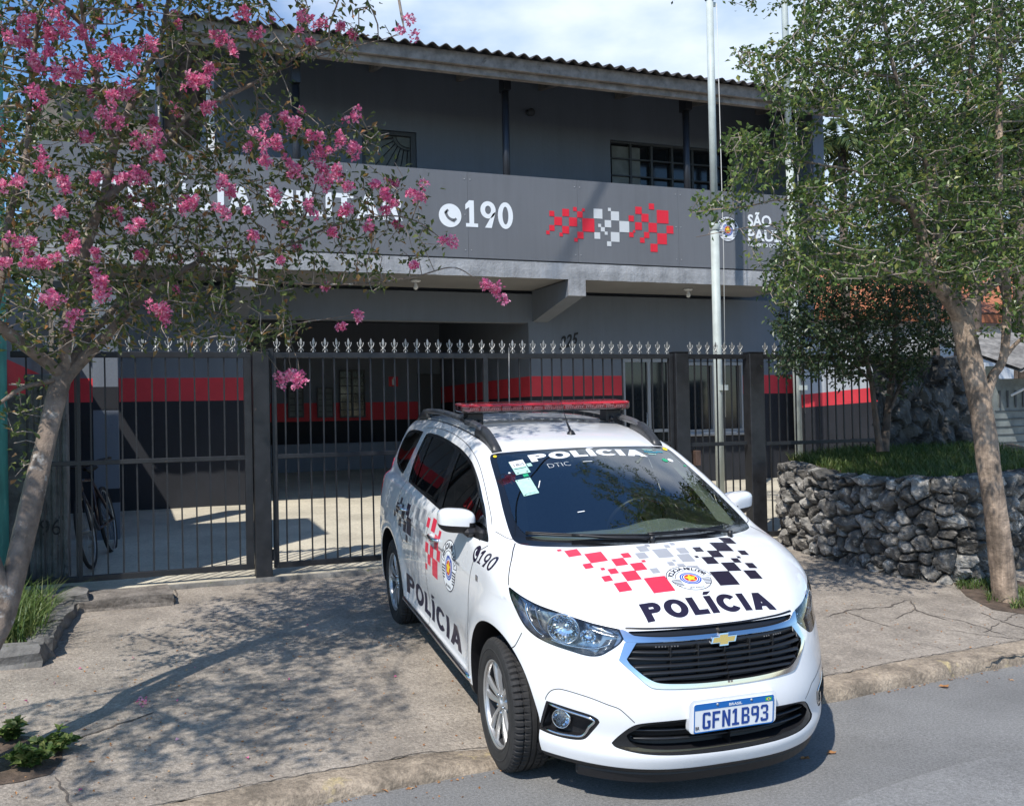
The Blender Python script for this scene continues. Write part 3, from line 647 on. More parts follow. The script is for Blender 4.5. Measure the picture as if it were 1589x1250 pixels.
m = MB(); m.box(5.40, 5.46, GY-.06, GY+.03, 1.18, 1.34, .004); m.build('lock_box', m_['rust'], g3)
g4 = tag(empty('metal_fence', (0, 0, 0)), 'black metal fence section above the stone wall at the right', 'fence', 'gates and fences with silver spear tips')
bar_section(g4, 6.285, 7.95, .40, 1.385, 14, sp_n=14)
bpy.data.objects.remove(SPEAR)
for (x0, x1, lab) in ((.875, 1.018, 'thick black square gate post at the left end of the long sliding gate'), (5.175, 5.335, 'black gate post behind the right side of the police car roof'), (6.092, 6.275, 'thick black gate post beside the stone wall')):
    m = MB(); m.box(x0, x1, GY-.07, GY+.07, gz(8.7)-.08, 2.375, .006); o = m.build('gate_post', m_['steel_black']); tag(o, lab, 'post', 'square black gate posts')
    m = MB(); m.box(x0-.004, x1+.004, GY-.074, GY+.074, 2.376, 2.386); m.build('cap', m_['steel_black'], o)
# ================================================================ FLAGPOLES
for i, (u0, v0, u1, v1, Y, r, lab) in enumerate(((1101, 0, 1118, 755, 11.0, .062, 'pale green steel flagpole with its top in view, nearest the balcony sign'), (1217, 0, 1240, 705, 11.4, .060, 'pale green steel flagpole rising behind the right tree'))):
    a = at_y(u0, v0, Y); b = at_y(u1, v1, Y); d = (a-b)/(a[2]-b[2]); zb = yz(Y)-.02
    base = b+d*(zb-b[2]); top = b+d*((a[2] if i == 0 else a[2]+1.6)-b[2]); mid = base*.45+top*.55
    m = MB(); m.tube([base, mid], r*.92, 18); m.tube([mid, top], r*.80, 18)
    o = m.build('flagpole', m_['galvanised']); tag(o, lab, 'flagpole', 'pale flagpoles in the yard')
    m = MB(); m.lathe([(r*1.05, 0), (r*1.15, .02), (r*.9, .07), (.02, .1), (.001, .1)], top, (0, 0, 1), 14); m.box(top[0]-.02, top[0]+.09, top[1]-.02, top[1]+.02, top[2]-.08, top[2]-.03); m.build('pulley', m_['galvanised'], o)
    m = MB(); m.tube([top+np.array([.09, -.03, -.05]), (base+top)/2+np.array([.10, -.05, 0]), base+np.array([.06, -.07, 1.2])], .005, 5); m.build('halyard', m_['cord'], o)
    m = MB(); m.lathe([(r+.002, -.05), (r+.006, -.045), (r+.006, .045), (r+.002, .05)], mid, (0, 0, 1), 18); m.build('joint_collar', m_['galvanised'], o); m = MB(); m.box(base[0]-.02, base[0]+.10, base[1]-.09, base[1]-.04, 2.03, 2.10); m.build('cleat', m_['galvanised'], o)
# overhead cable whose shadow crosses the sign panel
s_ = np.array(_t); A_ = at_y(938, 285, PY); B_ = at_y(866, 425, PY); p1 = A_-s_*8; p2 = B_-s_*13; dd = (p2-p1)/np.linalg.norm(p2-p1)
m = MB(); m.tube([p1-dd*6, p1, p2, p2+dd*9], .022, 8); o = m.build('overhead_cable', m_['pole_black']); tag(o, 'thick black service cable overhead whose shadow crosses the sign panel', 'cable')
# ================================================================ LEFT EDGE: neighbour, pillar, bicycle
m = MB(); m.box(-7, -1.12, 7.95, 9.15, 0, 5.6); o = m.build('neighbour_wall', m_['turquoise']); tag(o, 'turquoise rendered wall of the neighbour at the left edge', 'wall')
m = MB(); m.box(-7, -1.10, 7.92, 9.18, 5.603, 5.68, .01); m.build('coping', m_['ledge'], o)
def pillar():
    m = MB(); n = 22; x0, x1, y0, y1, z0, z1 = -.965, -.655, 9.15, 9.45, .3, 2.13
    for j in range(7):
        xa = x0+(x1-x0)*j/7; xb = x0+(x1-x0)*(j+1)/7-.008
        m.box(xa, xb, y0+(.015 if j % 2 else 0), y1, z0, z1-.02*(j % 3), .006)
    m.box(x0+.005, x1-.01, y0+.02, y1-.005, z0, z1-.05); return m
o = pillar().build('concrete_pillar', m_['old_concrete']); tag(o, 'weathered fluted concrete pillar behind the left end of the gate, painted 96', 'pillar')
m = MB(); m.box(-.99, -.63, 9.12, 9.48, 2.132, 2.19, .01); m.build('cap_stone', m_['old_concrete'], o)
P, T = text_tris('96', .20, -.002, .9); m = MB(); m.add([(-.80+x, 9.142, .80+y) for x, y in P], T); m.build('painted_number', m_['black_paint'], o, fix=False)
material('rubber', (.022, .021, .021), .8, noise=(20, .2)); material('bike_red', (.03, .012, .014), .35, coat=.5); material('chrome', (.75, .76, .78), .08, metal=1.0)
def bicycle():
    b = tag(empty('bicycle', (-.42, 10.05, yz(10.05))), 'dark bicycle leaning in shade behind the left gate', 'bicycle')
    yw = 1.35
    def part_b(m, n, mt, p=None): return m.build(n, m_[mt], p or b)
    for x in (-.52, .52):
        m = MB(); R_ = .33; m.tube([(x+R_*math.cos(t), 0, .34+R_*math.sin(t)) for t in np.linspace(0, 2*math.pi, 41)], .018, 8, caps=False); w = part_b(m, 'wheel', 'rubber')
        m = MB(); m.tube([(x+.305*math.cos(t), 0, .34+.305*math.sin(t)) for t in np.linspace(0, 2*math.pi, 41)], .009, 6, caps=False)
        for t in np.linspace(0, 2*math.pi, 19)[:-1]: m.tube([(x, .01*(-1)**int(t*9), .34), (x+.3*math.cos(t), 0, .34+.3*math.sin(t))], .0015, 4)
        m.lathe([(.02, -.04), (.02, .04)], (x, 0, .34), (0, 1, 0), 10); part_b(m, 'rim', 'silver', w)
    m = MB(); st = (.12, 0, .78); bb = (.04, 0, .30); hd = (-.36, 0, .80); hb = (-.39, 0, .70)
    for a_, c_ in ((st, bb), (bb, hb), (st, hd), (hd, hb), (bb, (.52, .05, .34)), (st, (.52, .05, .34)), (bb, (.52, -.05, .34)), (st, (.52, -.05, .34))): m.tube([a_, c_], .015, 8)
    part_b(m, 'frame', 'bike_red')
    m = MB(); m.tube([hb, (-.52, .05, .34)], .012, 6); m.tube([hb, (-.52, -.05, .34)], .012, 6); m.tube([hd, (-.34, 0, .92)], .013, 6); part_b(m, 'fork', 'steel_black')
    m = MB(); m.tube([(-.28, .28, .96), (-.36, .2, .96), (-.35, 0, .92), (-.36, -.2, .96), (-.28, -.28, .96)], .013, 8); part_b(m, 'handlebar', 'steel_black')
    m = MB(); m.lathe([(.001, 0), (.05, .01), (.075, .03), (.06, .05), (.001, .055)], (.17, 0, .86), (0, 0, 1), 14); m.tube([st, (.16, 0, .87)], .013, 6); m.tube([(.10, 0, .88), (-.02, 0, .89)], [.035, .012], 8); part_b(m, 'saddle', 'rubber')
    m = MB(); m.lathe([(.085, -.004), (.09, 0), (.085, .004)], (.04, .04, .30), (0, 1, 0), 20); m.tube([(.04, .05, .30), (.10, .06, .15)], .008, 6); m.box(.06, .14, .05, .13, .135, .155); part_b(m, 'pedals', 'silver')
    b.rotation_euler = (rad(-9), 0, rad(82)); return b
bicycle()
m = MB(); m.mat(1).box(-1.35, -1.15, 9.2, WY-.01, .3, 2.03); m.mat(2).box(-1.35, -1.15, 9.2, WY-.01, 2.03, 2.335); m.mat(0).box(-1.35, -1.15, 9.2, WY-.01, 2.335, 3.1)
tag(m.build('side_wall', [m_['wall_gray'], m_['wall_black'], m_['wall_red']]), 'yard side wall with a red band seen behind the left tree trunk', 'wall')
m = MB(); m.box(-1.14, -.975, 9.19, 9.36, .3, 2.02, .01); tag(m.build('old_wall', m_['old_concrete']), 'narrow strip of old dark concrete wall between the turquoise wall and the fluted pillar', 'wall')
# structures beyond the open terrace on the left (sky, tiled roof, timber wall)
a = at_y(60, 240, 20); b = at_y(345, 152, 20)
m = MB(); m.box(a[0], b[0]+1.0, 20, 20.2, 2.5, b[2]); nb = m.build('neighbour_house', m_['fence_wood']); tag(nb, 'brown timber upper wall with tiled roof seen through the terrace behind the pink tree', 'house')
m = MB(); xs_ = np.arange(a[0], b[0]+1.2, .03); vs = []
for y, z in ((19.6, b[2]+.12), (22, b[2]+.95)):
    for x in xs_: vs.append((x, y, z+.035*math.sin(x*2*math.pi/.28)))
n = len(xs_); m.add(vs, [(i, i+1, n+i+1, n+i) for i in range(n-1)], True); m.add([(x, y, z-.06) for x, y, z in vs], [(i, i+1, n+i+1, n+i) for i in range(n-1)]); m.build('roof', m_['roof_tile'], nb, fix=False)
# ================================================================ RIGHT SIDE BEHIND THE FENCE
m = MB()
q = [at_y(1246, 612, 12.9), at_y(1352, 602, 12.7), at_y(1246, 632, 12.9), at_y(1352, 626, 12.7)]
x0, x1 = q[0][0], q[1][0]+1.2
def strip(z0a, z0b, z1a, z1b, k):
    m.mat(k); m.add([(x0, 12.9, z0a), (x1, 12.6, z0b), (x1, 12.6, z1b), (x0, 12.9, z1a), (x0, 13.05, z0a), (x1, 12.75, z0b), (x1, 12.75, z1b), (x0, 13.05, z1a)], [(0, 1, 2, 3), (7, 6, 5, 4), (0, 4, 5, 1), (3, 2, 6, 7), (0, 3, 7, 4), (1, 5, 6, 2)])
r0, r1 = q[2][2], q[0][2]; s0, s1 = q[3][2]+.09, q[1][2]+.1
strip(.3, .3, r0, s0, 1); strip(r0, s0, r1, s1, 2); strip(r1, s1, 2.85, 2.95, 0)
material('wall_pale', (.42, .44, .46), .8, noise=(2, .1))
o = m.build('boundary_wall', [m_['wall_pale'], m_['wall_black'], m_['wall_red']]); tag(o, 'boundary wall painted pale grey, red and black behind the fence at the right', 'wall')
# neighbour house with terracotta roof
h = tag(empty('neighbour_house', (20, 22, 0)), 'pale blue neighbour house with terracotta tiled roof behind the right tree', 'house')
def hp(mm, n, mt): o = mm.build(n, mt); o.parent = h; o.matrix_parent_inverse = Matrix.Translation((-20, -22, 0)); return o
m = MB(); m.box(13.0, 27, 21, 27, 0, 4.5); hp(m, 'wall', m_['house_white'])
m = MB(); xs_ = np.arange(12.4, 27.6, .06); vs = []
for y, z in ((20.4, 4.35), (24, 6.6), (27.6, 4.35)):
    for x in xs_: vs.append((x, y, z+.05*abs(math.sin(x*math.pi/.24))))
n = len(xs_); m.add(vs, [(j*n+i, j*n+i+1, (j+1)*n+i+1, (j+1)*n+i) for j in range(2) for i in range(n-1)], True); m.box(12.4, 27.6, 20.42, 20.5, 4.1, 4.33); hp(m, 'roof', m_['terracotta'])
for x in (15, 18.4, 22): m = MB(); m.box(x, x+1.2, 20.96, 20.995, 1.6, 2.9); w = hp(m, 'window', m_['window_dark']); m = MB(); m.box(x-.06, x+1.26, 20.90, 20.955, 1.54, 1.6); m.box(x+.57, x+.63, 20.91, 20.955, 1.6, 2.9); m.build('window_frame', m_['white_paint'], w)
# carport at the far right
m = MB(); X0 = at_y(1541, 600, 11.0)[0]; 
m.box(X0, X0+3.2, 11.0, 11.06, 1.0, 2.16); cp = m.build('carport', m_['curtain']); tag(cp, 'grey carport with panelled front and sloping awning at the right edge', 'carport')
m = MB()
for z in np.arange(1.06, 1.75, .12): m.box(X0+.02, X0+3.2, 10.985, 10.997, z, z+.012)
for x in np.arange(X0+.1, X0+3.1, .16): m.box(x, x+.03, 10.975, 10.984, 1.72, 1.98)
m.build('front_slats', m_['frame_dark'], cp)
m = MB(); xs_ = np.arange(X0-.15, X0+3.4, .04); n = len(xs_); vs = [(x, 10.4, 2.30+.02*math.sin(x*2*math.pi/.2)) for x in xs_]+[(x, 12.4, 3.0+.02*math.sin(x*2*math.pi/.2)) for x in xs_]
m.add(vs, [(i, i+1, n+i+1, n+i) for i in range(n-1)], True); m.add([(x, y, z-.05) for x, y, z in vs], [(i, i+1, n+i+1, n+i) for i in range(n-1)]); m.build('awning', m_['old_concrete'], cp, fix=False)
m = MB(); m.tube([(X0+.25, 10.9, 1.9), (X0+.8, 10.5, 2.26)], .02, 6); m.build('brace', m_['white_paint'], cp)
# ================================================================ CAR SURFACE (x across, y backwards from the front axle, z up)
def spline(pts, n=1500):
    x = np.array([p[0] for p in pts], float); y = np.array([p[1] for p in pts], float); N = len(x); h = np.diff(x)
    A = np.zeros((N, N)); b = np.zeros(N); A[0, 0] = A[-1, -1] = 1
    for i in range(1, N-1):
        A[i, i-1] = h[i-1]; A[i, i] = 2*(h[i-1]+h[i]); A[i, i+1] = h[i]; b[i] = 6*((y[i+1]-y[i])/h[i]-(y[i]-y[i-1])/h[i-1])
    M_ = np.linalg.solve(A, b); X = np.linspace(x[0], x[-1], n); k = np.clip(np.searchsorted(x, X)-1, 0, N-2)
    t = X-x[k]; hk = h[k]
    Y = y[k]+t*((y[k+1]-y[k])/hk-hk*(2*M_[k]+M_[k+1])/6)+t*t*M_[k]/2+t**3*(M_[k+1]-M_[k])/(6*hk)
    return lambda q: np.interp(q, X, Y)
def sstep(a, b, x):
    t = np.clip((x-a)/(b-a), 0, 1); return t*t*(3-2*t)
def smax(a, b, k):
    h = np.maximum(k-np.abs(a-b), 0)/k; return np.maximum(a, b)+h*h*k*.25
def smin(a, b, k): return -smax(-a, -b, k)
S_hood = spline([(-1.0, .66), (-.85, .745), (-.77, .792), (-.70, .832), (-.617, .882), (-.433, .972), (-.25, 1.037), (-.08, 1.088), (.16, 1.13), (.5, 1.135), (1.0, 1.125), (2.2, 1.15), (3.6, 1.15)])
S_nose = spline([(.10, -.60), (.17, -.70), (.21, -.765), (.26, -.80), (.30, -.812), (.36, -.80), (.42, -.805), (.48, -.812), (.55, -.806), (.62, -.79), (.70, -.765), (.78, -.727), (.86, -.685), (.95, -.62), (1.2, -.40), (1.8, .2)])
S_side = spline([(.10, .76), (.18, .80), (.25, .828), (.33, .842), (.45, .852), (.60, .863), (.75, .868), (.85, .864), (.95, .852), (1.05, .828), (1.15, .80), (1.8, .6)])
S_roof = spline([(-.6, .80), (-.3, .955), (-.05, 1.080), (.2, 1.196), (.5, 1.329), (.75, 1.427), (.9, 1.479), (1.1, 1.531), (1.4, 1.573), (1.8, 1.600), (2.3, 1.603), (2.8, 1.578), (3.15, 1.545), (3.7, 1.46)])
S_rear = spline([(.10, 3.36), (.22, 3.44), (.35, 3.50), (.55, 3.51), (.75, 3.48), (.95, 3.45), (1.15, 3.41), (1.35, 3.33), (1.52, 3.24), (1.8, 3.08)])
def T_low(x, y): return S_hood(y)-.045*(x/.69)**2-.012*np.exp(-((x-.42-.18*(y+.1))/.05)**2)*0
def T_cab(x, y):
    wf = 1-sstep(.7, 1.6, y); ys = y-.40*x*x*wf
    return S_roof(ys)-.085*x*x*(1-wf)
def F_body(P):
    x = np.abs(P[..., 0]); y = P[..., 1]; z = P[..., 2]; e = 1e-3
    k = .93-.12*sstep(.72, .95, z)
    def nose(x_, z_): return S_nose(z_)+k*x_**3
    n0 = nose(x, z); g1 = (n0-y)/np.sqrt(1+(3*k*x*x)**2+((nose(x, z+e)-n0)/e)**2)
    def W(y_, z_):
        w = S_side(z_)
        for yc in (0.0, 2.62):
            r = np.hypot(y_-yc, z_-.335); w = w+.018*np.exp(-((r-.43)/.075)**2)*(z_ < 1.2)
        w = w-.012*np.exp(-((z_-.47)/.09)**2)*sstep(.35, .7, y_)*(1-sstep(1.9, 2.25, y_))
        w = w+.010*np.exp(-((z_-.30)/.05)**2)*sstep(.35, .6, y_)*(1-sstep(2.0, 2.25, y_))
        return w-.02*sstep(2.9, 3.5, y_)
    w0 = W(y, z); g2 = (x-w0)/np.sqrt(1+((W(y, z+e)-w0)/e)**2+((W(y+e, z)-w0)/e)**2)
    t0 = T_low(x, y); g3 = (z-t0)/np.sqrt(1+((T_low(x, y+e)-t0)/e)**2+((T_low(x+e, y)-t0)/e)**2)
    r0 = S_rear(z)-.26*(x/.86)**4; g4 = (y-r0)*.93
    zb = .205+.02*sstep(-.6, .2, y); g5 = zb-z
    rs = smax(g1, g2, .12)
    rt = .035+.085*sstep(.35, .75, x)*(1-sstep(.2, .6, y))
    low = smax(rs, g3, rt); low = smax(low, g4, .12); low = smax(low, g5, .035)
    # sculpted front: slight shelf under the headlamps and round the lower intake
    c0 = T_cab(x, y); h1 = (z-c0)/np.sqrt(1+((T_cab(x, y+e)-c0)/e)**2+((T_cab(x+e, y)-c0)/e)**2)
    t = z-1.08; cw = .802-.30*t-.25*np.maximum(t, 0)**2-.05*sstep(2.2, 3.5, y)-.025*(1-sstep(.1, .8, y))
    h2 = (x-cw)*.93
    h4 = (y-(S_rear(z)-.26*(x/.86)**4))*.95
    rr = .05+.05*sstep(.9, 1.4, y)
    cab = smax(h1, h2, rr); cab = smax(cab, h4, .09); cab = np.maximum(cab, .9-z)
    return smin(low, cab, .025)
def grad_body(P, e=8e-4):
    G = np.zeros_like(P)
    for a in range(3):
        d = np.zeros(3); d[a] = e; G[..., a] = (F_body(P+d)-F_body(P-d))/(2*e)
    return G
def newton(P, it=3):
    for _ in range(it):
        f = F_body(P); g = grad_body(P); P = P-g*(f/np.maximum((g*g).sum(-1), 1e-6))[..., None]
    return P
def drop(P, D, it=40, back=.0):
    "march points along direction D until they meet the body (vectorised sphere tracing)"
    P = np.array(P, float); D = np.array(D, float); D = D/np.linalg.norm(D, axis=-1, keepdims=True); D = np.broadcast_to(D, P.shape)
    for _ in range(it): P = P+D*(F_body(P)*.8)[..., None]
    return P
# ================================================================ CAR: meshing and carving tools
def surface_net(h=.0125):
    xs = np.arange(-2.5*h, .96, h); ys = np.arange(-.90, 3.62, h); zs = np.arange(.16, 1.66, h)
    G = np.empty((len(xs), len(ys), len(zs)), np.float64)
    for i0 in range(0, len(xs), 8):
        X, Y, Z_ = np.meshgrid(xs[i0:i0+8], ys, zs, indexing='ij'); P = np.stack([X, Y, Z_], -1)
        # plain |x| symmetry makes the half mesh smooth at x=0
        G[i0:i0+8] = F_body(P)
    ins = G < 0; nx, ny, nz = G.shape
    c = np.zeros((nx-1, ny-1, nz-1), int)
    for dx in (0, 1):
        for dy in (0, 1):
            for dz in (0, 1): c += ins[dx:nx-1+dx, dy:ny-1+dy, dz:nz-1+dz]
    act = (c > 0) & (c < 8); idx = -np.ones(act.shape, int); n = act.sum(); idx[act] = np.arange(n)
    I = np.argwhere(act); acc = np.zeros((n, 3)); cnt = np.zeros(n)
    E = [((0, 0, 0), a) for a in ()]
    for a in range(3):
        o = [b for b in range(3) if b != a]
        for p in (0, 1):
            for q in (0, 1):
                s = [0, 0, 0]; s[o[0]] = p; s[o[1]] = q; e = list(s); e[a] = 1
                A = G[I[:, 0]+s[0], I[:, 1]+s[1], I[:, 2]+s[2]]; B_ = G[I[:, 0]+e[0], I[:, 1]+e[1], I[:, 2]+e[2]]
                k = (A < 0) != (B_ < 0); t = np.where(k, A/np.where(k, A-B_, 1), 0)
                pos = np.tile(np.array(s, float), (n, 1)); pos[:, a] = t
                acc[k] += pos[k]; cnt[k] += 1
    V = (I+acc/cnt[:, None])*h+np.array([xs[0], ys[0], zs[0]])
    T = []
    for a in range(3):
        o = [b for b in range(3) if b != a]; sl = [slice(None)]*3; sl2 = [slice(None)]*3
        sl[a] = slice(0, -1); sl2[a] = slice(1, None)
        cr = ins[tuple(sl)] != ins[tuple(sl2)]; J = np.argwhere(cr); fl = ins[tuple(sl)][cr]
        ok = (J[:, o[0]] > 0) & (J[:, o[1]] > 0) & (J[:, o[0]] < G.shape[o[0]]-1) & (J[:, o[1]] < G.shape[o[1]]-1); J = J[ok]; fl = fl[ok]
        q = []
        for (p, r) in ((1, 1), (0, 1), (0, 0), (1, 0)):
            K = J.copy(); K[:, o[0]] -= p; K[:, o[1]] -= r; q.append(idx[K[:, 0], K[:, 1], K[:, 2]])
        q = np.stack(q, 1); good = (q >= 0).all(1); q = q[good]; fl = fl[good]
        if a == 1: fl = ~fl
        q[~fl] = q[~fl][:, ::-1]
        T += [q[:, [0, 1, 2]], q[:, [0, 2, 3]]]
    T = np.concatenate(T)
    V = newton(V, 2)
    return V, T
class Skin:
    def __init__(s, V, T, N=None): s.V = V; s.T = T; s.N = N
    def carve(s, g):
        "split by scalar g: returns (inside g<0, outside)"
        V, N, T = s.V, s.N, s.T; p = g > 0; tp = p[T]; k = tp.sum(1)
        neg = T[k == 0]; pos = T[k == 3]; mix = T[(k == 1) | (k == 2)]; km = k[(k == 1) | (k == 2)]
        if len(mix) == 0: return Skin(V, neg, N).compact(), Skin(V, pos, N).compact()
        lone_pos = km == 1; tm = p[mix]; lone = np.where(lone_pos[:, None], tm, ~tm).argmax(1)
        r = np.arange(len(mix)); a = mix[r, lone]; b = mix[r, (lone+1) % 3]; c = mix[r, (lone+2) % 3]
        E = np.concatenate([np.stack([a, b], 1), np.stack([a, c], 1)]); Es = np.sort(E, 1); U, inv = np.unique(Es, axis=0, return_inverse=True); inv = inv.ravel()
        ga, gb = g[U[:, 0]], g[U[:, 1]]; t = (ga/(ga-gb))[:, None]; t = np.clip(t, .001, .999)
        nv = V[U[:, 0]]*(1-t)+V[U[:, 1]]*t; nn = N[U[:, 0]]*(1-t)+N[U[:, 1]]*t
        V2 = np.concatenate([V, nv]); N2 = np.concatenate([N, nn]); ids = inv+len(V); P_ = ids[:len(mix)]; Q = ids[len(mix):]
        t1 = np.stack([a, P_, Q], 1); t2 = np.concatenate([np.stack([P_, b, c], 1), np.stack([P_, c, Q], 1)]); lp2 = np.concatenate([lone_pos, lone_pos])
        pos = np.concatenate([pos, t1[lone_pos], t2[~lp2]]); neg = np.concatenate([neg, t1[~lone_pos], t2[lp2]])
        return Skin(V2, neg, N2).compact(), Skin(V2, pos, N2).compact()
    def compact(s):
        if len(s.T) == 0: return s
        u, inv = np.unique(s.T, return_inverse=True); return Skin(s.V[u], inv.reshape(-1, 3), s.N[u])
    def edges(s):
        E = np.concatenate([s.T[:, [0, 1]], s.T[:, [1, 2]], s.T[:, [2, 0]]]); S_ = np.sort(E, 1)
        U, i, c = np.unique(S_, axis=0, return_index=True, return_counts=True); return E[i[c == 1]]
    def mirror(s):
        m = np.array([-1, 1, 1.]); n = len(s.V)
        return Skin(np.concatenate([s.V, s.V*m]), np.concatenate([s.T, s.T[:, ::-1]+n]), np.concatenate([s.N, s.N*m]))
    def side(s, sg):
        if sg > 0: return s
        m = np.array([-1, 1, 1.]); return Skin(s.V*m, s.T[:, ::-1], s.N*m)
    def obj(s, name, mat, parent, off=0.0, skirt=None, depth=.01, skmat=None, keep=None):
        """mesh object; off moves it out along the normals; skirt 'n' closes its rim inwards by depth, or a direction vector"""
        V = s.V+s.N*off; F = [tuple(t) for t in s.T.tolist()]; MI = [0]*len(F); SM = [True]*len(F); NN = s.N/np.maximum(np.linalg.norm(s.N, axis=1, keepdims=True), 1e-9)
        if skirt is not None:
            E = s.edges()
            if keep is not None: E = E[keep(s.V[E].mean(1))]
            D = -s.N*depth if isinstance(skirt, str) else np.tile(np.array(skirt, float)*depth, (len(V), 1))
            n = len(V); u, inv = np.unique(E, return_inverse=True); E2 = inv.reshape(-1, 2); k = len(u)
            V = np.concatenate([V, V[u], V[u]+D[u]])
            F += [(n+a, n+k+a, n+k+b, n+b) for a, b in E2.tolist()]; MI += [1]*len(E2); SM += [False]*len(E2)
        me = bpy.data.meshes.new(name); me.from_pydata(V.tolist(), [], F)
        me.materials.append(mat)
        if skirt is not None: me.materials.append(skmat or mat)
        me.polygons.foreach_set('material_index', MI); me.polygons.foreach_set('use_smooth', SM); me.update()
        full = np.zeros((len(V), 3)); full[:len(NN)] = NN
        if skirt is None: me.normals_split_custom_set_from_vertices(full.tolist())
        o = bpy.data.objects.new(name, me); COL.objects.link(o); o.parent = parent; return o
def curve_pts(P, n=10, corners=()):
    "closed Catmull-Rom through P, sharp at the listed indices"
    P = np.array(P, float); m = len(P); out = []
    for i in range(m):
        p0, p1, p2, p3 = P[(i-1) % m], P[i], P[(i+1) % m], P[(i+2) % m]
        if i in corners: p0 = p1-(p2-p1)
        if (i+1) % m in corners: p3 = p2+(p2-p1)
        for k in range(n):
            t = k/n; out.append(.5*((2*p1)+(-p0+p2)*t+(2*p0-5*p1+4*p2-p3)*t*t+(-p0+3*p1-3*p2+p3)*t**3))
    return np.array(out)
def open_pts(P, n=8):
    P = np.array(P, float); Q = np.vstack([2*P[0]-P[1], P, 2*P[-1]-P[-2]]); out = []
    for i in range(1, len(Q)-2):
        p0, p1, p2, p3 = Q[i-1:i+3]
        for k in range(n):
            t = k/n; out.append(.5*((2*p1)+(-p0+p2)*t+(2*p0-5*p1+4*p2-p3)*t*t+(-p0+3*p1-3*p2+p3)*t**3))
    out.append(P[-1]); return np.array(out)
def sdist(q, poly, far=.08):
    "signed distance of 2-D points q to closed outline (negative inside); exact near it"
    lo, hi = poly.min(0)-far, poly.max(0)+far; g = np.full(len(q), far); k = ((q > lo) & (q < hi)).all(1); p = q[k]
    if len(p) == 0: return g
    a = poly; b = np.roll(poly, -1, 0); res = np.full(len(p), 9.0); ins = np.zeros(len(p), bool)
    for i in range(len(a)):
        ab = b[i]-a[i]; L = (ab**2).sum()
        if L < 1e-14: continue
        t = np.clip(((p-a[i])@ab)/L, 0, 1); d = p-a[i]-t[:, None]*ab; res = np.minimum(res, (d*d).sum(1))
        c1 = (a[i][1] > p[:, 1]) != (b[i][1] > p[:, 1])
        if c1.any(): xi = a[i][0]+(p[:, 1]-a[i][1])/(b[i][1]-a[i][1]+1e-15)*ab[0]; ins ^= c1 & (p[:, 0] < xi)
    r = np.sqrt(res); g[k] = np.where(ins, -r, r); return g
def inset(poly, d):
    "outline moved inwards by d (polygon offset by vertex normals)"
    P = np.array(poly); t = np.roll(P, -1, 0)-np.roll(P, 1, 0); t /= np.maximum(np.linalg.norm(t, axis=1, keepdims=True), 1e-9); n = np.stack([-t[:, 1], t[:, 0]], 1)
    area = .5*np.sum(P[:, 0]*np.roll(P[:, 1], -1)-np.roll(P[:, 0], -1)*P[:, 1])
    return P+n*d*(1 if area > 0 else -1)
TH = rad(45); CT, ST = math.cos(TH), math.sin(TH)
def prj(V, mode):
    if mode == 'side': return V[:, [1, 2]]
    if mode == 'front': return V[:, [0, 2]]
    if mode == 'top': return V[:, [0, 1]]
    return np.stack([V[:, 0]*CT+V[:, 1]*ST, V[:, 2]], 1)          # 'corner'
def lamp_uv(p): return (abs(p[0])*CT+p[1]*ST, p[2])
def seam(pts, w=.0045, lift=.0008, n=8):
    P = open_pts(pts, n); P = newton(P, 3); G = grad_body(P); G /= np.linalg.norm(G, axis=1, keepdims=True)
    t = np.gradient(P, axis=0); t /= np.linalg.norm(t, axis=1, keepdims=True); s_ = np.cross(G, t); s_ /= np.linalg.norm(s_, axis=1, keepdims=True)
    A_ = P+G*lift-s_*w/2; B_ = P+G*lift+s_*w/2; return A_, B_
def seam_mb(m, pts, w=.006, lift=.0008, both=True):
    A_, B_ = seam(pts, w, lift); n = len(A_)
    for sx in ((1, -1) if both else (1,)):
        k = np.array([sx, 1, 1]); vs = np.concatenate([A_*k, B_*k]); m.add(vs, [(i, i+1, n+i+1, n+i) for i in range(n-1)], True)
def subdiv(P, T, L=.02):
    P = [tuple(p) for p in P]; T = [tuple(t) for t in T]
    for _ in range(7):
        cut = {}; new = []; again = False
        def mid(a, b):
            k = (min(a, b), max(a, b))
            if k not in cut: cut[k] = len(P); P.append(tuple((np.array(P[a])+np.array(P[b]))/2))
            return cut[k]
        need = set()
        for t in T:
            for a, b in ((t[0], t[1]), (t[1], t[2]), (t[2], t[0])):
                if math.dist(P[a], P[b]) > L: need.add((min(a, b), max(a, b)))
        if not need: break
        for t in T:
            e = [(min(t[i], t[(i+1) % 3]), max(t[i], t[(i+1) % 3])) in need for i in range(3)]; s_ = sum(e)
            if s_ == 0: new.append(t)
            elif s_ == 3:
                m0, m1, m2 = mid(t[0], t[1]), mid(t[1], t[2]), mid(t[2], t[0]); new += [(t[0], m0, m2), (m0, t[1], m1), (m2, m1, t[2]), (m0, m1, m2)]
            elif s_ == 1:
                i = e.index(True); a, b, c = t[i], t[(i+1) % 3], t[(i+2) % 3]; m0 = mid(a, b); new += [(a, m0, c), (m0, b, c)]
            else:
                i = e.index(False); a, b, c = t[i], t[(i+1) % 3], t[(i+2) % 3]; m1 = mid(b, c); m2 = mid(c, a); new += [(a, b, m1), (a, m1, m2), (m2, m1, c)]
        T = new
    return np.array(P), T
def tri_faces(F):
    out = []
    for f in F:
        for i in range(1, len(f)-1): out.append((f[0], f[i], f[i+1]))
    return out
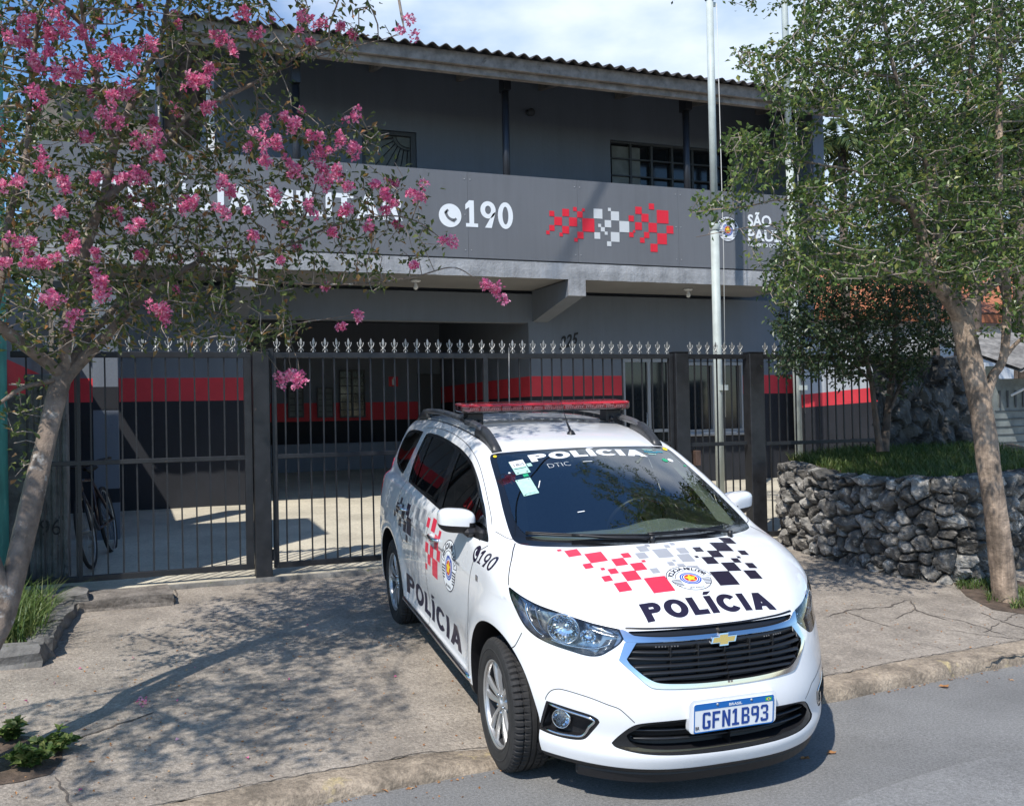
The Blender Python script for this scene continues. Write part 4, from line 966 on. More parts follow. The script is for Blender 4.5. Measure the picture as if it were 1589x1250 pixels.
def decal(name, parts, how, parent, lift=.0012, L=.02):
    """parts: list of (2-D points, faces, material, layer); how maps (u, v) to a start point and a direction towards the body"""
    m = MB(); mats = []
    for pts, fc, mt, lay in parts:
        P, T = subdiv(pts, tri_faces(fc), L); S0 = np.array([how(*p)[0] for p in P]); D = np.array([how(*p)[1] for p in P])
        Q = drop(S0, D, 30); G = grad_body(Q); G /= np.linalg.norm(G, axis=1, keepdims=True); Q = Q+G*(lift+.0004*lay)
        if mt not in mats: mats.append(mt)
        m.mat(mats.index(mt)); m.add(Q, T, True)
    return m.build(name, [m_[k] for k in mats], parent, fix=False)
def rect(x0, y0, x1, y1): return [(x0, y0), (x1, y0), (x1, y1), (x0, y1)], [(0, 1, 2, 3)]
def on_top(x, y): return (np.array([x, y, 2.0]), (0, 0, -1.0))
def on_side(sx): return lambda u, v: (np.array([sx*1.1, u, v]), (-sx*1.0, 0, 0))
def word(s, u0, u1, v0, cap, bold=.05, mat='em_black', lay=0, flip=1, shear=0.0, spacing=1.0):
    "word filling u0..u1 with capital height cap standing on v0"
    P, T = text_tris(s, 1.0, bold, 1.0, spacing, shear); w = P[:, 0].max()-P[:, 0].min(); x = (P[:, 0]-P[:, 0].min())/w
    return (list(zip(u0+(u1-u0)*x, v0+P[:, 1]*cap/.74)), T, mat, lay)
# ================================================================ CAR: paint, glass, chrome
material('car_paint', (.80, .805, .81), .30, noise=(2.2, .035), coat=1.0, spec=.5)
material('car_black', (.012, .012, .014), .45, noise=(60, .2)); material('gloss_black', (.008, .009, .011), .08, coat=.6)
material('grille_black', (.015, .016, .018), .28); material('rail_black', (.035, .036, .038), .4, noise=(30, .2)); material('rail_gray', (.10, .10, .105), .3, noise=(12, .2))
material('tyre', (.026, .025, .025), .78, noise=(18, .35), bump=(120, .3, .002)); material('alloy', (.50, .50, .50), .36, metal=.7); material('alloy_dark', (.10, .10, .105), .38, metal=.6)
material('brake', (.18, .17, .16), .45, metal=.7, noise=(40, .3)); material('reflector', (.86, .87, .88), .06, metal=1.0); material('housing', (.58, .59, .61), .20, metal=.8, noise=(24, .45))
material('lamp_ribs', (.42, .42, .43), .18, metal=.8); material('gold', (.78, .50, .16), .22, metal=.75); material('livery_red', (.72, .035, .075), .35, coat=.4); material('livery_gray', (.36, .365, .39), .35, coat=.4); material('livery_black', (.018, .012, .03), .35, coat=.4)
material('plate_white', (.74, .76, .77), .4); material('plate_blue', (.01, .13, .42), .35); material('plate_ink', (.01, .05, .25), .4); material('green', (.02, .35, .16), .4); material('yellow', (.85, .62, .02), .4)
material('sticker_mint', (.45, .72, .62), .4, noise=(40, .15)); material('sticker_white', (.8, .82, .82), .4); material('sticker_blue', (.04, .28, .38), .4)
material('seat', (.045, .045, .048), .85, noise=(40, .3)); material('dash', (.17, .185, .18), .6, noise=(20, .15)); material('liner', (.82, .84, .78), .9)
material('tail_red', (.40, .005, .01), .12, coat=1.0); material('bar_red', (.78, .03, .05), .10, coat=1.0); material('amber', (.8, .35, .03), .2)
glass_mat('windscreen', (.88, .98, .92), 1.5, .17); glass_mat('dark_glass', (.16, .19, .19), 1.5, .02); glass_mat('door_glass', (.74, .84, .80), 1.5, .02); glass_mat('lens', (.90, .93, .95), 1.5, .0); glass_mat('red_lens', (.80, .25, .30), 1.5, .05); glass_mat('clear_red', (.95, .62, .64), 1.5, .06)
material('bar_white', (.86, .80, .80), .4)
_bt = MAT['bar_red'].node_tree.nodes['Principled BSDF']; _bt.inputs['Alpha'].default_value = .62
CAR = tag(empty('police_car', (0, 0, 0)), 'white police minivan with pixel livery and red roof light bar parked across the pavement', 'police car')
_Vs, _Ts = surface_net(.0125)
sk = Skin(_Vs, _Ts, grad_body(_Vs))
_, sk = sk.carve(sk.V[:, 0].copy())                                   # keep x > 0, the other half is mirrored
E_ = np.abs(sk.V[:, 0]) < 1e-5; sk.N[E_, 0] = 0; sk.V[E_, 0] = 0
def take(body, poly, mode, mask, shrink=0.0):
    g = sdist(prj(body.V, mode), poly); g = np.where(mask(body.V), g, .08)
    return body.carve(g+shrink)
# ---- outlines, right half (x > 0)
ws = [(-.2, -.078), (.0, -.076), (.236, -.056), (.409, -.02), (.566, .05), (.650, .110), (.683, .160), (.690, .235), (.668, .43), (.640, .60), (.618, .757), (.600, .88), (.585, .938), (.555, .962), (.45, .950), (.25, .926), (.0, .915), (-.2, .915)]
WS = curve_pts(ws, 8, (0, 17)); mk = lambda V: (V[:, 2] > 1.0) & (V[:, 1] < 1.2)
ws_all, sk = take(sk, WS, 'top', mk)
gl = [(-.2, .012), (.0, .014), (.236, .032), (.409, .062), (.54, .12), (.605, .18), (.632, .25), (.635, .35), (.615, .5), (.590, .70), (.568, .85), (.552, .90), (.52, .918), (.45, .912), (.25, .886), (.0, .876), (-.2, .876)]
ws_glass, ws_frit = take(ws_all, curve_pts(gl, 8, (0, 16)), 'top', lambda V: V[:, 2] > 0)
wm = [(2.347, 1.462), (2.27, 1.478), (2.11, 1.483), (1.866, 1.483), (1.567, 1.470), (1.354, 1.456), (1.188, 1.438), (1.034, 1.414), (.919, 1.385), (.802, 1.346), (.713, 1.310), (.603, 1.258), (.491, 1.200), (.302, 1.073), (.52, 1.064), (.947, 1.072), (1.341, 1.083), (1.799, 1.100), (2.345, 1.122), (2.369, 1.213), (2.378, 1.331)]
SM_ = lambda V: (V[:, 0] > .5) & (V[:, 2] > .95)
WMo = curve_pts(wm, 6, (0, 13, 18)); win_all, sk = take(sk, WMo, 'side', SM_)
wq = [(3.05, 1.418), (2.92, 1.447), (2.70, 1.463), (2.47, 1.468), (2.487, 1.409), (2.515, 1.318), (2.558, 1.217), (2.62, 1.142), (2.826, 1.150), (3.015, 1.180), (3.10, 1.225), (3.12, 1.300), (3.10, 1.372)]
WQ = curve_pts(wq, 6, (3, 7)); quart, sk = take(sk, WQ, 'side', SM_)
qg, qf = take(quart, inset(WQ, .022), 'side', SM_)
def win_glass(W_, ya, yb):
    g = sdist(prj(W_.V, 'side'), inset(WMo, .020)); s_ = .12*(W_.V[:, 2]-1.1)
    g = np.maximum(g, np.maximum(ya+s_-W_.V[:, 1], W_.V[:, 1]-yb-s_)); return W_.carve(g)
pane_f, wr = win_glass(win_all, .66, 1.30); pane_r, wr = win_glass(wr, 1.44, 2.12); pane_q, wr = win_glass(wr, 2.15, 2.6); pane_s, wr = win_glass(wr, .46, .63)
hl = [(-.813, -.111, .947), (-.804, -.151, .937), (-.786, -.217, .922), (-.762, -.275, .909), (-.734, -.324, .898), (-.706, -.367, .890), (-.67, -.411, .882), (-.616, -.473, .869), (-.585, -.506, .862), (-.554, -.536, .855), (-.522, -.562, .850), (-.489, -.587, .845), (-.456, -.612, .840), (-.446, -.642, .800), (-.470, -.637, .774), (-.506, -.624, .748), (-.541, -.607, .726), (-.573, -.581, .718), (-.604, -.551, .719), (-.633, -.517, .724), (-.662, -.481, .729), (-.691, -.443, .734), (-.719, -.401, .741), (-.747, -.357, .752), (-.765, -.322, .765), (-.783, -.284, .785), (-.797, -.248, .815), (-.808, -.215, .85), (-.818, -.178, .888), (-.818, -.143, .918)]
HL = curve_pts([lamp_uv(p) for p in hl], 5, (0, 12, 13)); hm = lambda V: (V[:, 1] < .1) & (V[:, 0] > .3) & (V[:, 2] > .6) & (V[:, 2] < 1.05)
lamp_all, sk = take(sk, HL, 'corner', hm); lamp_lens, lamp_rim = take(lamp_all, inset(HL, .007), 'corner', hm)
fm = lambda V: (V[:, 1] < -.45) & (V[:, 2] < .9)
gi = [(-.2, .789), (0, .789), (.17, .789), (.285, .789), (.397, .787), (.446, .721), (.433, .699), (.389, .658), (.351, .635), (.315, .626), (.227, .621), (.115, .617), (0, .616), (-.2, .616)]
go = [(-.2, .789), (0, .789), (.17, .789), (.285, .789), (.442, .789), (.476, .716), (.453, .693), (.414, .655), (.377, .620), (.345, .607), (.262, .603), (.147, .600), (0, .598), (-.2, .598)]
GO = curve_pts(go, 6, (0, 4, 5, 13)); GI = curve_pts(gi, 6, (0, 4, 5, 13)); sur, sk = take(sk, GO, 'front', fm); grl, sur = take(sur, GI, 'front', fm)
bar = [(-.2, .805), (0, .805), (.17, .8055), (.28, .807), (.388, .813), (.412, .820), (.430, .833), (.455, .840), (.4435, .790), (.39, .7895), (0, .7895), (-.2, .7895)]
slot = [(-.2, .8345), (0, .8345), (.2, .8345), (.324, .834), (.426, .832), (.410, .8205), (.388, .8135), (.28, .8075), (.17, .806), (0, .8055), (-.2, .8055)]
BARO = curve_pts(bar, 6, (0, 7, 8, 11)); brp, sk = take(sk, BARO, 'front', fm); slp, sk = take(sk, curve_pts(slot, 6, (0, 4, 10)), 'front', fm)
it = [(-.2, .477), (0, .477), (.185, .473), (.33, .465), (.414, .453), (.452, .433), (.488, .393), (.521, .350), (.49, .333), (.373, .316), (.123, .309), (0, .307), (-.2, .307)]
ITP = curve_pts(it, 6, (0, 7, 12)); intk, sk = take(sk, ITP, 'front', fm)
ii = [(-.2, .468), (0, .468), (.185, .464), (.33, .456), (.40, .444), (.434, .42), (.462, .392), (.435, .355), (.38, .340), (.2, .335), (0, .333), (-.2, .333)]
int_in, int_rim = take(intk, curve_pts(ii, 6, (0, 11)), 'front', fm)
fg = [(-.735, -.435, .487), (-.748, -.412, .415), (-.761, -.392, .342), (-.728, -.447, .335), (-.683, -.509, .334), (-.646, -.554, .338), (-.621, -.58, .345), (-.605, -.595, .357), (-.587, -.613, .388), (-.564, -.640, .434), (-.565, -.642, .450), (-.580, -.630, .462), (-.602, -.608, .470), (-.648, -.559, .477), (-.703, -.489, .484)]
FG = curve_pts([lamp_uv(p) for p in fg], 5, (0, 2)); fgm = lambda V: (V[:, 1] < -.2) & (V[:, 0] > .4) & (V[:, 2] < .6)
fog, sk = take(sk, FG, 'corner', fgm); fog_in, fog_rim = take(fog, inset(FG, .014), 'corner', fgm)
def arch(V, yc, R_=.400):
    d = np.hypot(V[:, 1]-yc, np.maximum(V[:, 2]-.335, 0))-R_; return np.where(V[:, 0] > .52, d, .1)
a_f, sk = sk.carve(arch(sk.V, 0)); a_r, sk = sk.carve(arch(sk.V, 2.62))
tl = curve_pts([(3.20, .82), (3.16, 1.0), (3.19, 1.17), (3.27, 1.19), (3.42, 1.12), (3.48, .95), (3.42, .83)], 6, (0, 6)); tail, sk = take(sk, tl, 'side', lambda V: V[:, 0] > .45)
lowb, sk = sk.carve(np.where(sk.V[:, 1] < -.25, sk.V[:, 2]-.243, np.where((sk.V[:, 1] > .3) & (sk.V[:, 1] < 2.3), sk.V[:, 2]-.285, sk.V[:, 2]-.26)))
# ---- body
body = sk.mirror().obj('body', m_['car_paint'], CAR)
lowb.mirror().obj('lower_cladding', m_['car_black'], CAR)
inner = Skin(sk.V, sk.T[:, ::-1], -sk.N)                                   # trimmed inside of the cabin shell
cab_in, _ = inner.carve(np.maximum(1.03-inner.V[:, 2], .10-inner.V[:, 1])); cab_in.mirror().obj('interior_lining', m_['liner'], CAR, off=.022)
ws_glass.mirror().obj('windscreen', m_['windscreen'], CAR, off=.001)
WSO = ws_frit.mirror().obj('windscreen_border', m_['gloss_black'], CAR, off=-.001)
for sx in (1, -1):
    wt = wr.side(sx).obj('window_surround', m_['gloss_black'], CAR, off=-.002)
    for p in (pane_s, pane_f, pane_r, pane_q): p.side(sx).obj('side_window', m_['door_glass' if sx > 0 else 'dark_glass'], CAR, off=-.006)
    qo = qf.side(sx).obj('quarter_window', m_['gloss_black'], CAR, off=-.002); qg.side(sx).obj('pane', m_['dark_glass'], qo, off=-.004)
    tail.side(sx).obj('tail_lamp', m_['tail_red'], CAR, off=.006, skirt='n', depth=.02)
    for a_ in (a_f, a_r):
        b_ = a_.side(sx); o = Skin(b_.V+np.array([-.30*sx, 0, 0]), b_.T, b_.N).obj('wheel_well', m_['car_black'], CAR)
        e = b_.edges(); e = e[b_.V[e].mean(1)[:, 2] > .232]
        mm = MB(); nV = len(b_.V); mm.add(np.concatenate([b_.V, b_.V+np.array([-.30*sx, 0, .0])]), [(a, b, nV+b, nV+a) for a, b in e.tolist()], False); mm.build('wheel_well_liner', m_['car_black'], CAR, fix=False)
# ---- headlamps
nd = np.array([ST, -CT, 0.0]); nd /= np.linalg.norm(nd)
def headlamp(sx):
    mir = np.array([sx, 1, 1.]); L = lamp_all.side(sx)
    root = lamp_lens.side(sx).obj('headlight', m_['lens'], CAR, off=.0005)
    back = Skin(L.V-nd*mir*.075, L.T, L.N).obj('housing', m_['housing'], root)
    e = L.edges(); nV = len(L.V); mm = MB(); mm.add(np.concatenate([L.V-L.N*.001, L.V-nd*mir*.075]), [(a, b, nV+b, nV+a) for a, b in e.tolist()]); mm.build('housing_wall', m_['housing'], root, fix=False)
    lamp_rim.side(sx).obj('lamp_border', m_['gloss_black'], root, off=-.0005)
    eu = np.array([CT, ST, 0.0]); ev = np.array([0, 0, 1.0])
    def at(u, v, d):                                                    # lamp plane coordinates to 3-D, d behind the lens surface
        P = (eu*u+ev*v+nd*1.15)[None]; Q = drop(P, -nd, 40)[0]; return (Q-nd*d)*mir
    def bowl(u, v, r, dep, d0, name, flutes=22):
        m = MB(); prof = [(math.sin(t)*r, math.cos(t)*dep) for t in np.linspace(.12, math.pi/2, 8)]; c0 = at(u, v, d0)
        ax = nd*mir; a = np.cross(ax, [0, 0, 1.0]); a /= np.linalg.norm(a); b = np.cross(ax, a); vs = []; n = flutes*2
        for k, (rr, hh) in enumerate(prof):
            for i in range(n):
                w = 2*math.pi*i/n; f = 1+(.045 if i % 2 else -.03)*(k/7); vs.append(c0-ax*hh+(a*math.cos(w)*1.12+b*math.sin(w)*.92)*rr*f)
        m.add(vs, [(j*n+i, j*n+(i+1) % n, (j+1)*n+(i+1) % n, (j+1)*n+i) for j in range(7) for i in range(n)], False)
        m.lathe([(.001, .0), (r*.16, .0), (r*.19, -.01), (r*.12, -.03)], c0-ax*dep*.55, ax, 12); m.build(name, m_['reflector'], root, fix=False)
    uv = lambda p: lamp_uv(p)
    u0, v0 = uv((-.672, -.455, .812)); bowl(u0, v0, .072, .05, .014, 'main_reflector')
    m = MB(); c0 = at(u0, v0, .0155); ax = nd*mir; a = np.cross(ax, [0, 0, 1.]); a /= np.linalg.norm(a); b = np.cross(ax, a)
    m.tube([c0+(a*math.cos(t)*1.12+b*math.sin(t)*.92)*.071 for t in np.linspace(0, 2*math.pi, 33)], .005, 6, caps=False); m.build('reflector_ring', m_['reflector'], root)
    u1, v1 = uv((-.585, -.545, .795)); bowl(u1, v1, .034, .03, .014, 'inner_reflector', 12)
    def strip(pts, w, d, mat, name, t=.004):
        Q = [at(*uv(p), d) for p in pts]; m = MB(); m.tube(open_pts(Q, 4), w, 6); m.build(name, m_[mat], root)
    strip([(-.775, -.262, .897), (-.782, -.268, .865), (-.772, -.295, .820), (-.752, -.335, .782), (-.735, -.37, .765)], .0055, .014, 'reflector', 'light_blade')
    strip([(-.755, -.30, .893), (-.752, -.325, .85), (-.738, -.352, .80), (-.722, -.385, .775)], .004, .02, 'lamp_ribs', 'light_blade')
    strip([(-.72, -.40, .757), (-.67, -.47, .746), (-.62, -.53, .745), (-.57, -.585, .748), (-.50, -.62, .775)], .005, .012, 'reflector', 'lower_blade')
    strip([(-.566, -.53, .842), (-.52, -.57, .828), (-.475, -.605, .815)], .0065, .012, 'reflector', 'upper_blade')
    strip([(-.57, -.535, .828), (-.52, -.58, .812), (-.470, -.62, .803)], .004, .010, 'lamp_ribs', 'upper_blade')
    m = MB()
    for k in range(9):                                                  # ribbed indicator area
        t = k/8; A_ = at(*uv((-.552+.03*t, -.578-.02*t, .733+.052*t)), .018); B_ = at(*uv((-.500+.022*t, -.620+.0*t, .757+.036*t)), .018); m.tube([A_, B_], .0024, 5)
    m.build('indicator_ribs', m_['lamp_ribs'], root)
    m = MB(); q = [at(*uv(p), .024) for p in ((-.56, -.57, .728), (-.475, -.635, .772), (-.462, -.63, .80), (-.53, -.585, .80))]; m.add(q, [(0, 1, 2, 3)]); m.build('indicator_back', m_['lamp_ribs'], root, fix=False)
    m = MB(); q = [at(*uv(p), .03) for p in ((-.80, -.17, .925), (-.74, -.31, .895), (-.72, -.37, .87), (-.775, -.27, .86))]; m.add(q, [(0, 1, 2, 3)]); m.build('side_reflector', m_['lamp_ribs'], root, fix=False)
for sx in (-1, 1): headlamp(sx)
# ---- grille
GR = tag(empty('grille', (0, 0, 0), parent=CAR))
def recess(skn, dv, depth, name, mat, parent, walls=True, wallmat=None):
    s2 = skn; o = Skin(s2.V+np.array(dv)*depth, s2.T, s2.N).obj(name, mat, parent)
    if walls:
        e = s2.edges(); nV = len(s2.V); mm = MB(); mm.add(np.concatenate([s2.V, s2.V+np.array(dv)*depth]), [(a, b, nV+b, nV+a) for a, b in e.tolist()]); mm.build(name+'_wall', wallmat or mat, parent, fix=False)
    return o
recess(grl.mirror(), (0, 1, 0), .05, 'grille_back', m_['car_black'], GR)
sur.mirror().obj('chrome_surround', m_['chrome'], GR, off=.006, skirt='n', depth=.014)
brp.mirror().obj('chrome_bar', m_['chrome'], GR, off=.006, skirt='n', depth=.016)
recess(slp.mirror(), (0, 1, .1), .02, 'upper_slot', m_['grille_black'], GR)
def face_y(x, z): return drop(np.array([[x, -1.3, z]]), (0, 1, 0), 40)[0]
for k, (z, xw) in enumerate(((.770, .425), (.742, .440), (.716, .438), (.690, .418), (.664, .388), (.640, .350))):
    m = MB(); xs_ = np.linspace(-xw, xw, 41); pr_ = [(-.006, -.002), (-.004, .006), (.018, .010), (.03, .004), (.018, -.006)] if k else [(-.004, -.012), (-.004, .014), (.02, .014), (.02, -.012)]
    vs = []
    for x in xs_:
        zz = z-(.010*(abs(x)/xw)**4 if k > 2 else 0)+.004*(abs(x)/xw)**2; q = face_y(x, zz)
        for (a, b) in pr_: vs.append((x, q[1]+.010+a, zz+b))
    n = len(pr_); m.add(vs, [(i*n+a, i*n+(a+1) % n, (i+1)*n+(a+1) % n, (i+1)*n+a) for i in range(40) for a in range(n)], True); m.build('slat', m_['grille_black'], GR)
for x in (-.26, -.13, 0, .13, .26):
    m = MB(); q = face_y(x, .7); m.box(x-.003, x+.003, q[1]+.018, q[1]+.04, .625, .775); m.build('grille_strut', m_['grille_black'], GR)
m = MB()
for k in range(8):
    for s_ in (-1, 1): q = face_y(s_*(.22+.014*k), .772); m.box(q[0]-.003, q[0]+.003, q[1]-.0005, q[1]+.004, .769, .774)
m.build('vent_pips', m_['lamp_ribs'], GR)
# bow-tie badge
def bowtie(sc=1.0):
    return [(x*sc, z*sc) for x, z in ((-.068, -.013), (-.056, .013), (-.023, .013), (-.019, .026), (.026, .026), (.022, .013), (.068, .013), (.056, -.013), (.021, -.013), (.018, -.026), (-.027, -.026), (-.024, -.013))]
m = MB(); yb = face_y(0, .785)[1]; tilt = .28
m.prism(bowtie(1.0), lambda u, v, w: (u, yb-.018+w+v*tilt, .786+v), .022); bd = m.build('maker_badge', m_['chrome'], GR)
m = MB(); m.prism([(x*.86, z*.76) for x, z in bowtie()], lambda u, v, w: (u, yb-.0205+w+v*tilt, .786+v), .006); m.build('badge_face', m_['gold'], bd)
# ---- lower intake, number plate
LI = int_rim.mirror().obj('lower_intake', m_['gloss_black'], CAR, off=-.004)
recess(int_in.mirror(), (0, 1, 0), .07, 'intake_back', m_['car_black'], LI)
for z in (.375, .415):
    m = MB(); vs = []; xs_ = np.linspace(-.43, .43, 31)
    for x in xs_:
        q = face_y(x, z)
        for (a, b) in ((.015, -.003), (.012, .004), (.045, .006), (.045, -.003)): vs.append((x, q[1]+a, z+b))
    m.add(vs, [(i*4+a, i*4+(a+1) % 4, i*4+4+(a+1) % 4, i*4+4+a) for i in range(30) for a in range(4)], True); m.build('intake_bar', m_['grille_black'], LI)
def rrect(w, h, r, n=5):
    out = []
    for cx_, cz_, a0 in ((w/2-r, h/2-r, 0), (-w/2+r, h/2-r, 90), (-w/2+r, -h/2+r, 180), (w/2-r, -h/2+r, 270)):
        for k in range(n+1): a = rad(a0+90*k/n); out.append((cx_+r*math.cos(a), cz_+r*math.sin(a)))
    return out
pzc, pyc = .478, -.832
tilt = -.03
PF = lambda u, v, w: (u, pyc+w+v*tilt, pzc+v)
m = MB(); m.prism(rrect(.435, .150, .022), lambda u, v, w: (u, pyc+.008+w+v*tilt, pzc+.006+v), .03); m.build('plate_pad', m_['car_paint'], CAR)
m = MB(); m.prism(rrect(.400, .130, .010), PF, .006); PLT = m.build('number_plate', m_['plate_white'], CAR)
m = MB(); m.add([PF(u, v, -.0010) for u, v in ((-.195, .036), (.195, .036), (.195, .061), (-.195, .061))], [(0, 1, 2, 3)]); m.build('blue_band', m_['plate_blue'], PLT, fix=False)
m = MB(); n_ = rrect(.400, .130, .010); i_ = rrect(.390, .120, .008); k = len(n_); m.add([PF(u, v, -.0012) for u, v in n_+i_], [(i, (i+1) % k, k+(i+1) % k, k+i) for i in range(k)]); m.build('plate_border', m_['plate_blue'], PLT, fix=False)
def plate_word(s, u0, u1, v0, cap, bold, mat, name):
    pts, T, _, _ = word(s, u0, u1, v0, cap, bold); m = MB(); m.add([PF(u, v, -.0022) for u, v in pts], T); m.build(name, m_[mat], PLT, fix=False)
plate_word('BRASIL', -.028, .038, .0425, .012, .03, 'plate_white', 'country_name'); plate_word('BR', -.192, -.172, -.050, .016, .02, 'em_black', 'country_code')
# plate characters, each drawn from its own stroke outline
def glyph(ch, w=1.0):
    t = .19
    R_ = lambda *a: [(a[0], a[1]), (a[2], a[1]), (a[2], a[3]), (a[0], a[3])]
    if ch == 'G': return [R_(0, .12, t, .88), R_(.10, 0, .52, t*.8), R_(.10, 1-t*.8, .54, 1), [(0, .12), (.10, 0), (.10, .152), (t, .152), (t, .2)], [(0, .88), (t, .82), (t, .848), (.10, .848), (.10, 1)], R_(.62-t, .12, .62, .50), R_(.36, .36, .62-t, .50), [(.52, 0), (.62, .12), (.43, .12), (.52, .152)], [(.54, 1), (.54, .848), (.62-t, .848), (.62-t, .78), (.62, .78), (.62, .88)]]
    if ch == 'F': return [R_(0, 0, t, 1), R_(t, .84, .60, 1), R_(t, .43, .52, .58)]
    if ch == 'N': return [R_(0, 0, t, 1), R_(.64-t, 0, .64, 1), [(t, 1), (t, .62), (.64-t, 0), (.64-t, .40)]]
    if ch == '1': return [R_(.20, 0, .20+t, 1), [(.20, 1), (.20, .80), (.04, .70), (.04, .86)], R_(.02, 0, .20, .14), R_(.20+t, 0, .58, .14)]
    if ch == 'B': return [R_(0, 0, t, 1), R_(t, .85, .48, 1), R_(t, .44, .48, .58), R_(t, 0, .50, .15), [(.48, 1), (.48, .85), (.43, .80), (.43, .62), (.48, .58), (.48, .51), (.60, .62), (.60, .88)], [(.48, .51), (.48, .44), (.45, .40), (.45, .19), (.50, .15), (.50, 0), (.64, .12), (.64, .42)]]
    if ch == '9': return [[(.10, 1), (.10, .85), (.17, .80), (.17, .62), (.10, .57), (.10, .42), (0, .52), (0, .90)], R_(.10, .85, .48, 1), R_(.10, .42, .43, .57), [(.48, 1), (.48, .85), (.43, .80), (.43, .25), (.30, .0), (.50, .0), (.62, .28), (.62, .88)]]
    if ch == '3': return [R_(.08, .85, .48, 1), R_(.18, .44, .46, .58), R_(.08, 0, .48, .15), [(.48, 1), (.48, .85), (.42, .80), (.42, .62), (.46, .58), (.46, .51), (.60, .62), (.60, .88)], [(.46, .51), (.46, .44), (.42, .40), (.42, .20), (.48, .15), (.48, 0), (.62, .12), (.62, .42)], [(.08, 1), (.08, .85), (.17, .85), (.17, .76), (0, .76), (0, .9)], [(.08, 0), (0, .1), (0, .24), (.17, .24), (.17, .15), (.08, .15)]]
    return []
m = MB(); x = -.158
for ch in 'GFN1B93':
    for pl in glyph(ch):
        pts = [PF(x+px_*.064, -.050+pz_*.075, -.0022) for px_, pz_ in pl]; m.add(pts, [tuple(range(len(pts)))])
    x += .0485
m.build('plate_characters', m_['plate_ink'], PLT, fix=False)
m = MB(); m.add([PF(u, v, -.0022) for u, v in ((.155, .040), (.188, .040), (.188, .058), (.155, .058))], [(0, 1, 2, 3)]); fl = m.build('flag', m_['green'], PLT, fix=False)
m = MB(); m.add([PF(u, v, -.0028) for u, v in ((.158, .049), (.1715, .0415), (.185, .049), (.1715, .0565))], [(0, 1, 2, 3)]); m.build('flag_diamond', m_['yellow'], fl, fix=False)
m = MB(); m.add([PF(.1715+.0042*math.cos(t), .049+.0042*math.sin(t), -.0034) for t in np.linspace(0, 2*math.pi, 13)[:-1]], [tuple(range(12))]); m.build('flag_globe', m_['plate_blue'], fl, fix=False)
m = MB()
for s_ in (-.085, .085): m.lathe([(.001, -.004), (.005, -.003), (.006, 0)], PF(s_, .055, -.001), (0, 1, 0), 10)
m.build('plate_screws', m_['silver'], PLT)
# ---- fog lamps
def foglamp(sx):
    mir = np.array([sx, 1, 1.]); n2 = np.array([ST, -CT, 0.0]); r = fog_rim.side(sx).obj('fog_lamp', m_['gloss_black'], CAR, off=-.003)
    F2 = fog_in.side(sx); Skin(F2.V-n2*mir*.05, F2.T, F2.N).obj('fog_recess', m_['car_black'], r)
    e = F2.edges(); nV = len(F2.V); mm = MB(); mm.add(np.concatenate([F2.V, F2.V-n2*mir*.05]), [(a, b, nV+b, nV+a) for a, b in e.tolist()]); mm.build('recess_wall', m_['car_black'], r, fix=False)
    def at(p, d): P = drop((np.array([abs(p[0]), p[1], p[2]])+n2*.3)[None], -n2, 40)[0]; return (P-n2*d)*mir
    for pts, w in (([(-.728, -.452, .474), (-.69, -.505, .466), (-.645, -.558, .459), (-.605, -.605, .452), (-.582, -.627, .440), (-.598, -.605, .408), (-.612, -.588, .372), (-.628, -.57, .356), (-.66, -.535, .350), (-.70, -.485, .346), (-.738, -.432, .350)], .0065),):
        m = MB(); m.tube(open_pts([at(p, .003) for p in pts], 3), w, 6); m.build('chrome_trim', m_['chrome'], r)
    c = at((-.694, -.492, .412), .022); m = MB(); ax = n2*mir
    m.lathe([(.001, -.022), (.018, -.02), (.032, -.006), (.040, .008), (.043, .012), (.043, -.02)], c, ax, 24); f = m.build('lamp_bowl', m_['reflector'], r)
    m = MB(); a = np.cross(ax, [0, 0, 1.]); b = np.cross(ax, a)
    for k in range(6): w = math.pi*k/6+.3; d_ = (a*math.cos(w)+b*math.sin(w)); m.tube([c+ax*.004-d_*.033, c+ax*.0, c+ax*.004+d_*.033], .0022, 4)
    m.build('lamp_facets', m_['housing'], f); m = MB(); m.lathe([(.040, .010), (.02, .016), (.001, .018)], c, ax, 24); m.build('lamp_glass', m_['lens'], f)
for sx in (-1, 1): foglamp(sx)
# ---- seams
m = MB()
seam_mb(m, [(.74, -.435, .491), (.739, -.436, .502), (.731, -.447, .524), (.719, -.461, .541), (.701, -.485, .553), (.683, -.509, .556), (.646, -.555, .553), (.59, -.617, .543), (.531, -.67, .525), (.495, -.698, .514), (.467, -.717, .49), (.435, -.734, .457)], .0035)
seam_mb(m, [(.827, -.212, .672), (.819, -.239, .694), (.797, -.265, .757)], .005)
m.build('bumper_seam', m_['car_black'], CAR, fix=False)
m = MB(); seam_mb(m, [(.689, .155, 1.09), (.715, .10, 1.062), (.745, .02, 1.028), (.785, -.06, .985), (.812, -.112, .948)], .006)
seam_mb(m, [(.43, -.622, .845), (.324, -.655, .841), (.15, -.679, .838), (0.0, -.684, .838)], .010)
m.build('bonnet_seam', m_['car_black'], CAR, fix=False)
m = MB(); seam_mb(m, [(.79, .285, 1.06), (.835, .36, 1.0), (.86, .41, .85), (.862, .43, .6), (.845, .46, .36)]); seam_mb(m, [(.80, 1.42, 1.075), (.862, 1.45, .8), (.855, 1.45, .5), (.845, 1.45, .31)])
seam_mb(m, [(.79, 2.40, 1.12), (.85, 2.41, .97), (.865, 2.33, .82), (.866, 2.17, .72)])
seam_mb(m, [(.625, 2.42, 1.505), (.615, 2.1, 1.525), (.615, 1.75, 1.525), (.622, 1.45, 1.505), (.635, 1.2, 1.475), (.66, .95, 1.425), (.70, .70, 1.34), (.745, .45, 1.225), (.765, .36, 1.17)], .004)
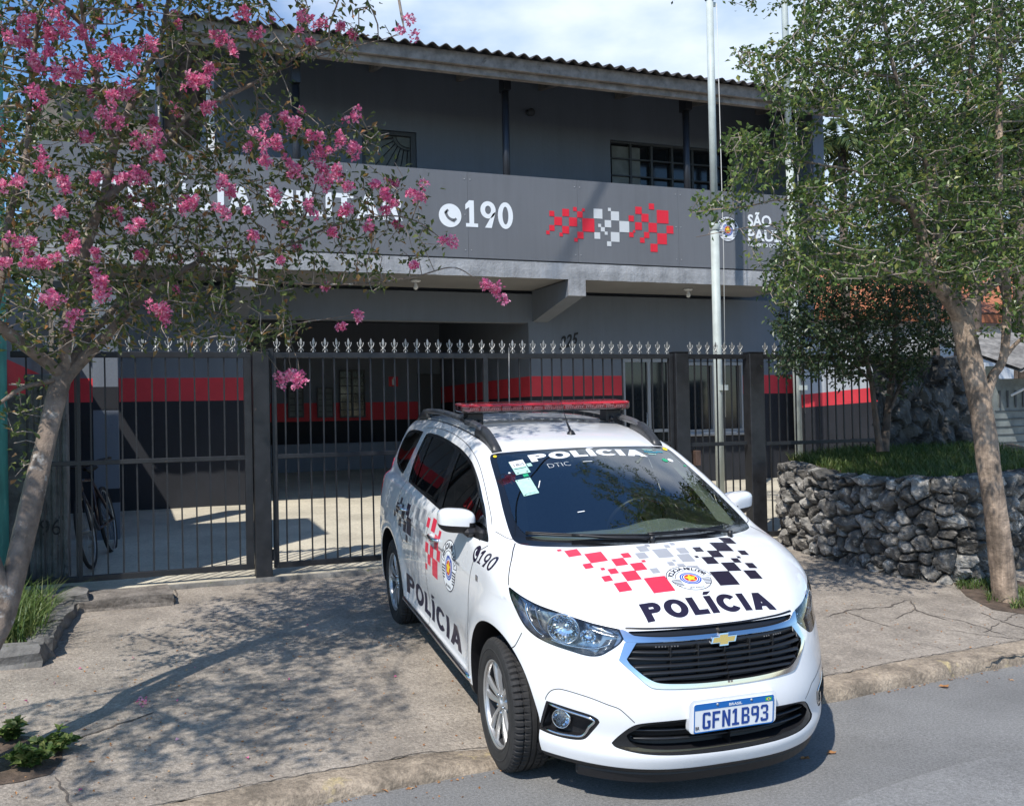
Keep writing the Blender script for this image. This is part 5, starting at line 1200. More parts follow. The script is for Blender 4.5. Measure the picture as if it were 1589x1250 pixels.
seam_mb(m, [(.755, .30, 1.135), (.72, .22, 1.115), (.69, .19, 1.105)], .004)
m.build('door_seam', m_['car_black'], CAR, fix=False)
m = MB(); seam_mb(m, [(.555, .99, 1.483), (.565, 1.2, 1.52), (.57, 1.6, 1.562), (.57, 2.2, 1.572), (.565, 2.8, 1.545), (.56, 3.15, 1.51)], .010); m.build('roof_gutter', m_['car_black'], CAR, fix=False)
# ---- sill tube
for sx in (-1, 1):
    m = MB(); P_ = [(sx*.845, .43, .305), (sx*.862, .48, .318), (sx*.866, .8, .322), (sx*.866, 1.4, .322), (sx*.866, 2.05, .322), (sx*.862, 2.15, .318), (sx*.845, 2.2, .305)]
    m.tube(open_pts(P_, 5), .017, 10); m.build('sill_moulding', m_['chrome'], CAR)
    for (ya, yb, z) in ((1.12, 1.33, .925), (2.12, 2.33, .95)):
        q = newton(np.array([[sx*.86, (ya+yb)/2, z]]))[0]; m = MB(); x = q[0]
        m.tube(open_pts([(x-sx*.01, ya, z), (x+sx*.022, ya+.03, z+.004), (x+sx*.03, (ya+yb)/2, z+.005), (x+sx*.022, yb-.03, z+.004), (x-sx*.01, yb, z)], 4), [.008]+[.012]*15+[.008], 8); m.build('door_handle', m_['chrome'], CAR)
    m = MB(); q = newton(np.array([[sx*.86, .278, .895]]))[0]; m.box(q[0]-.004, q[0]+.004, q[1]-.02, q[1]+.02, q[2]-.016, q[2]+.016, .003); m.build('side_repeater', m_['lens'] if 0 else m_['lamp_ribs'], CAR)
# ---- mirrors
def superell(c, r, e=.65, n=20, m_n=14, cut=None):
    vs = []; s_ = lambda v, p: math.copysign(abs(v)**p, v)
    for j in range(m_n+1):
        ph = -math.pi/2+math.pi*j/m_n
        for i in range(n):
            th = 2*math.pi*i/n; vs.append((c[0]+r[0]*s_(math.cos(ph), e)*s_(math.cos(th), e), c[1]+r[1]*s_(math.cos(ph), e)*s_(math.sin(th), e), c[2]+r[2]*s_(math.sin(ph), e)))
    return vs, [(j*n+i, j*n+(i+1) % n, (j+1)*n+(i+1) % n, (j+1)*n+i) for j in range(m_n) for i in range(n)]
for sx in (-1, 1):
    rt = tag(empty('wing_mirror', (0, 0, 0), parent=CAR)); c = (sx*.885, .60, 1.145)
    vs, fs = superell(c, (.095, .072, .068), .62, 32, 20); vs = [(x, y+.35*(abs(x)-.885)+.12*(1.145-z), z+.05*(abs(x)-.885)) for x, y, z in vs]
    up = [f for f in fs if np.mean([vs[i][2] for i in f]) > 1.132]; dn = [f for f in fs if np.mean([vs[i][2] for i in f]) <= 1.132]
    m = MB(); m.add(vs, up, True); m.build('mirror_cap', m_['car_paint'], rt)
    m = MB(); m.add([((x-c[0])*.985+c[0], (y-c[1])*.985+c[1], z) for x, y, z in vs], dn, True)
    m.box(*sorted((sx*.775, sx*.86)), .50, .62, 1.062, 1.112, .02); m.box(*sorted((sx*.765, sx*.805)), .40, .60, 1.045, 1.12, .015); m.build('mirror_base', m_['car_black'], rt)
    m = MB(); vs2, fs2 = superell((sx*.885, .672, 1.145), (.085, .004, .057), .5, 20, 10); m.add([(x, y+.35*(abs(x)-.885), z) for x, y, z in vs2], fs2, True); m.build('mirror_glass', m_['reflector'], rt)
# ---- roof rails, light bar, aerials
def roof_z(x, y): return drop(np.array([[x, y, 2.2]]), (0, 0, -1), 40)[0][2]
for sx in (-1, 1):
    rr = tag(empty('roof_rail', (0, 0, 0), parent=CAR)); P_ = []; R_ = []
    ys_ = np.linspace(1.0, 3.0, 33)
    for y in ys_:
        t = (y-1.0)/2.0; x = sx*(.530+.015*math.sin(math.pi*t)); lift = .006+.048*min(1, min(t/.16, (1-t)/.10))**.8; P_.append((x, y, roof_z(x, y)+lift)); R_.append(.024 if .12 < t < .92 else .026)
    m = MB(); n = 10; vs = []
    for (x, y, z), r in zip(P_, R_):
        for k in range(n): w = 2*math.pi*k/n; vs.append((x+r*1.05*math.cos(w), y, z+r*.85*math.sin(w)))
    m.add(vs, [(i*n+a, i*n+(a+1) % n, (i+1)*n+(a+1) % n, (i+1)*n+a) for i in range(32) for a in range(n)]+[tuple(range(n)), tuple(32*n+a for a in range(n))], True); m.build('rail_bar', m_['rail_gray'], rr)
    for (ya, yb) in ((.97, 1.36), (2.72, 3.04)):
        m = MB(); vs = []; N_ = 12
        for i in range(N_+1):
            y = ya+(yb-ya)*i/N_; t = i/N_ if ya < 2 else 1-i/N_; x = sx*(.530+.015*math.sin(math.pi*np.clip((y-1)/2, 0, 1))); z0 = roof_z(x, y)-.004; h = .024+.050*min(1, t*2.2)**.8*(1-.5*max(0, t-.7)/.3)
            w_ = .033*(1-.25*max(0, t-.6)/.4)
            for (a, b) in ((-w_, 0), (-w_*.8, h*.7), (-w_*.35, h), (w_*.35, h), (w_*.8, h*.7), (w_, 0)): vs.append((x+a, y, z0+b))
        m.add(vs, [(i*6+a, i*6+(a+1) % 6, i*6+6+(a+1) % 6, i*6+6+a) for i in range(N_) for a in range(6)]+[tuple(range(6)), tuple(N_*6+a for a in range(6))], True); m.build('rail_foot', m_['rail_black'], rr)
LB = tag(empty('light_bar', (0, 0, 0), parent=CAR)); by, bz, hx, hy = 1.63, 1.693, .595, .135
def plan(sx_, sy_, n=6):
    out = []
    for cx_, cy_, a0 in ((hx-.07, hy-.05, 0), (-hx+.07, hy-.05, 90), (-hx+.07, -hy+.05, 180), (hx-.07, -hy+.05, 270)):
        for k in range(n+1): a = rad(a0+90*k/n); out.append(((cx_+.07*math.cos(a))*sx_, by+(cy_+.05*math.sin(a))*sy_))
    return out
def loft(levels, caps=True):
    m = MB(); n = len(plan(1, 1)); vs = []
    for (z, a, b) in levels: vs += [(x, y, z) for x, y in plan(a, b)]
    m.add(vs, [(j*n+i, j*n+(i+1) % n, (j+1)*n+(i+1) % n, (j+1)*n+i) for j in range(len(levels)-1) for i in range(n)], False)
    if caps: m.add([vs[i] for i in range(n)], [tuple(range(n))[::-1]]); m.add(vs[-n:], [tuple(range(n))])
    return m
loft([(bz-.030, .93, .86), (bz-.026, .985, .97), (bz-.022, .99, .97)]).build('bar_base', m_['gloss_black'], LB)
loft([(bz-.0215, .992, .98), (bz-.016, 1, 1), (bz+.014, 1, 1), (bz+.016, .996, .99)], False).build('side_lens', m_['clear_red'], LB)
loft([(bz+.0165, 1.0, 1.0), (bz+.023, 1.0, 1.0), (bz+.029, .985, .94), (bz+.032, .95, .80), (bz+.0325, .90, .5)]).build('red_cover', m_['bar_red'], LB)
m = MB()
for k in range(-7, 8):
    x = k*.074
    for s_ in (-1, 1): m.box(x-.030, x+.030, by+s_*.108, by+s_*.118, bz-.014, bz+.006, .002)
m.build('lamp_modules', m_['bar_white'], LB)
m = MB()
for k in range(-7, 8):
    for q in range(4):
        for s_ in (-1, 1): m.box(k*.074-.026+q*.0145, k*.074-.017+q*.0145, by+s_*.1185, by+s_*.1215, bz-.011, bz+.003)
m.build('lamp_cells', m_['reflector'], LB)
m = MB()
for k in range(-3, 5): m.box(k*.148-.041, k*.148-.033, by-.115, by+.115, bz-.014, bz+.008)
m.build('dividers', m_['bar_red'], LB); m = MB(); m.box(-.56, .56, by-.1, by+.1, bz-.0185, bz-.015); m.build('inner_plate', m_['bar_white'], LB)
for sx in (-1, 1):
    m = MB(); z0 = roof_z(sx*.49, by); m.box(*sorted((sx*.44, sx*.545)), by-.06, by+.06, z0+.01, bz-.031, .006); m.box(*sorted((sx*.50, sx*.575)), by-.04, by+.04, z0+.03, z0+.062, .008); m.tube([(sx*.47, by-.065, z0+.035), (sx*.47, by-.09, z0+.035)], .012, 8); m.build('bar_mount', m_['car_black'], LB)
x, y = .0, .0
m = MB(); z0 = roof_z(.02, 1.17); m.lathe([(.001, .022), (.012, .020), (.022, .006), (.030, -.006)], (.02, 1.17, z0+.004), (0, 0, 1), 12); m.tube([(.02, 1.175, z0+.012), (.006, 1.21, z0+.075)], [.010, .005], 8); m.tube([(.006, 1.21, z0+.075), (-.004, 1.305, 1.768)], [.003, .0018], 6); m.build('roof_aerial', m_['car_black'], CAR)
m = MB(); z0 = roof_z(.07, 2.6); m.lathe([(.001, .03), (.018, .03), (.022, 0), (.03, -.005)], (.07, 2.6, z0), (0, 0, 1), 12); m.tube([(.07, 2.6, z0+.02), (.07, 2.6, 2.09)], [.0035, .0022], 6); m.build('whip_aerial', m_['silver'], CAR)
# ---- wheels
def wheel(sx, yc):
    w = tag(empty('wheel', (0, 0, 0), parent=CAR)); ax = (sx, 0, 0); c = (sx*.752, yc, .3265)
    pr_ = [(.203, -.088), (.212, -.094), (.235, -.101), (.268, -.104), (.292, -.102), (.308, -.097), (.319, -.088), (.3245, -.074), (.326, -.058), (.319, -.0565), (.319, -.049), (.3265, -.0475), (.327, -.020), (.319, -.0185), (.319, -.011), (.327, -.0095), (.327, .0095), (.319, .011), (.319, .0185), (.327, .020), (.3265, .0475), (.319, .049), (.319, .0565), (.326, .058), (.3245, .074), (.319, .088), (.308, .097), (.292, .102), (.272, .104), (.270, .1062), (.266, .1062), (.264, .104), (.235, .101), (.226, .0985), (.224, .1005), (.221, .0985), (.212, .094), (.203, .088)]
    m = MB(); n = 256; vs = []
    for (r, h) in pr_:
        for k in range(n):
            t = 2*math.pi*k/n; rr = r-(.010 if (.310 < r < .3266 and abs(h) > .045 and k % 4 == 0) else 0); vs.append((c[0]+sx*h, c[1]+rr*math.sin(t), c[2]+rr*math.cos(t)))
    m.add(vs, [(j*n+i, j*n+(i+1) % n, (j+1)*n+(i+1) % n, (j+1)*n+i) for j in range(len(pr_)-1) for i in range(n)], False); m.build('tyre', m_['tyre'], w)
    m = MB(); m.lathe([(.216, .093), (.2165, .0955), (.212, .096), (.206, .092), (.200, .080), (.199, .072)], c, ax, 60); rm = m.build('rim', m_['alloy'], w); m = MB(); m.lathe([(.199, .072), (.196, .03), (.190, -.02), (.186, -.085)], c, ax, 60); m.build('rim_barrel', m_['alloy_dark'], rm)
    m = MB()
    def fr(a, b, d): return (c[0]+sx*d, c[1]+a, c[2]+b)
    for k in range(5):
        base = math.pi/2*0+2*math.pi*k/5+.18
        for s_ in (-1, 1):
            a0 = base+s_*.17; a1 = base+s_*.205; ca_, sa = math.sin, math.cos
            sec = []
            for t in np.linspace(0, 1, 7):
                r = .040+t*.160; a = a0*(1-t)+a1*t+s_*(.10*(1-t)); wd = .0115+.0075*t**1.5; h = .066+.006*math.sin(t*3.0)+.014*t
                ux, uz = math.sin(a), math.cos(a); tx, tz = math.cos(a), -math.sin(a)
                for (q, dd) in ((-wd, -.012), (-wd*.82, 0), (-wd*.1, .003), (wd*.82, 0), (wd, -.012), (0, -.028)): sec.append(fr(ux*r+tx*q, uz*r+tz*q, h+dd))
            m.add(sec, [(i*6+a_, i*6+(a_+1) % 6, i*6+6+(a_+1) % 6, i*6+6+a_) for i in range(6) for a_ in range(6)]+[tuple(range(6)), tuple(36+a_ for a_ in range(6))], False)
    m.build('spokes', m_['alloy'], rm)
    m = MB(); m.lathe([(.001, .078), (.022, .078), (.027, .074), (.029, .066), (.050, .066), (.062, .058), (.066, .035), (.06, 0)], c, ax, 30); hb = m.build('hub', m_['alloy'], rm)
    m = MB()
    for k in range(5): t = 2*math.pi*k/5+.18+math.pi/5; p = fr(.046*math.sin(t), .046*math.cos(t), 0); m.lathe([(.001, .076), (.007, .075), (.009, .070), (.009, .060)], p, ax, 8)
    m.build('wheel_nuts', m_['chrome'], rm)
    m = MB(); m.lathe([(.001, .015), (.06, .015), (.062, .0), (.14, .0), (.14, -.02), (.06, -.02)], c, ax, 40); m.build('brake_disc', m_['brake'], w); m = MB(); m.lathe([(.001, -.03), (.19, -.03), (.19, -.05)], c, ax, 30); m.build('backing_plate', m_['car_black'], w)
for sx in (-1, 1):
    for yc in (0.0, 2.62): wheel(sx, yc)
    m = MB(); m.box(*sorted((sx*.60, sx*.83)), .375, .385, .14, .34); m.box(*sorted((sx*.60, sx*.83)), 2.995, 3.005, .14, .34); m.build('mud_flap', m_['car_black'], CAR)
m = MB(); m.box(-.74, .74, -.35, 3.3, .215, .24); m.build('underbody', m_['car_black'], CAR)
m = MB(); xs_ = np.linspace(-.62, .62, 31); vs = []
for x in xs_:
    y = float(S_nose(.22))+.93*abs(x)**3+.03
    for (a, b) in ((0, .245), (-.012, .205), (0, .165), (.02, .165), (.03, .245)): vs.append((x, y+a, b))
m.add(vs, [(i*5+a, i*5+(a+1) % 5, i*5+5+(a+1) % 5, i*5+5+a) for i in range(30) for a in range(5)], False); m.build('air_dam', m_['car_black'], CAR)
# ---- wipers
def wiper(pts, arm):
    m = MB()
    def onws(x, y, d=.018): q = drop(np.array([[x, y, 2.0]]), (0, 0, -1), 40)[0]; g = grad_body(q); return q+g/np.linalg.norm(g)*d
    Q = [onws(x, y, .012) for x, y in pts]; m.tube(open_pts(Q, 4), .006, 6); m.tube(open_pts([q+np.array([0, 0, .009]) for q in Q], 4), .004, 6)
    A_ = [onws(x, y, .022) for x, y in arm]; m.tube(open_pts(A_, 4), .0075, 6); m.tube([A_[0]-np.array([0, 0, .03]), A_[0]+np.array([0, 0, .008])], .014, 10)
    return m.build('wiper', m_['car_black'], CAR)
wiper([(-.62, .19), (-.45, .10), (-.28, .035), (-.02, -.02)], [(-.02, -.055), (-.2, -.02), (-.41, .075)])
wiper([(-.02, -.005), (.15, .0), (.30, .02), (.46, .07)], [(.46, -.01), (.36, .015), (.20, .02)])
# ---- livery
hsq = {'livery_red': [(-.514,-.019,.022),(-.46,-.069,.069),(-.367,-.143,.091),(-.436,-.206,.044),(-.271,-.212,.065),(-.214,-.163,.044),(-.377,-.25,.021),(-.336,-.28,.044),(-.197,-.271,.065),(-.151,-.231,.02),(-.389,-.329,.044),(-.266,-.335,.076),(-.342,-.406,.067),(-.162,-.424,.112)],
 'livery_gray': [(-.101,-.119,.055),(-.063,-.091,.025),(-.018,-.177,.083),(.037,-.114,.029),(.077,-.094,.026),(-.136,-.181,.054),(.098,-.166,.053),(.08,-.235,.07),(-.024,-.276,.032),(.006,-.251,.018),(-.133,-.32,.041),(.021,-.304,.039),(.075,-.335,.055)],
 'livery_black': [(.188,-.163,.045),(.336,-.141,.092),(.411,-.073,.069),(.462,-.024,.018),(.26,-.211,.065),(.427,-.202,.044),(.142,-.232,.019),(.197,-.269,.065),(.34,-.276,.041),(.374,-.246,.019),(.279,-.331,.075),(.397,-.324,.047),(.36,-.40,.069),(.19,-.42,.107)]}
for mt, L_ in hsq.items(): decal('livery_pattern', [(*rect(x-s*.5, y-s*.5, x+s*.5, y+s*.5), mt, 0) for x, y, s in L_], on_top, CAR, .0010, .03)
decal('bonnet_lettering', [heavy_word('POLÍCIA', -.322, .345, -.632, .100, 'livery_black', t=.31, h=.26, gap=.11)], on_top, CAR, .0014, .025)
EMBT = [([(u*.122+.012, v*.098-.407) for u, v in p], f, mt, l) for p, f, mt, l in EMB]
decal('bonnet_badge', EMBT, on_top, CAR, .0018, .05)
ssq = [(2.226,.951,12,'k'),(2.051,.966,19,'k'),(2.18,.918,18,'k'),(2.112,.839,17.5,'k'),(1.975,.865,28,'k'),(2.037,.767,12,'k'),(2.281,.843,14,'k'),(2.31,.99,10,'k'),(2.472,.876,10,'k'),(2.39,.93,16,'k'),
 (1.923,.997,11,'g'),(1.77,.985,18.4,'g'),(1.60,.998,22,'g'),(1.68,.94,8,'g'),(1.693,.884,20,'g'),(1.59,.866,22,'g'),(1.799,.765,18.4,'g'),(1.80,.845,15,'g'),(1.653,.768,23,'g'),(1.50,.78,12.9,'g'),(1.88,.92,10,'g'),
 (1.443,.983,15,'r'),(1.299,.99,21.2,'r'),(1.125,.965,12,'r'),(1.175,.905,24,'r'),(1.42,.83,16.6,'r'),(1.285,.828,19.3,'r'),(1.11,.84,18.4,'r'),(1.346,.766,17.5,'r'),(1.423,.708,10.1,'r'),(1.191,.745,30,'r'),(1.345,.905,12,'r')]
cm = {'k': 'livery_black', 'g': 'livery_gray', 'r': 'livery_red'}
for sx in (-1, 1):
    for kk, mt in cm.items():
        P_ = []
        for y, z, h, c_ in ssq:
            if c_ == kk: s = h*(4.05+.93*y)/1482*1.06; P_.append((*rect(y-s*.62, z-s*.5, y+s*.62, z+s*.5), mt, 0))
        decal('livery_pattern', P_, on_side(sx), CAR, .0010, .03)
    fl_ = lambda p: [((-sx*0+u*sx), v) for u, v in p]
    def flipw(wd, c): pts, T, mt, l = wd; return ([(c+sx*(u), v) for u, v in pts], T, mt, l)
    decal('side_lettering', [flipw(heavy_word('POLÍCIA', -.73, .73, .374, .135, 'livery_black', t=.27, h=.22, gap=.13), 1.385)], on_side(sx), CAR, .0014, .03)
    decal('side_badge', [([(.85+sx*u*.175, v*.158+.825) for u, v in p], f, mt, l) for p, f, mt, l in EMB], on_side(sx), CAR, .0016, .05)
    pm = MB(); phone_shape(lambda u, v: (u, v, 0), 1.0, pm)
    n = 20; circ = [(.365+sx*.042*math.cos(2*math.pi*i/n), 1.004+.042*math.sin(2*math.pi*i/n)) for i in range(n)]
    decal('emergency_number', [(circ, [tuple(range(n))], 'livery_black', 0), ([(.365+sx*.042*v[0], 1.004+.042*v[1]) for v in pm.v], pm.f, 'em_white', 1), flipw(heavy_word('190', -.125, .105, .970, .068, 'livery_black', 0, t=.19, h=.15, gap=.12, shear=.25), .195)], on_side(sx), CAR, .0014, .02)
decal('windscreen_lettering', [heavy_word('POLÍCIA', -.375, .372, .792, .082, 'em_white', t=.30, h=.25, gap=.10)], on_top, CAR, .0025, .03)
st = lambda x0, y0, x1, y1, mt, l=0: (*rect(x0, y0, x1, y1), mt, l)
decal('windscreen_sticker', [st(-.505, .690, -.418, .835, 'sticker_mint'), st(-.503, .765, -.418, .835, 'sticker_white', 1), word('1805', -.488, -.424, .775, .030, .01, 'em_black', 2), st(-.498, .745, -.425, .752, 'em_black', 1), st(-.495, .700, -.485, .708, 'em_black', 1), st(-.440, .700, -.428, .708, 'em_black', 1)], on_top, CAR, .0025, .03)
decal('windscreen_sticker', [st(-.528, .485, -.440, .640, 'sticker_mint'), st(-.515, .497, -.452, .500, 'em_black', 1), st(-.523, .488, -.514, .494, 'em_black', 1), st(-.523, .627, -.514, .633, 'em_black', 1), st(-.455, .627, -.446, .633, 'em_black', 1)], on_top, CAR, .0025, .03)
decal('windscreen_sticker', [st(-.412, .752, -.385, .785, 'sticker_mint'), st(-.470, .655, -.440, .682, 'green')], on_top, CAR, .0025, .03)
cir = lambda x, y, r, mt, l=0: ([(x+r*math.cos(2*math.pi*i/14), y+r*1.2*math.sin(2*math.pi*i/14)) for i in range(14)], [tuple(range(14))], mt, l)
decal('windscreen_sticker', [cir(-.560, .925, .011, 'yellow'), ([(.535, .915), (.560, .905), (.577, .935), (.550, .950)], [(0, 1, 2, 3)], 'yellow', 0)], on_top, CAR, .003, .03)
decal('windscreen_sticker', [cir(.475, .768, .018, 'green'), cir(.515, .775, .017, 'sticker_white'), st(.38, .885, .45, .893, 'sticker_mint'), st(.38, .855, .47, .868, 'sticker_blue'), st(.395, .83, .45, .838, 'sticker_mint'), st(.47, .868, .515, .882, 'sticker_blue'), st(.58, .72, .598, .735, 'green'), cir(-.535, .725, .006, 'sticker_white')], on_top, CAR, .0028, .03)
decal('chalk_writing', [word('DTIC', -.300, -.165, .700, .050, -.028, 'sticker_white', 0), st(-.08, .728, -.02, .733, 'sticker_white')], on_top, CAR, .0028, .03)
decal('inspection_mark', [([(-.43, .53), (-.425, .53), (-.395, .59), (-.40, .592)], [(0, 1, 2, 3)], 'sticker_white', 0), st(-.30, .262, -.26, .268, 'sticker_white')], on_top, CAR, .0028, .03)
# ---- interior
IN = tag(empty('interior', (0, 0, 0), parent=CAR))
m = MB(); vs = []; xs_ = np.linspace(-.74, .74, 31)
dp = [(.08, .70), (.06, 1.02), (.16, 1.055), (.34, 1.06), (.55, 1.045), (.70, 1.01), (.76, .95), (.74, .86), (.66, .72), (.66, .5)]
for x in xs_:
    bump = .05*math.exp(-((x-.36)/.17)**2)
    for (y, z) in dp: vs.append((x, y+.22*(abs(x)/.69)**2*(y < .3), z+(bump if .4 < y < .75 and z > .9 else 0)-.02*(abs(x)/.7)**2))
n = len(dp); m.add(vs, [(i*n+a, i*n+a+1, (i+1)*n+a+1, (i+1)*n+a) for i in range(30) for a in range(n-1)], True); m.build('dashboard', m_['dash'], IN)
m = MB(); c = Vector((.36, .92, 1.00)); t_ = Matrix.Rotation(rad(-62), 4, 'X'); pts = [c+t_ @ Vector((.185*math.cos(a), .185*math.sin(a), 0)) for a in np.linspace(0, 2*math.pi, 33)]
m.tube(pts, .016, 8, caps=False); 
for a in (0, math.pi, -math.pi/2): m.tube([c, c+t_ @ Vector((.18*math.cos(a), .18*math.sin(a), 0))], .014, 6)
m.lathe([(.001, .02), (.05, .018), (.06, -.01)], c, tuple(t_ @ Vector((0, 0, 1))), 16); m.tube([c, c+Vector((0, -.22, -.08))], .03, 8); m.build('steering_wheel', m_['car_black'], IN)
def seat(x, y, w=.50, back=.62):
    m = MB(); T1 = Matrix.Translation((x, y, 0)); m.box(-w/2, w/2, -.26, .28, .52, .68, .06, T=T1); T2 = Matrix.Translation((x, y+.30, .64)) @ Matrix.Rotation(rad(-16), 4, 'X'); m.box(-w/2+.01, w/2-.01, -.06, .08, 0, back, .05, T=T2)
    s = m.build('seat', m_['seat'], IN); m = MB(); m.box(-.13, .13, -.04, .06, back+.05, back+.24, .045, T=T2); m.tube([T2 @ Vector((-.05, .01, back-.02)), T2 @ Vector((-.05, .01, back+.08))], .007, 6); m.tube([T2 @ Vector((.05, .01, back-.02)), T2 @ Vector((.05, .01, back+.08))], .007, 6); m.build('headrest', m_['seat'], s)
seat(.37, 1.22); seat(-.37, 1.22); seat(0, 2.12, 1.28, .55)
m = MB(); m.box(-.74, .74, .5, 3.35, .28, .34); m.box(-.70, .70, 2.9, 3.3, .34, .95); m.build('cabin_floor', m_['car_black'], IN)
m = MB(); m.box(-.11, .11, .86, .90, 1.36, 1.415, .012); m.tube([(0, .88, 1.41), (0, .89, 1.46)], .008, 6); m.build('rear_view_mirror', m_['car_black'], IN)
for sx in (-1, 1):
    m = MB(); F0 = open_pts([(sx*.672, .24, 1.07), (sx*.642, .50, 1.215), (sx*.575, .90, 1.425), (sx*.56, 1.0, 1.455)], 5); R0_ = open_pts([(sx*.695, .52, 1.06), (sx*.650, .72, 1.215), (sx*.590, 1.02, 1.395), (sx*.575, 1.10, 1.43)], 5); n = len(F0)
    m.add(np.concatenate([F0, R0_]), [(i, i+1, n+i+1, n+i) for i in range(n-1)], True); m.build('pillar_trim', m_['liner'], IN, fix=False)
# ---- place the car
def r3(rx, ry, rz): return Matrix.Rotation(rz, 4, 'Z') @ Matrix.Rotation(rx, 4, 'X') @ Matrix.Rotation(ry, 4, 'Y')
CAR.matrix_world = Matrix.Translation((2.4446, 4.4788, .0)) @ r3(rad(4.246), rad(-.463), rad(-2.865))
# ================================================================ VEGETATION AND STONEWORK
def mesh_np(name, V, F, mat, parent=None, smooth=False):
    V = np.asarray(V, np.float32); F = np.asarray(F, np.int32); k = F.shape[1]; me = bpy.data.meshes.new(name)
    me.vertices.add(len(V)); me.vertices.foreach_set('co', V.ravel()); me.loops.add(F.size); me.loops.foreach_set('vertex_index', F.ravel())
    me.polygons.add(len(F)); me.polygons.foreach_set('loop_start', np.arange(0, F.size, k, dtype=np.int32))
    me.polygons.foreach_set('use_smooth', np.full(len(F), smooth)); me.materials.append(mat); me.update(calc_edges=True); me.validate()
    o = bpy.data.objects.new(name, me); COL.objects.link(o)
    if parent: o.parent = parent
    return o
def leaf_mat(name, cols, trans=.35, rough=.45, gloss=.5):
    m = bpy.data.materials.new(name); m.use_nodes = True; t = m.node_tree; p = t.nodes['Principled BSDF']; out = t.nodes['Material Output']
    g = t.nodes.new('ShaderNodeNewGeometry'); cr = t.nodes.new('ShaderNodeValToRGB'); r = cr.color_ramp
    while len(r.elements) < len(cols): r.elements.new(.5)
    for i, (pos, c) in enumerate(cols): r.elements[i].position = pos; r.elements[i].color = (*c, 1)
    t.links.new(g.outputs['Random Per Island'], cr.inputs[0]); t.links.new(cr.outputs[0], p.inputs['Base Color'])
    p.inputs['Roughness'].default_value = rough; p.inputs['Specular IOR Level'].default_value = gloss
    tr = t.nodes.new('ShaderNodeBsdfTranslucent'); t.links.new(cr.outputs[0], tr.inputs['Color']); mx_ = t.nodes.new('ShaderNodeMixShader'); mx_.inputs[0].default_value = trans
    t.links.new(p.outputs[0], mx_.inputs[1]); t.links.new(tr.outputs[0], mx_.inputs[2]); t.links.new(mx_.outputs[0], out.inputs['Surface']); MAT[name] = m; return m
leaf_mat('leaf_myrtle', [(0, (.055, .082, .026)), (.45, (.105, .14, .042)), (.8, (.18, .21, .06)), (.92, (.30, .19, .06)), (1, (.38, .17, .07))], .38, .36)
leaf_mat('leaf_green', [(0, (.050, .090, .028)), (.45, (.10, .165, .042)), (.85, (.18, .25, .06)), (1, (.32, .32, .09))], .38, .34)
leaf_mat('leaf_dark', [(0, (.026, .052, .024)), (.7, (.050, .085, .035)), (1, (.09, .13, .045))], .25, .38)
leaf_mat('leaf_far', [(0, (.04, .075, .03)), (.6, (.07, .11, .035)), (1, (.20, .22, .06))], .3, .5)
leaf_mat('petal', [(0, (.68, .12, .28)), (.5, (.85, .25, .43)), (1, (.93, .52, .64))], .35, .6, .2)
leaf_mat('grass_blade', [(0, (.05, .095, .02)), (.6, (.10, .16, .035)), (1, (.22, .24, .08))], .3, .5)
leaf_mat('dead_leaf', [(0, (.30, .13, .05)), (.6, (.45, .22, .09)), (1, (.55, .38, .22))], .2, .8, .2)
material('bark', (.25, .19, .145), .9, noise=(9, .5), bump=(26, 1.0, .012), spots=(7, .60, (.42, .38, .33)))
material('bark_tan', (.40, .30, .22), .9, noise=(6, .62), bump=(20, 1.0, .016), streak=(26, .38))
material('twig', (.36, .30, .25), .85, noise=(9, .35))
material('bark_dark', (.13, .10, .08), .9, noise=(9, .5), bump=(26, .8, .01))
def unit(v): return v/np.maximum(np.linalg.norm(v, axis=-1, keepdims=True), 1e-9)
def leaves(P, D, L, W_, rs, fold=.25, droop=.2):
    "one folded leaf per point: P base, D direction"
    n = len(P); D = unit(D); up = unit(rs.normal(0, .55, (n, 3))+np.array([0, 0, 1.0])); S = unit(np.cross(D, up)); U = np.cross(S, D)
    L = L*rs.uniform(.65, 1.25, (n, 1)); w = W_*rs.uniform(.75, 1.2, (n, 1))
    mid = P+D*L*.45; a = mid+S*w+U*w*fold; b = mid-S*w+U*w*fold; tip = P+D*L-U*L*droop
    V = np.stack([P, a, tip, b], 1).reshape(-1, 3); i = np.arange(n)*4
    F = np.concatenate([np.stack([i, i+1, i+2], 1), np.stack([i, i+2, i+3], 1)]); return V, F
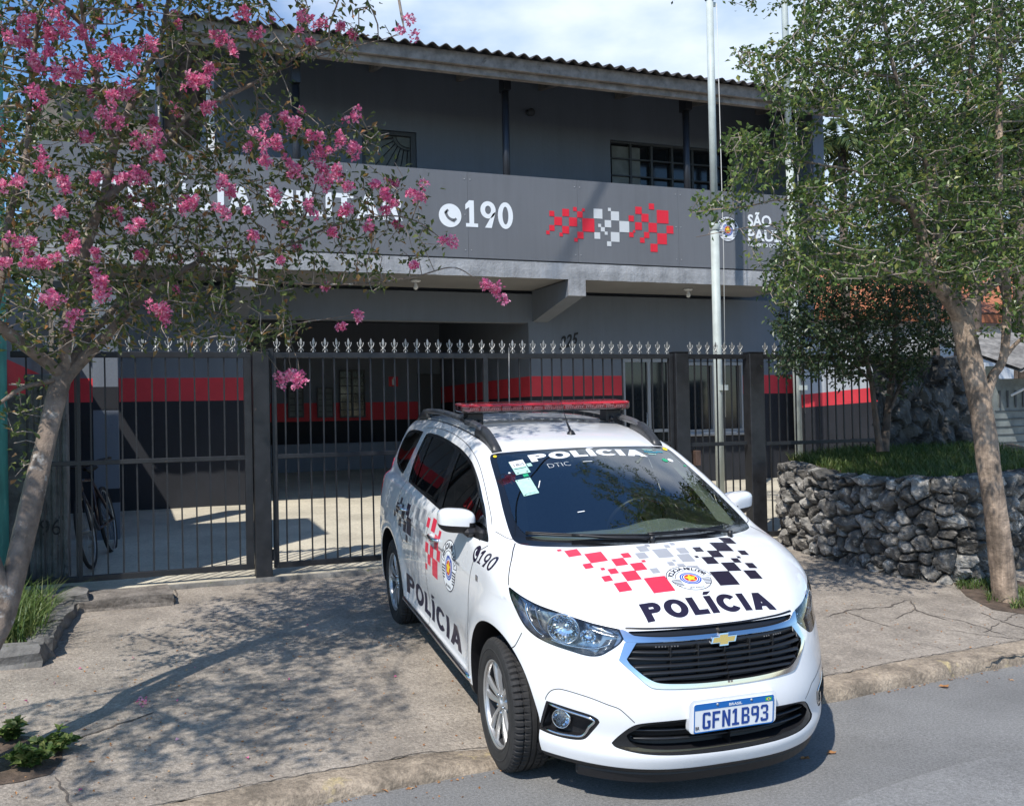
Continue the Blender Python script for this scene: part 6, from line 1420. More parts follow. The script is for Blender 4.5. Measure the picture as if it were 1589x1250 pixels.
def grow(limbs, attr, rs, step=.11, infl=1.0, kill=.16, itn=110, maxn=26000):
    """limbs: list of (points, r0, r1). Returns node positions, parents"""
    P = []; par = []; rad_ = []
    for pts, r0, r1, att in limbs:
        Q = open_pts(pts, 10); d = np.linalg.norm(np.diff(Q, axis=0), axis=1); s_ = np.concatenate([[0], np.cumsum(d)]); n = max(3, int(s_[-1]/.08)); T_ = np.linspace(0, s_[-1], n)
        Q = np.stack([np.interp(T_, s_, Q[:, k]) for k in range(3)], 1)
        pr_ = -1
        if P: A_ = np.array(P); pr_ = int(((A_-Q[0])**2).sum(1).argmin()) if att else -1
        for i, q in enumerate(Q):
            t = i/(n-1); wob = rs.normal(0, .006, 3)*(r0*10)
            P.append(q+wob*min(1, i)); par.append(pr_); rad_.append(r0+(r1-r0)*t); pr_ = len(P)-1
    nl = len(P); P = np.array(P); par = list(par); A_ = attr.copy(); alive = np.ones(len(A_), bool)
    best = np.full(len(A_), 1e9); bi = np.zeros(len(A_), int)
    def upd(P0, off):
        nonlocal best, bi
        for i0 in range(0, len(P0), 400):
            d = ((A_[:, None]-P0[None, i0:i0+400])**2).sum(2); j = d.argmin(1); dd = d[np.arange(len(A_)), j]; k = dd < best; best[k] = dd[k]; bi[k] = j[k]+off+i0
    upd(P, 0)
    for it in range(itn):
        k = alive & (best < infl*infl)
        if not k.any() or len(P) > maxn: break
        idx = bi[k]; dv = unit(A_[k]-P[idx]); acc = np.zeros((len(P), 3)); np.add.at(acc, idx, dv); src = np.unique(idx)
        nd_ = unit(acc[src]+rs.normal(0, .35, (len(src), 3))); new = P[src]+nd_*step*rs.uniform(.7, 1.2, (len(src), 1)); off = len(P)
        P = np.concatenate([P, new]); par += src.tolist(); rad_ += [0]*len(src); upd(new, off); alive &= best > kill*kill
    par = np.array(par); R_ = np.array(rad_, float); w = np.zeros(len(P)); ch = np.zeros(len(P), int)
    for i in range(len(P)-1, -1, -1):
        if w[i] == 0: w[i] = 1
        if par[i] >= 0: w[par[i]] += w[i]; ch[par[i]] += 1
    tw = .0022*np.sqrt(w)**.92+.0006; R2 = np.where(R_ > 0, np.maximum(R_, np.minimum(tw, R_*1.0)), np.minimum(tw, .03)); return P, par, R2, nl, ch
def limb_mesh(limbs, name, mat, parent, rs, n=16, rough_=.08, flare=None):
    V = []; F = []; b = 0
    for pts, r0, r1, att in limbs:
        Q = open_pts(pts, 14); m = len(Q); t = np.gradient(Q, axis=0); t = unit(t); a = np.cross(t[0], [0.3, .2, 1]); a /= np.linalg.norm(a); nn = n if r0 > .03 else 9
        ph = rs.uniform(0, 6, 4)
        for i in range(m):
            a = a-t[i]*(a@t[i]); a /= np.linalg.norm(a); c = np.cross(t[i], a); s_ = i/(m-1); r = r0+(r1-r0)*s_**.8
            if flare and not att: r *= 1+flare*math.exp(-s_*m*.12)
            for k in range(nn):
                w = 2*math.pi*k/nn; f = 1+rough_*(math.sin(3*w+ph[0]+s_*7)+.6*math.sin(5*w+ph[1]-s_*11)+.5*math.sin(2*w+ph[2]+s_*19))+rs.uniform(-.02, .02); V.append(Q[i]+(a*math.cos(w)+c*math.sin(w))*r*f)
        F += [(b+i*nn+k, b+i*nn+(k+1) % nn, b+(i+1)*nn+(k+1) % nn, b+(i+1)*nn+k) for i in range(m-1) for k in range(nn)]; b += m*nn
    return mesh_np(name, V, F, mat, parent, True)
def twig_mesh(P, par, R_, nl, name, mat, parent):
    ids = np.arange(len(P)); k = (par >= 0) & (ids >= nl); A_ = P[par[k]]; B_ = P[k]; ra = np.minimum(R_[par[k]], R_[k]*1.6); rb = R_[k]; t = unit(B_-A_); a = unit(np.cross(t, np.array([.31, .17, .93]))); c = np.cross(t, a); V = []; n = len(A_)
    for P0, r in ((A_, ra), (B_, rb)):
        for j in range(4): w = math.pi/2*j; V.append(P0+(a*math.cos(w)+c*math.sin(w))*r[:, None])
    V = np.stack(V, 1).reshape(-1, 3); i = np.arange(n)*8; F = np.concatenate([np.stack([i+j, i+(j+1) % 4, i+4+(j+1) % 4, i+4+j], 1) for j in range(4)]); return mesh_np(name, V, F, mat, parent, True)
def boxes_px(L, rs):
    out = []
    for (u0, v0, u1, v1, Y0, Y1, n) in L:
        for _ in range(n): out.append(at_y(rs.uniform(u0, u1), rs.uniform(v0, v1), rs.uniform(Y0, Y1)))
    return np.array(out)
def boxes_w(L, rs): return np.concatenate([rs.uniform((a[0], a[2], a[4]), (a[1], a[3], a[5]), (a[6], 3)) for a in L])
def tree(name, label, cat, limbs, attr, seed, leafmat, per=4, L=.045, W_=.011, bark='bark', group=None, step=.11, infl=1.0, kill=.16, flare=.3, leaf_r=.006, flowers=None, mask=None, spread=.035):
    rs = np.random.RandomState(seed); base = limbs[0][0][0]; root = tag(empty(name, tuple(base)), label, cat, group); inv = Matrix.Translation([-float(c) for c in base])
    P, par, R_, nl, ch = grow(limbs, attr, rs, step, infl, kill); tr = limb_mesh(limbs, 'trunk', MAT[bark], root, rs, flare=flare); tr.matrix_parent_inverse = inv
    tw = twig_mesh(P, par, R_, nl, 'branches', MAT['twig' if bark != 'bark_dark' else bark], root); tw.matrix_parent_inverse = inv
    k = np.where((R_ < leaf_r) & (np.arange(len(P)) >= nl))[0]
    if mask is not None: k = k[mask(P[k])]
    d = unit(P[k]-P[par[k]]); idx = np.repeat(np.arange(len(k)), per); n = len(idx)
    base_ = P[k][idx]-d[idx]*rs.uniform(0, step*1.1, (n, 1))+rs.normal(0, spread, (n, 3)); D = unit(d[idx]*.7+rs.normal(0, .65, (n, 3))+np.array([0, 0, .1])); V, F = leaves(base_, D, L, W_, rs)
    fo = mesh_np('foliage', V, F, MAT[leafmat], root); fo.matrix_parent_inverse = inv
    return root, inv, P, par, R_, nl, ch
# ---------------------------------------------------------------- left flowering tree
def AY(L, Y): return [at_y(u, v, Y if not hasattr(Y, '__len__') else Y[min(i, len(Y)-1)]) for i, (u, v) in enumerate(L)]
rsL = np.random.RandomState(5)
trunkL = AY([(-34, 1172), (-44, 1085), (-22, 1010), (6, 950), (38, 820), (62, 720), (82, 640), (97, 582)], (5.2, 5.25, 5.33, 5.42, 5.58, 5.70, 5.78, 5.85))
limbsL = [(trunkL, .070, .048, False),
 (AY([(97, 582), (106, 500), (122, 430), (140, 360), (160, 312)], (5.85, 5.85, 5.85, 5.84, 5.8)), .036, .028, True),
 (AY([(98, 590), (125, 560), (165, 520), (203, 478), (250, 440), (310, 405)], (5.85, 5.9, 5.95, 6.0, 6.0, 6.0)), .045, .015, True),
 (AY([(100, 575), (140, 520), (175, 480), (215, 420), (262, 350)], (5.85, 6.0, 6.15, 6.3, 6.4)), .030, .012, True),
 (AY([(160, 312), (178, 225), (200, 170), (225, 110), (248, 70), (262, 0), (300, -90)], (5.8, 5.8, 5.85, 5.9, 5.9, 6.0, 6.0)), .026, .010, True),
 (AY([(160, 315), (215, 262), (255, 220), (296, 176), (350, 150), (420, 116), (470, 80), (510, 60)], (5.8, 5.75, 5.7, 5.7, 5.7, 5.7, 5.65, 5.6)), .024, .006, True),
 (AY([(178, 225), (150, 120), (130, 40), (120, -80)], (5.8, 5.6, 5.4, 5.2)), .018, .008, True),
 (AY([(10, 935), (-12, 870), (-40, 780), (-45, 640), (-20, 520), (2, 430), (18, 320), (42, 240), (46, 150), (60, 20)], (5.42, 5.45, 5.5, 5.55, 5.6, 5.65, 5.7, 5.7, 5.7, 5.7)), .044, .012, True),
 (AY([(82, 590), (40, 600), (0, 625), (-40, 660)], (5.8, 5.7, 5.6, 5.5)), .014, .008, True),
 (AY([(310, 405), (380, 400), (450, 380), (520, 350), (600, 335), (650, 345), (690, 375)], (6.0, 5.95, 5.9, 5.9, 5.9, 5.9, 5.9)), .012, .003, True),
 (AY([(310, 405), (380, 430), (470, 440), (560, 440), (640, 430), (700, 415), (735, 430), (765, 450)], (6.0, 5.9, 5.85, 5.8, 5.8, 5.8, 5.8, 5.8)), .010, .002, True),
 ([at_y(97, 582, 5.85), (-1.2, 5.2, 2.7), (-1.7, 4.6, 3.2), (-2.2, 4.0, 3.7)], .035, .010, True), ([(-1.2, 5.2, 2.7), (-1.6, 4.9, 3.6), (-1.5, 4.6, 4.3)], .02, .006, True), ([(-1.7, 4.6, 3.2), (-2.5, 4.4, 3.3), (-3.0, 4.1, 3.5)], .014, .004, True),
 ([at_y(262, 0, 6.0), (-.3, 5.4, 4.45), (.2, 4.9, 4.6), (.8, 4.7, 4.7)], .014, .004, True), ([at_y(130, 40, 5.4), (-1.1, 4.9, 4.4), (-.8, 4.4, 4.6)], .014, .004, True),
 (AY([(230, 470), (290, 470), (350, 490), (410, 510), (470, 500), (540, 490)], (6.0, 5.9, 5.85, 5.8, 5.8, 5.8)), .008, .002, True),
 (AY([(420, 116), (470, 95), (560, 70), (628, 52)], (5.7, 5.7, 5.7, 5.7)), .005, .0018, True),
 (AY([(450, 380), (480, 320), (500, 250), (520, 190), (550, 165)], (5.9, 5.9, 5.9, 5.9, 5.9)), .007, .002, True)]
attrL = np.concatenate([boxes_px([(-110, -120, 300, 470, 5.2, 6.8, 2900), (-30, 230, 330, 510, 5.4, 6.6, 3300), (300, 170, 470, 450, 5.4, 6.4, 1400), (280, 400, 460, 545, 5.4, 6.3, 520), (470, 190, 600, 450, 5.5, 6.2, 620), (600, 270, 670, 400, 5.6, 6.1, 120), (290, -60, 420, 130, 5.3, 6.2, 520), (420, 20, 560, 110, 5.5, 5.9, 130), (-60, -600, 420, -120, 4.8, 7.0, 1200), (-200, 470, 300, 545, 5.4, 6.4, 650), (0, 580, 60, 740, 5.6, 6.2, 50)], rsL),
 boxes_w([(-1.3, 1.2, 4.2, 5.6, 3.9, 5.0, 2100), (-2.4, -.9, 3.0, 4.4, 3.0, 4.4, 1500), (-.5, 1.6, 5.0, 6.5, 4.9, 5.9, 500)], rsL)])
L_ = tree('crape_myrtle', 'grey barked tree with pink blossom leaning in from the left', 'tree', limbsL, attrL, 21, 'leaf_myrtle', per=4, L=.050, W_=.0135, kill=.105, step=.09, spread=.03)
def blossom(c, r, rs, n=150):
    "loose panicle: a few uneven sprays of crumpled petals"
    k = rs.randint(3, 6); cs = c+rs.normal(0, r*.62, (k, 3))*np.array([1, 1, 1.1]); rr = r*rs.uniform(.35, .85, k); V = []; F = []; o = 0
    for q, r_ in zip(cs, rr):
        m_n = max(12, int(n*(r_/r)**1.6/k*1.9)); d = unit(rs.normal(0, 1, (m_n, 3))); p_ = q+d*r_*rs.uniform(.15, 1.0, (m_n, 1))**.7; D = unit(d+rs.normal(0, .8, (m_n, 3))); v, f = leaves(p_, D, .021, .0095, rs, .9, -.3); V.append(v); F.append(f+o); o += len(v)
    return np.concatenate(V), np.concatenate(F)
rs = np.random.RandomState(3); root, inv, P, par, R_, nl, ch = L_
sel = []
want = [(82,48),(90,30),(48,30),(108,45),(120,110),(55,95),(148,98),(177,85),(177,100),(175,152),(108,122),(40,68),(225,65),(372,18),(465,28),(495,40),(530,42),(400,52),(340,60),(360,75),(292,130),(320,105),(318,165),(240,190),(245,215),(212,220),(238,242),(150,275),(185,275),(215,275),(300,120),(408,192),(405,215),(415,240),(425,222),(440,182),(458,195),(490,210),(490,240),(510,235),(530,220),(553,180),(553,232),(540,288),(525,262),(480,325),(510,285),(430,305),(463,270),(345,280),(358,300),(298,320),(340,325),(518,362),(570,350),(598,325),(632,295),(648,300),(610,310),(695,372),(640,415),(42,375),(8,405),(30,380),(75,403),(115,390),(120,385),(158,428),(160,440),(48,410),(85,470),(75,460),(245,480),(255,495),(110,500),(285,325),(385,328),(390,365),(435,405),(530,505),(555,490),(548,240),(155,180),(177,190),(90,115),(70,80),(10,290),(600,300),(628,50),(20,60),(60,150),(130,60),(205,140),(500,262),(530,330),(200,95),(100,275),(130,210),(450,255),(95,330),(210,350),(60,250),(765,452),(779,460),(757,449),(441,587),(455,588),(466,592)]
VV = []; FF = []; off = 0; uv = np.stack([(P-CAMP)@_r, (P-CAMP)@_d, (P-CAMP)@_f], 1); U_ = 794.5+F_PX*uv[:, 0]/uv[:, 2]; V_ = 625+F_PX*uv[:, 1]/uv[:, 2]; ok = (uv[:, 2] < 6.6) & (np.arange(len(P)) >= 0)
cl = []
for (u, v) in want:
    e2 = (U_-u)**2+(V_-v)**2; d = np.where(ok, np.where(e2 < 600, uv[:, 2]*10, e2), 1e9); i = d.argmin(); dep = uv[i, 2]-.07 if (U_[i]-u)**2+(V_[i]-v)**2 < 3500 else 5.5
    q = CAMP+pix(u, v)*dep; cl.append((q, rs.uniform(.020, .044) if v < 570 else .034, P[i]))
k = np.where((R_ < .004) & (np.arange(len(P)) > nl) & (U_ > -40) & (U_ < 620) & (V_ > -30) & (V_ < 500) & (uv[:, 2] < 6.3))[0]; pk_ = 1.1-.0014*V_[k]-.0004*abs(U_[k]-250); pk_ = np.clip(pk_, .1, 1); pk_ /= pk_.sum()
for i in rs.choice(k, 60, replace=False, p=pk_): cl.append((P[i]+rs.normal(0, .015, 3)+np.array([0, 0, .02]), rs.uniform(.012, .028), P[i]))
k = np.where((R_ < .004) & (np.arange(len(P)) > nl) & ((U_ < 0) | (V_ < 0)))[0]
for i in rs.choice(k, 55, replace=False): cl.append((P[i]+np.array([0, 0, .03]), rs.uniform(.03, .055), P[i]))
fl_root = []
for n_, (q, r, nb) in enumerate(cl):
    v, f = blossom(q, r, rs, int(70+r*1500)); VV.append(v); FF.append(f+off); off += len(v)
fl = mesh_np('blossom', np.concatenate(VV), np.concatenate(FF), MAT['petal'], root); fl['kind'] = 'stuff'; fl.matrix_parent_inverse = inv
m = MB()
for q, r, nb in cl:
    if np.linalg.norm(q-nb) > .01: m.tube([nb, (q+nb)/2+rs.normal(0, .01, 3), q], [.0025, .002, .0015], 5)
tq = m.build('flower_stalks', MAT['bark'], root, fix=False); tq['kind'] = 'stuff'; tq.matrix_parent_inverse = inv
# ---------------------------------------------------------------- right tree
rsR = np.random.RandomState(9)
trunkR = AY([(1562, 935), (1556, 880), (1545, 800), (1532, 720), (1526, 660), (1516, 600), (1503, 540), (1492, 490)], (5.94, 5.94, 5.94, 5.94, 5.94, 5.94, 5.95, 5.95))
limbsR = [(trunkR, .094, .084, False),
 (AY([(1492, 495), (1470, 462), (1448, 437), (1434, 385), (1424, 341), (1400, 313), (1350, 310), (1300, 329), (1240, 345)], (5.95, 5.92, 5.9, 5.9, 5.88, 5.85, 5.8, 5.75, 5.7)), .070, .012, True),
 (AY([(1450, 440), (1408, 429), (1366, 416), (1325, 395), (1275, 396), (1215, 405)], (5.9, 5.85, 5.8, 5.8, 5.8, 5.8)), .024, .006, True),
 (AY([(1492, 495), (1512, 462), (1535, 445), (1562, 425), (1600, 400), (1660, 350)], (5.95, 6.0, 6.0, 6.0, 6.0, 6.0)), .055, .025, True),
 (AY([(1440, 425), (1454, 375), (1455, 320), (1452, 266), (1478, 225), (1500, 150), (1510, 40), (1500, -120)], (5.9, 5.95, 6.0, 6.05, 6.1, 6.1, 6.1, 6.1)), .042, .014, True),
 (AY([(1424, 341), (1440, 280), (1420, 200), (1390, 120), (1370, 20), (1360, -100)], (5.88, 5.8, 5.7, 5.6, 5.6, 5.5)), .026, .010, True),
 (AY([(1528, 625), (1540, 585), (1558, 548), (1562, 450), (1553, 375), (1551, 250), (1551, 140), (1551, -60)], (5.93, 5.9, 5.86, 5.85, 5.85, 5.85, 5.85, 5.85)), .040, .024, True),
 (AY([(1555, 560), (1580, 530), (1625, 500)], (5.87, 5.8, 5.7)), .020, .012, True),
 (AY([(1400, 313), (1340, 270), (1270, 255), (1200, 240), (1150, 225)], (5.85, 5.8, 5.8, 5.8, 5.8)), .014, .003, True),
 (AY([(1390, 120), (1320, 110), (1250, 95), (1190, 85), (1145, 80)], (5.6, 5.6, 5.6, 5.6, 5.6)), .012, .003, True),
 (AY([(1300, 329), (1220, 310), (1160, 320), (1110, 325), (1072, 330)], (5.75, 5.7, 5.7, 5.7, 5.7)), .008, .002, True),
 (AY([(1240, 345), (1180, 350), (1120, 360), (1080, 368)], (5.7, 5.65, 5.6, 5.6)), .006, .002, True)]
attrR = np.concatenate([boxes_px([(1330, -100, 1750, 440, 5.0, 7.0, 5200), (1230, -60, 1340, 175, 5.2, 6.6, 1100), (1185, 85, 1300, 175, 5.3, 6.3, 330), (1345, 150, 1420, 300, 5.3, 6.4, 450), (1140, 60, 1230, 130, 5.4, 6.0, 130), (1225, 270, 1350, 440, 5.3, 6.5, 1450), (1125, 200, 1200, 300, 5.4, 6.1, 300), (1205, 335, 1250, 405, 5.4, 6.1, 120), (1205, 150, 1260, 270, 5.4, 6.2, 160), (1080, 300, 1150, 325, 5.4, 6.0, 30), (1300, -500, 1750, -100, 4.9, 7.2, 1000), (1185, 420, 1240, 480, 5.5, 6.2, 120), (1540, 400, 1750, 520, 5.3, 6.5, 280)], rsR), boxes_w([(4.6, 6.6, 6.6, 8.6, 5.9, 7.3, 350)], rsR)])
tree('broadleaf_tree', 'tree with peeling brown trunk and small green leaves at the right edge', 'tree', limbsR, attrR, 31, 'leaf_green', per=7, L=.047, W_=.0150, kill=.105, step=.09, spread=.034, bark='bark_tan', flare=.12)
# ---------------------------------------------------------------- dark shrub tree on the terrace
rsD = np.random.RandomState(13); b0 = at_y(1362, 700, 8.1)
limbsD = [(AY([(1366, 700), (1358, 640), (1352, 590), (1340, 540), (1325, 480)], 8.1), .035, .018, False), (AY([(1372, 700), (1378, 640), (1385, 580), (1390, 500), (1380, 420)], 8.2), .045, .02, False), (AY([(1380, 640), (1400, 590), (1418, 560), (1440, 540)], 8.15), .02, .01, True), (AY([(1350, 590), (1320, 560), (1280, 530), (1245, 520)], (8.1, 8.05, 8.0, 8.0)), .016, .006, True), (AY([(1340, 540), (1300, 480), (1260, 440), (1230, 410)], (8.1, 8.05, 8, 8)), .014, .006, True)]
attrD = boxes_px([(1200, 380, 1440, 520, 7.5, 8.7, 1700), (1205, 520, 1330, 590, 7.6, 8.5, 600), (1330, 520, 1440, 570, 7.6, 8.6, 350), (1420, 440, 1490, 540, 7.8, 8.6, 260), (1230, 380, 1420, 420, 7.6, 8.6, 150), (1385, 545, 1430, 600, 7.8, 8.5, 50)], rsD)
tree('evergreen_shrub', 'dark dense evergreen shrub tree on the grass terrace in front of the fence', 'tree', limbsD, attrD, 41, 'leaf_dark', per=11, L=.060, W_=.016, bark='bark_dark', kill=.12, step=.10, spread=.05, flare=.1)
# ---------------------------------------------------------------- rubble stone walls
def stone_face(name, label, path, z0f, z1f, size, mat, seed, res=.014, depth=.085, group=None, thick=.30, bulge=1.0):
    "wall along a ground path; stones are a relief of chiselled Voronoi cells"
    rs = np.random.RandomState(seed); Q = open_pts([(x, y, 0) for x, y in path], 10)[:, :2]; d = np.linalg.norm(np.diff(Q, axis=0), axis=1); s_ = np.concatenate([[0], np.cumsum(d)]); Lw = s_[-1]
    nu = int(Lw/res); nv = int(1.0/res); T_ = np.linspace(0, Lw, nu); X = np.interp(T_, s_, Q[:, 0]); Y = np.interp(T_, s_, Q[:, 1]); tx = np.gradient(X); ty = np.gradient(Y); k = np.hypot(tx, ty); nx, ny = -ty/k, tx/k
    H = np.array([z1f(x, y)-z0f(x, y) for x, y in zip(X, Y)]); Z0 = np.array([z0f(x, y) for x, y in zip(X, Y)]); hm = H.mean(); sites = []
    row = 0; v = size*.4
    while v < hm+size:
        u = rs.uniform(-size, 0)
        while u < Lw+size: sites.append((u+rs.normal(0, size*.18), v+rs.normal(0, size*.20))); u += size*rs.uniform(.75, 1.55)
        v += size*rs.uniform(.62, .9)
    S_ = np.array(sites); wgt = rs.uniform(-.25, .3, len(S_))*size*size; nS = len(S_)
    pl = rs.normal(0, .42, (nS, 4, 2)); po = rs.uniform(0, .022, (nS, 4)); hb = rs.uniform(0, .045, nS); ang = rs.uniform(0, math.pi, nS); asp = rs.uniform(1.0, 1.35, nS)
    ui, vi = np.meshgrid(np.arange(nu), np.arange(nv+1)); U = T_[ui]; V = vi/nv*H[ui]; U2 = U+.012*np.sin(V*31+U*5)+.010*np.sin(U*47); V2 = V+.012*np.sin(U*29+V*7)
    h = np.zeros(U.shape); gap = np.zeros(U.shape); tone = np.ones(U.shape); tn = rs.uniform(.45, 1.5, nS)
    for c in range(0, nu, 40):
        uu = U2[:, c:c+40]; vv = V2[:, c:c+40]; near = np.where(abs(S_[:, 0]-T_[min(c+20, nu-1)]) < 40*res+3*size)[0]; sn = S_[near]; du = uu[..., None]-sn[:, 0]; dv = vv[..., None]-sn[:, 1]
        ca_, sa = np.cos(ang[near]), np.sin(ang[near]); a = (du*ca_+dv*sa); b = (-du*sa+dv*ca_)*asp[near]; D = np.sqrt(np.maximum(a*a+b*b-wgt[near], 1e-6)); o = np.argsort(D, -1)[..., :2]; d1 = np.take_along_axis(D, o[..., :1], -1)[..., 0]; d2 = np.take_along_axis(D, o[..., 1:2], -1)[..., 0]
        g = near[o[..., 0]]; lu = uu-S_[g, 0]; lv = vv-S_[g, 1]; f = np.min([po[g, q]+pl[g, q, 0]*lu+pl[g, q, 1]*lv for q in range(4)], 0)
        e = np.clip((d2-d1)/(size*.24), 0, 1); tone[:, c:c+40] = tn[g]*(.45+.55*np.clip((d2-d1)/(size*.08), 0, 1)); h[:, c:c+40] = (hb[g]+f*1.0+.075)*(1-(1-e)**2.4)*bulge; gap[:, c:c+40] = e
    h += (.006*np.sin(U*61+V*23)*np.sin(V*53-U*17)+rs.normal(0, .0022, U.shape))*np.minimum(1, gap*1.5)
    h = np.clip(h, -.01, .17); off = h*depth/.085
    VX = X[ui]+nx[ui]*off; VY = Y[ui]+ny[ui]*off; VZ = Z0[ui]+V-.06+.06*(V/np.maximum(H[ui], .1))
    V3 = np.stack([VX, VY, VZ], -1)
    top = V3[-1].copy(); jag = .035*np.interp(T_, np.arange(0, Lw+.2, .09), rs.uniform(-.6, 1, len(np.arange(0, Lw+.2, .09)))); V3[-1, :, 2] += jag; V3[-2, :, 2] += jag*.8; V3[-3, :, 2] += jag*.5
    rows = [V3]
    for q, dz in ((.25, .012), (.6, .0), (1.0, -.02)): t = V3[-1].copy(); t[:, 0] = X-nx*thick*q+nx*off[-1]*(1-q); t[:, 1] = Y-ny*thick*q+ny*off[-1]*(1-q); t[:, 2] += dz+rs.normal(0, .008, nu)-.04*(q > .9); rows.append(t[None])
    G = np.concatenate(rows, 0); nr_ = G.shape[0]; j, i = np.meshgrid(np.arange(nr_-1), np.arange(nu-1), indexing='ij'); F = np.stack([j*nu+i, j*nu+i+1, (j+1)*nu+i+1, (j+1)*nu+i], -1).reshape(-1, 4)
    o = mesh_np(name, G.reshape(-1, 3), F, mat, None, False); tt = np.concatenate([tone]+[tone[-1:]*.8]*3, 0).reshape(-1); ca__ = o.data.color_attributes.new('tone', 'FLOAT_COLOR', 'POINT'); ca__.data.foreach_set('color', np.repeat(np.stack([tt, tt*(.97+.03*tt), tt*(.93+.05*tt), tt*0+1], 1), 1, 0).astype(np.float32).ravel()); tag(o, label, 'wall', group); return o
wp = [(6.60, 8.80), (6.40, 8.45), (6.33, 8.1), (6.34, 7.7), (6.38, 7.35), (6.44, 7.0), (6.53, 6.76), (6.68, 6.60), (6.90, 6.57), (7.25, 6.68), (7.95, 6.93), (8.7, 7.2), (9.6, 7.5)]
topz = lambda x, y: 1.085+.075*sstep(7.6, 8.4, y)*(x < 6.9)-.07*sstep(8.5, 8.8, y)*(x < 6.9)
stone_face('rubble_wall', 'low curved rubble stone retaining wall at the right of the driveway', wp[::-1], lambda x, y: gz(y)-.03, topz, .135, m_['stone'], 4, .0115, depth=.10)
stone_face('rubble_wall', 'tall dark shaded rubble stone wall behind the grass terrace', [(10.3, 10.4), (9.75, 9.35), (9.4, 9.02), (7.86, 8.92)], lambda x, y: 1.0, lambda x, y: 2.33, .27, m_['stone_dark'], 8, .022, thick=.35)
# terrace ground and grass
ter = [(6.60, 8.78), (6.55, 8.3), (6.50, 7.8), (6.52, 7.3), (6.62, 6.95), (6.85, 6.76), (7.3, 6.88), (8.0, 7.13), (9.6, 7.72), (10.5, 9.3), (9.0, 9.05), (7.8, 9.0)]
tz = lambda x, y: 1.04+.16*sstep(7.2, 8.9, y)+.05*sstep(6.6, 7.4, x)
m = MB(); cx_, cy_ = 7.6, 8.0; rings = [[(cx_+(x-cx_)*q, cy_+(y-cy_)*q) for x, y in ter] for q in (1, .8, .6, .4, .2)]; vs = [(x, y, tz(x, y)+.02*math.sin(x*9)*math.sin(y*7)) for r in rings for x, y in r]+[(cx_, cy_, tz(cx_, cy_))]; n = len(ter)
m.add(vs, [(j*n+i, j*n+(i+1) % n, (j+1)*n+(i+1) % n, (j+1)*n+i) for j in range(4) for i in range(n)]+[(4*n+i, 4*n+(i+1) % n, 5*n) for i in range(n)], True); tag(m.build('terrace_ground', m_['soil'], fix=False), kind='structure')
def grass(name, pts, hgt, rs, mat='grass_blade', lean=.5, wid=.004):
    pts = np.array(pts); n = len(pts); a = rs.uniform(0, 2*math.pi, n); h = hgt*rs.uniform(.4, 1.3, n); l = lean*h*rs.uniform(.2, 1.4, n); D = np.stack([np.cos(a), np.sin(a), 0*a], 1); S_ = np.stack([-np.sin(a), np.cos(a), 0*a], 1)*wid; up = np.array([0, 0, 1.0])
    p0 = pts; p1 = pts+up*h[:, None]*.6+D*l[:, None]*.3; p2 = pts+up*h[:, None]+D*l[:, None]; V = np.stack([p0-S_, p0+S_, p1+S_*.8, p1-S_*.8, p2], 1).reshape(-1, 3); i = np.arange(n)*5
    F = np.concatenate([np.stack([i, i+1, i+2], 1), np.stack([i, i+2, i+3], 1), np.stack([i+3, i+2, i+4], 1)]); o = mesh_np(name, V, F, MAT[mat], None); tag(o, kind='stuff'); return o
def in_poly(x, y, P): 
    c = False
    for i in range(len(P)):
        (x1, y1), (x2, y2) = P[i], P[i-1]
        if (y1 > y) != (y2 > y) and x < (x2-x1)*(y-y1)/(y2-y1)+x1: c = not c
    return c
rs = np.random.RandomState(2); pts = []
while len(pts) < 14000:
    x, y = 6.45+3.05*rs.rand()**1.5, rs.uniform(6.7, 9.1)
    if in_poly(x, y, ter) and rs.rand() < .5+.5*math.sin(x*5+y*3)**2: pts.append((x, y, tz(x, y)-.01))
tag(grass('terrace_grass', pts, .10, rs, lean=.9), 'long green grass growing on the stone terrace', 'grass')
# ---------------------------------------------------------------- left planting bed, stones, slab
def boulder(x0, x1, y0, y1, z0, z1, seed, n=12, amp=.02, yaw=0):
    rs = np.random.RandomState(seed); bm = bmesh.new(); bmesh.ops.create_cube(bm, size=2.0); bmesh.ops.subdivide_edges(bm, edges=bm.edges, cuts=5, use_grid_fill=True); ph = rs.uniform(0, 6, 9)
    cxx, cyy, czz = (x0+x1)/2, (y0+y1)/2, (z0+z1)/2; hx_, hy_, hz_ = (x1-x0)/2, (y1-y0)/2, (z1-z0)/2; ca_, sa = math.cos(yaw), math.sin(yaw)
    for v in bm.verts:
        p = np.array(v.co); r = np.linalg.norm(p); q = p*(1-.10*max(0, (r-1.15))); w = [amp*(math.sin(q[0]*3+ph[k]+q[1]*2)+.6*math.sin(q[1]*6+ph[k+3]+q[2]*5)+.5*rs.uniform(-1, 1)) for k in range(3)]
        a, b, c = q[0]*hx_+w[0], q[1]*hy_+w[1], q[2]*hz_+w[2]*.7; v.co = (cxx+a*ca_-b*sa, cyy+a*sa+b*ca_, czz+c)
    m = MB(); bm.verts.index_update(); m.add([tuple(v.co) for v in bm.verts], [tuple(v.index for v in f.verts) for f in bm.faces], False); bm.free(); return m
S_L = [((-1.75, -.64, 6.83, 6.99, .12, .335), 1, .0, 'long grey kerbstone along the front of the left planting bed'), ((-.76, -.60, 6.98, 7.55, .15, .35), 2, .02, 'worn grey edging stone on the right side of the planting bed, nearest its corner'), ((-.74, -.56, 7.56, 8.15, .18, .37), 3, -.06, 'worn grey edging stone in the middle of the bed side'), ((-.86, -.48, 8.17, 8.62, .2, .43), 4, .1, 'broken grey stone block at the rear of the bed beside the gate'), ((-1.35, -.80, 8.50, 8.68, .2, .42), 5, 0, 'flat grey stone under the fluted pillar')]
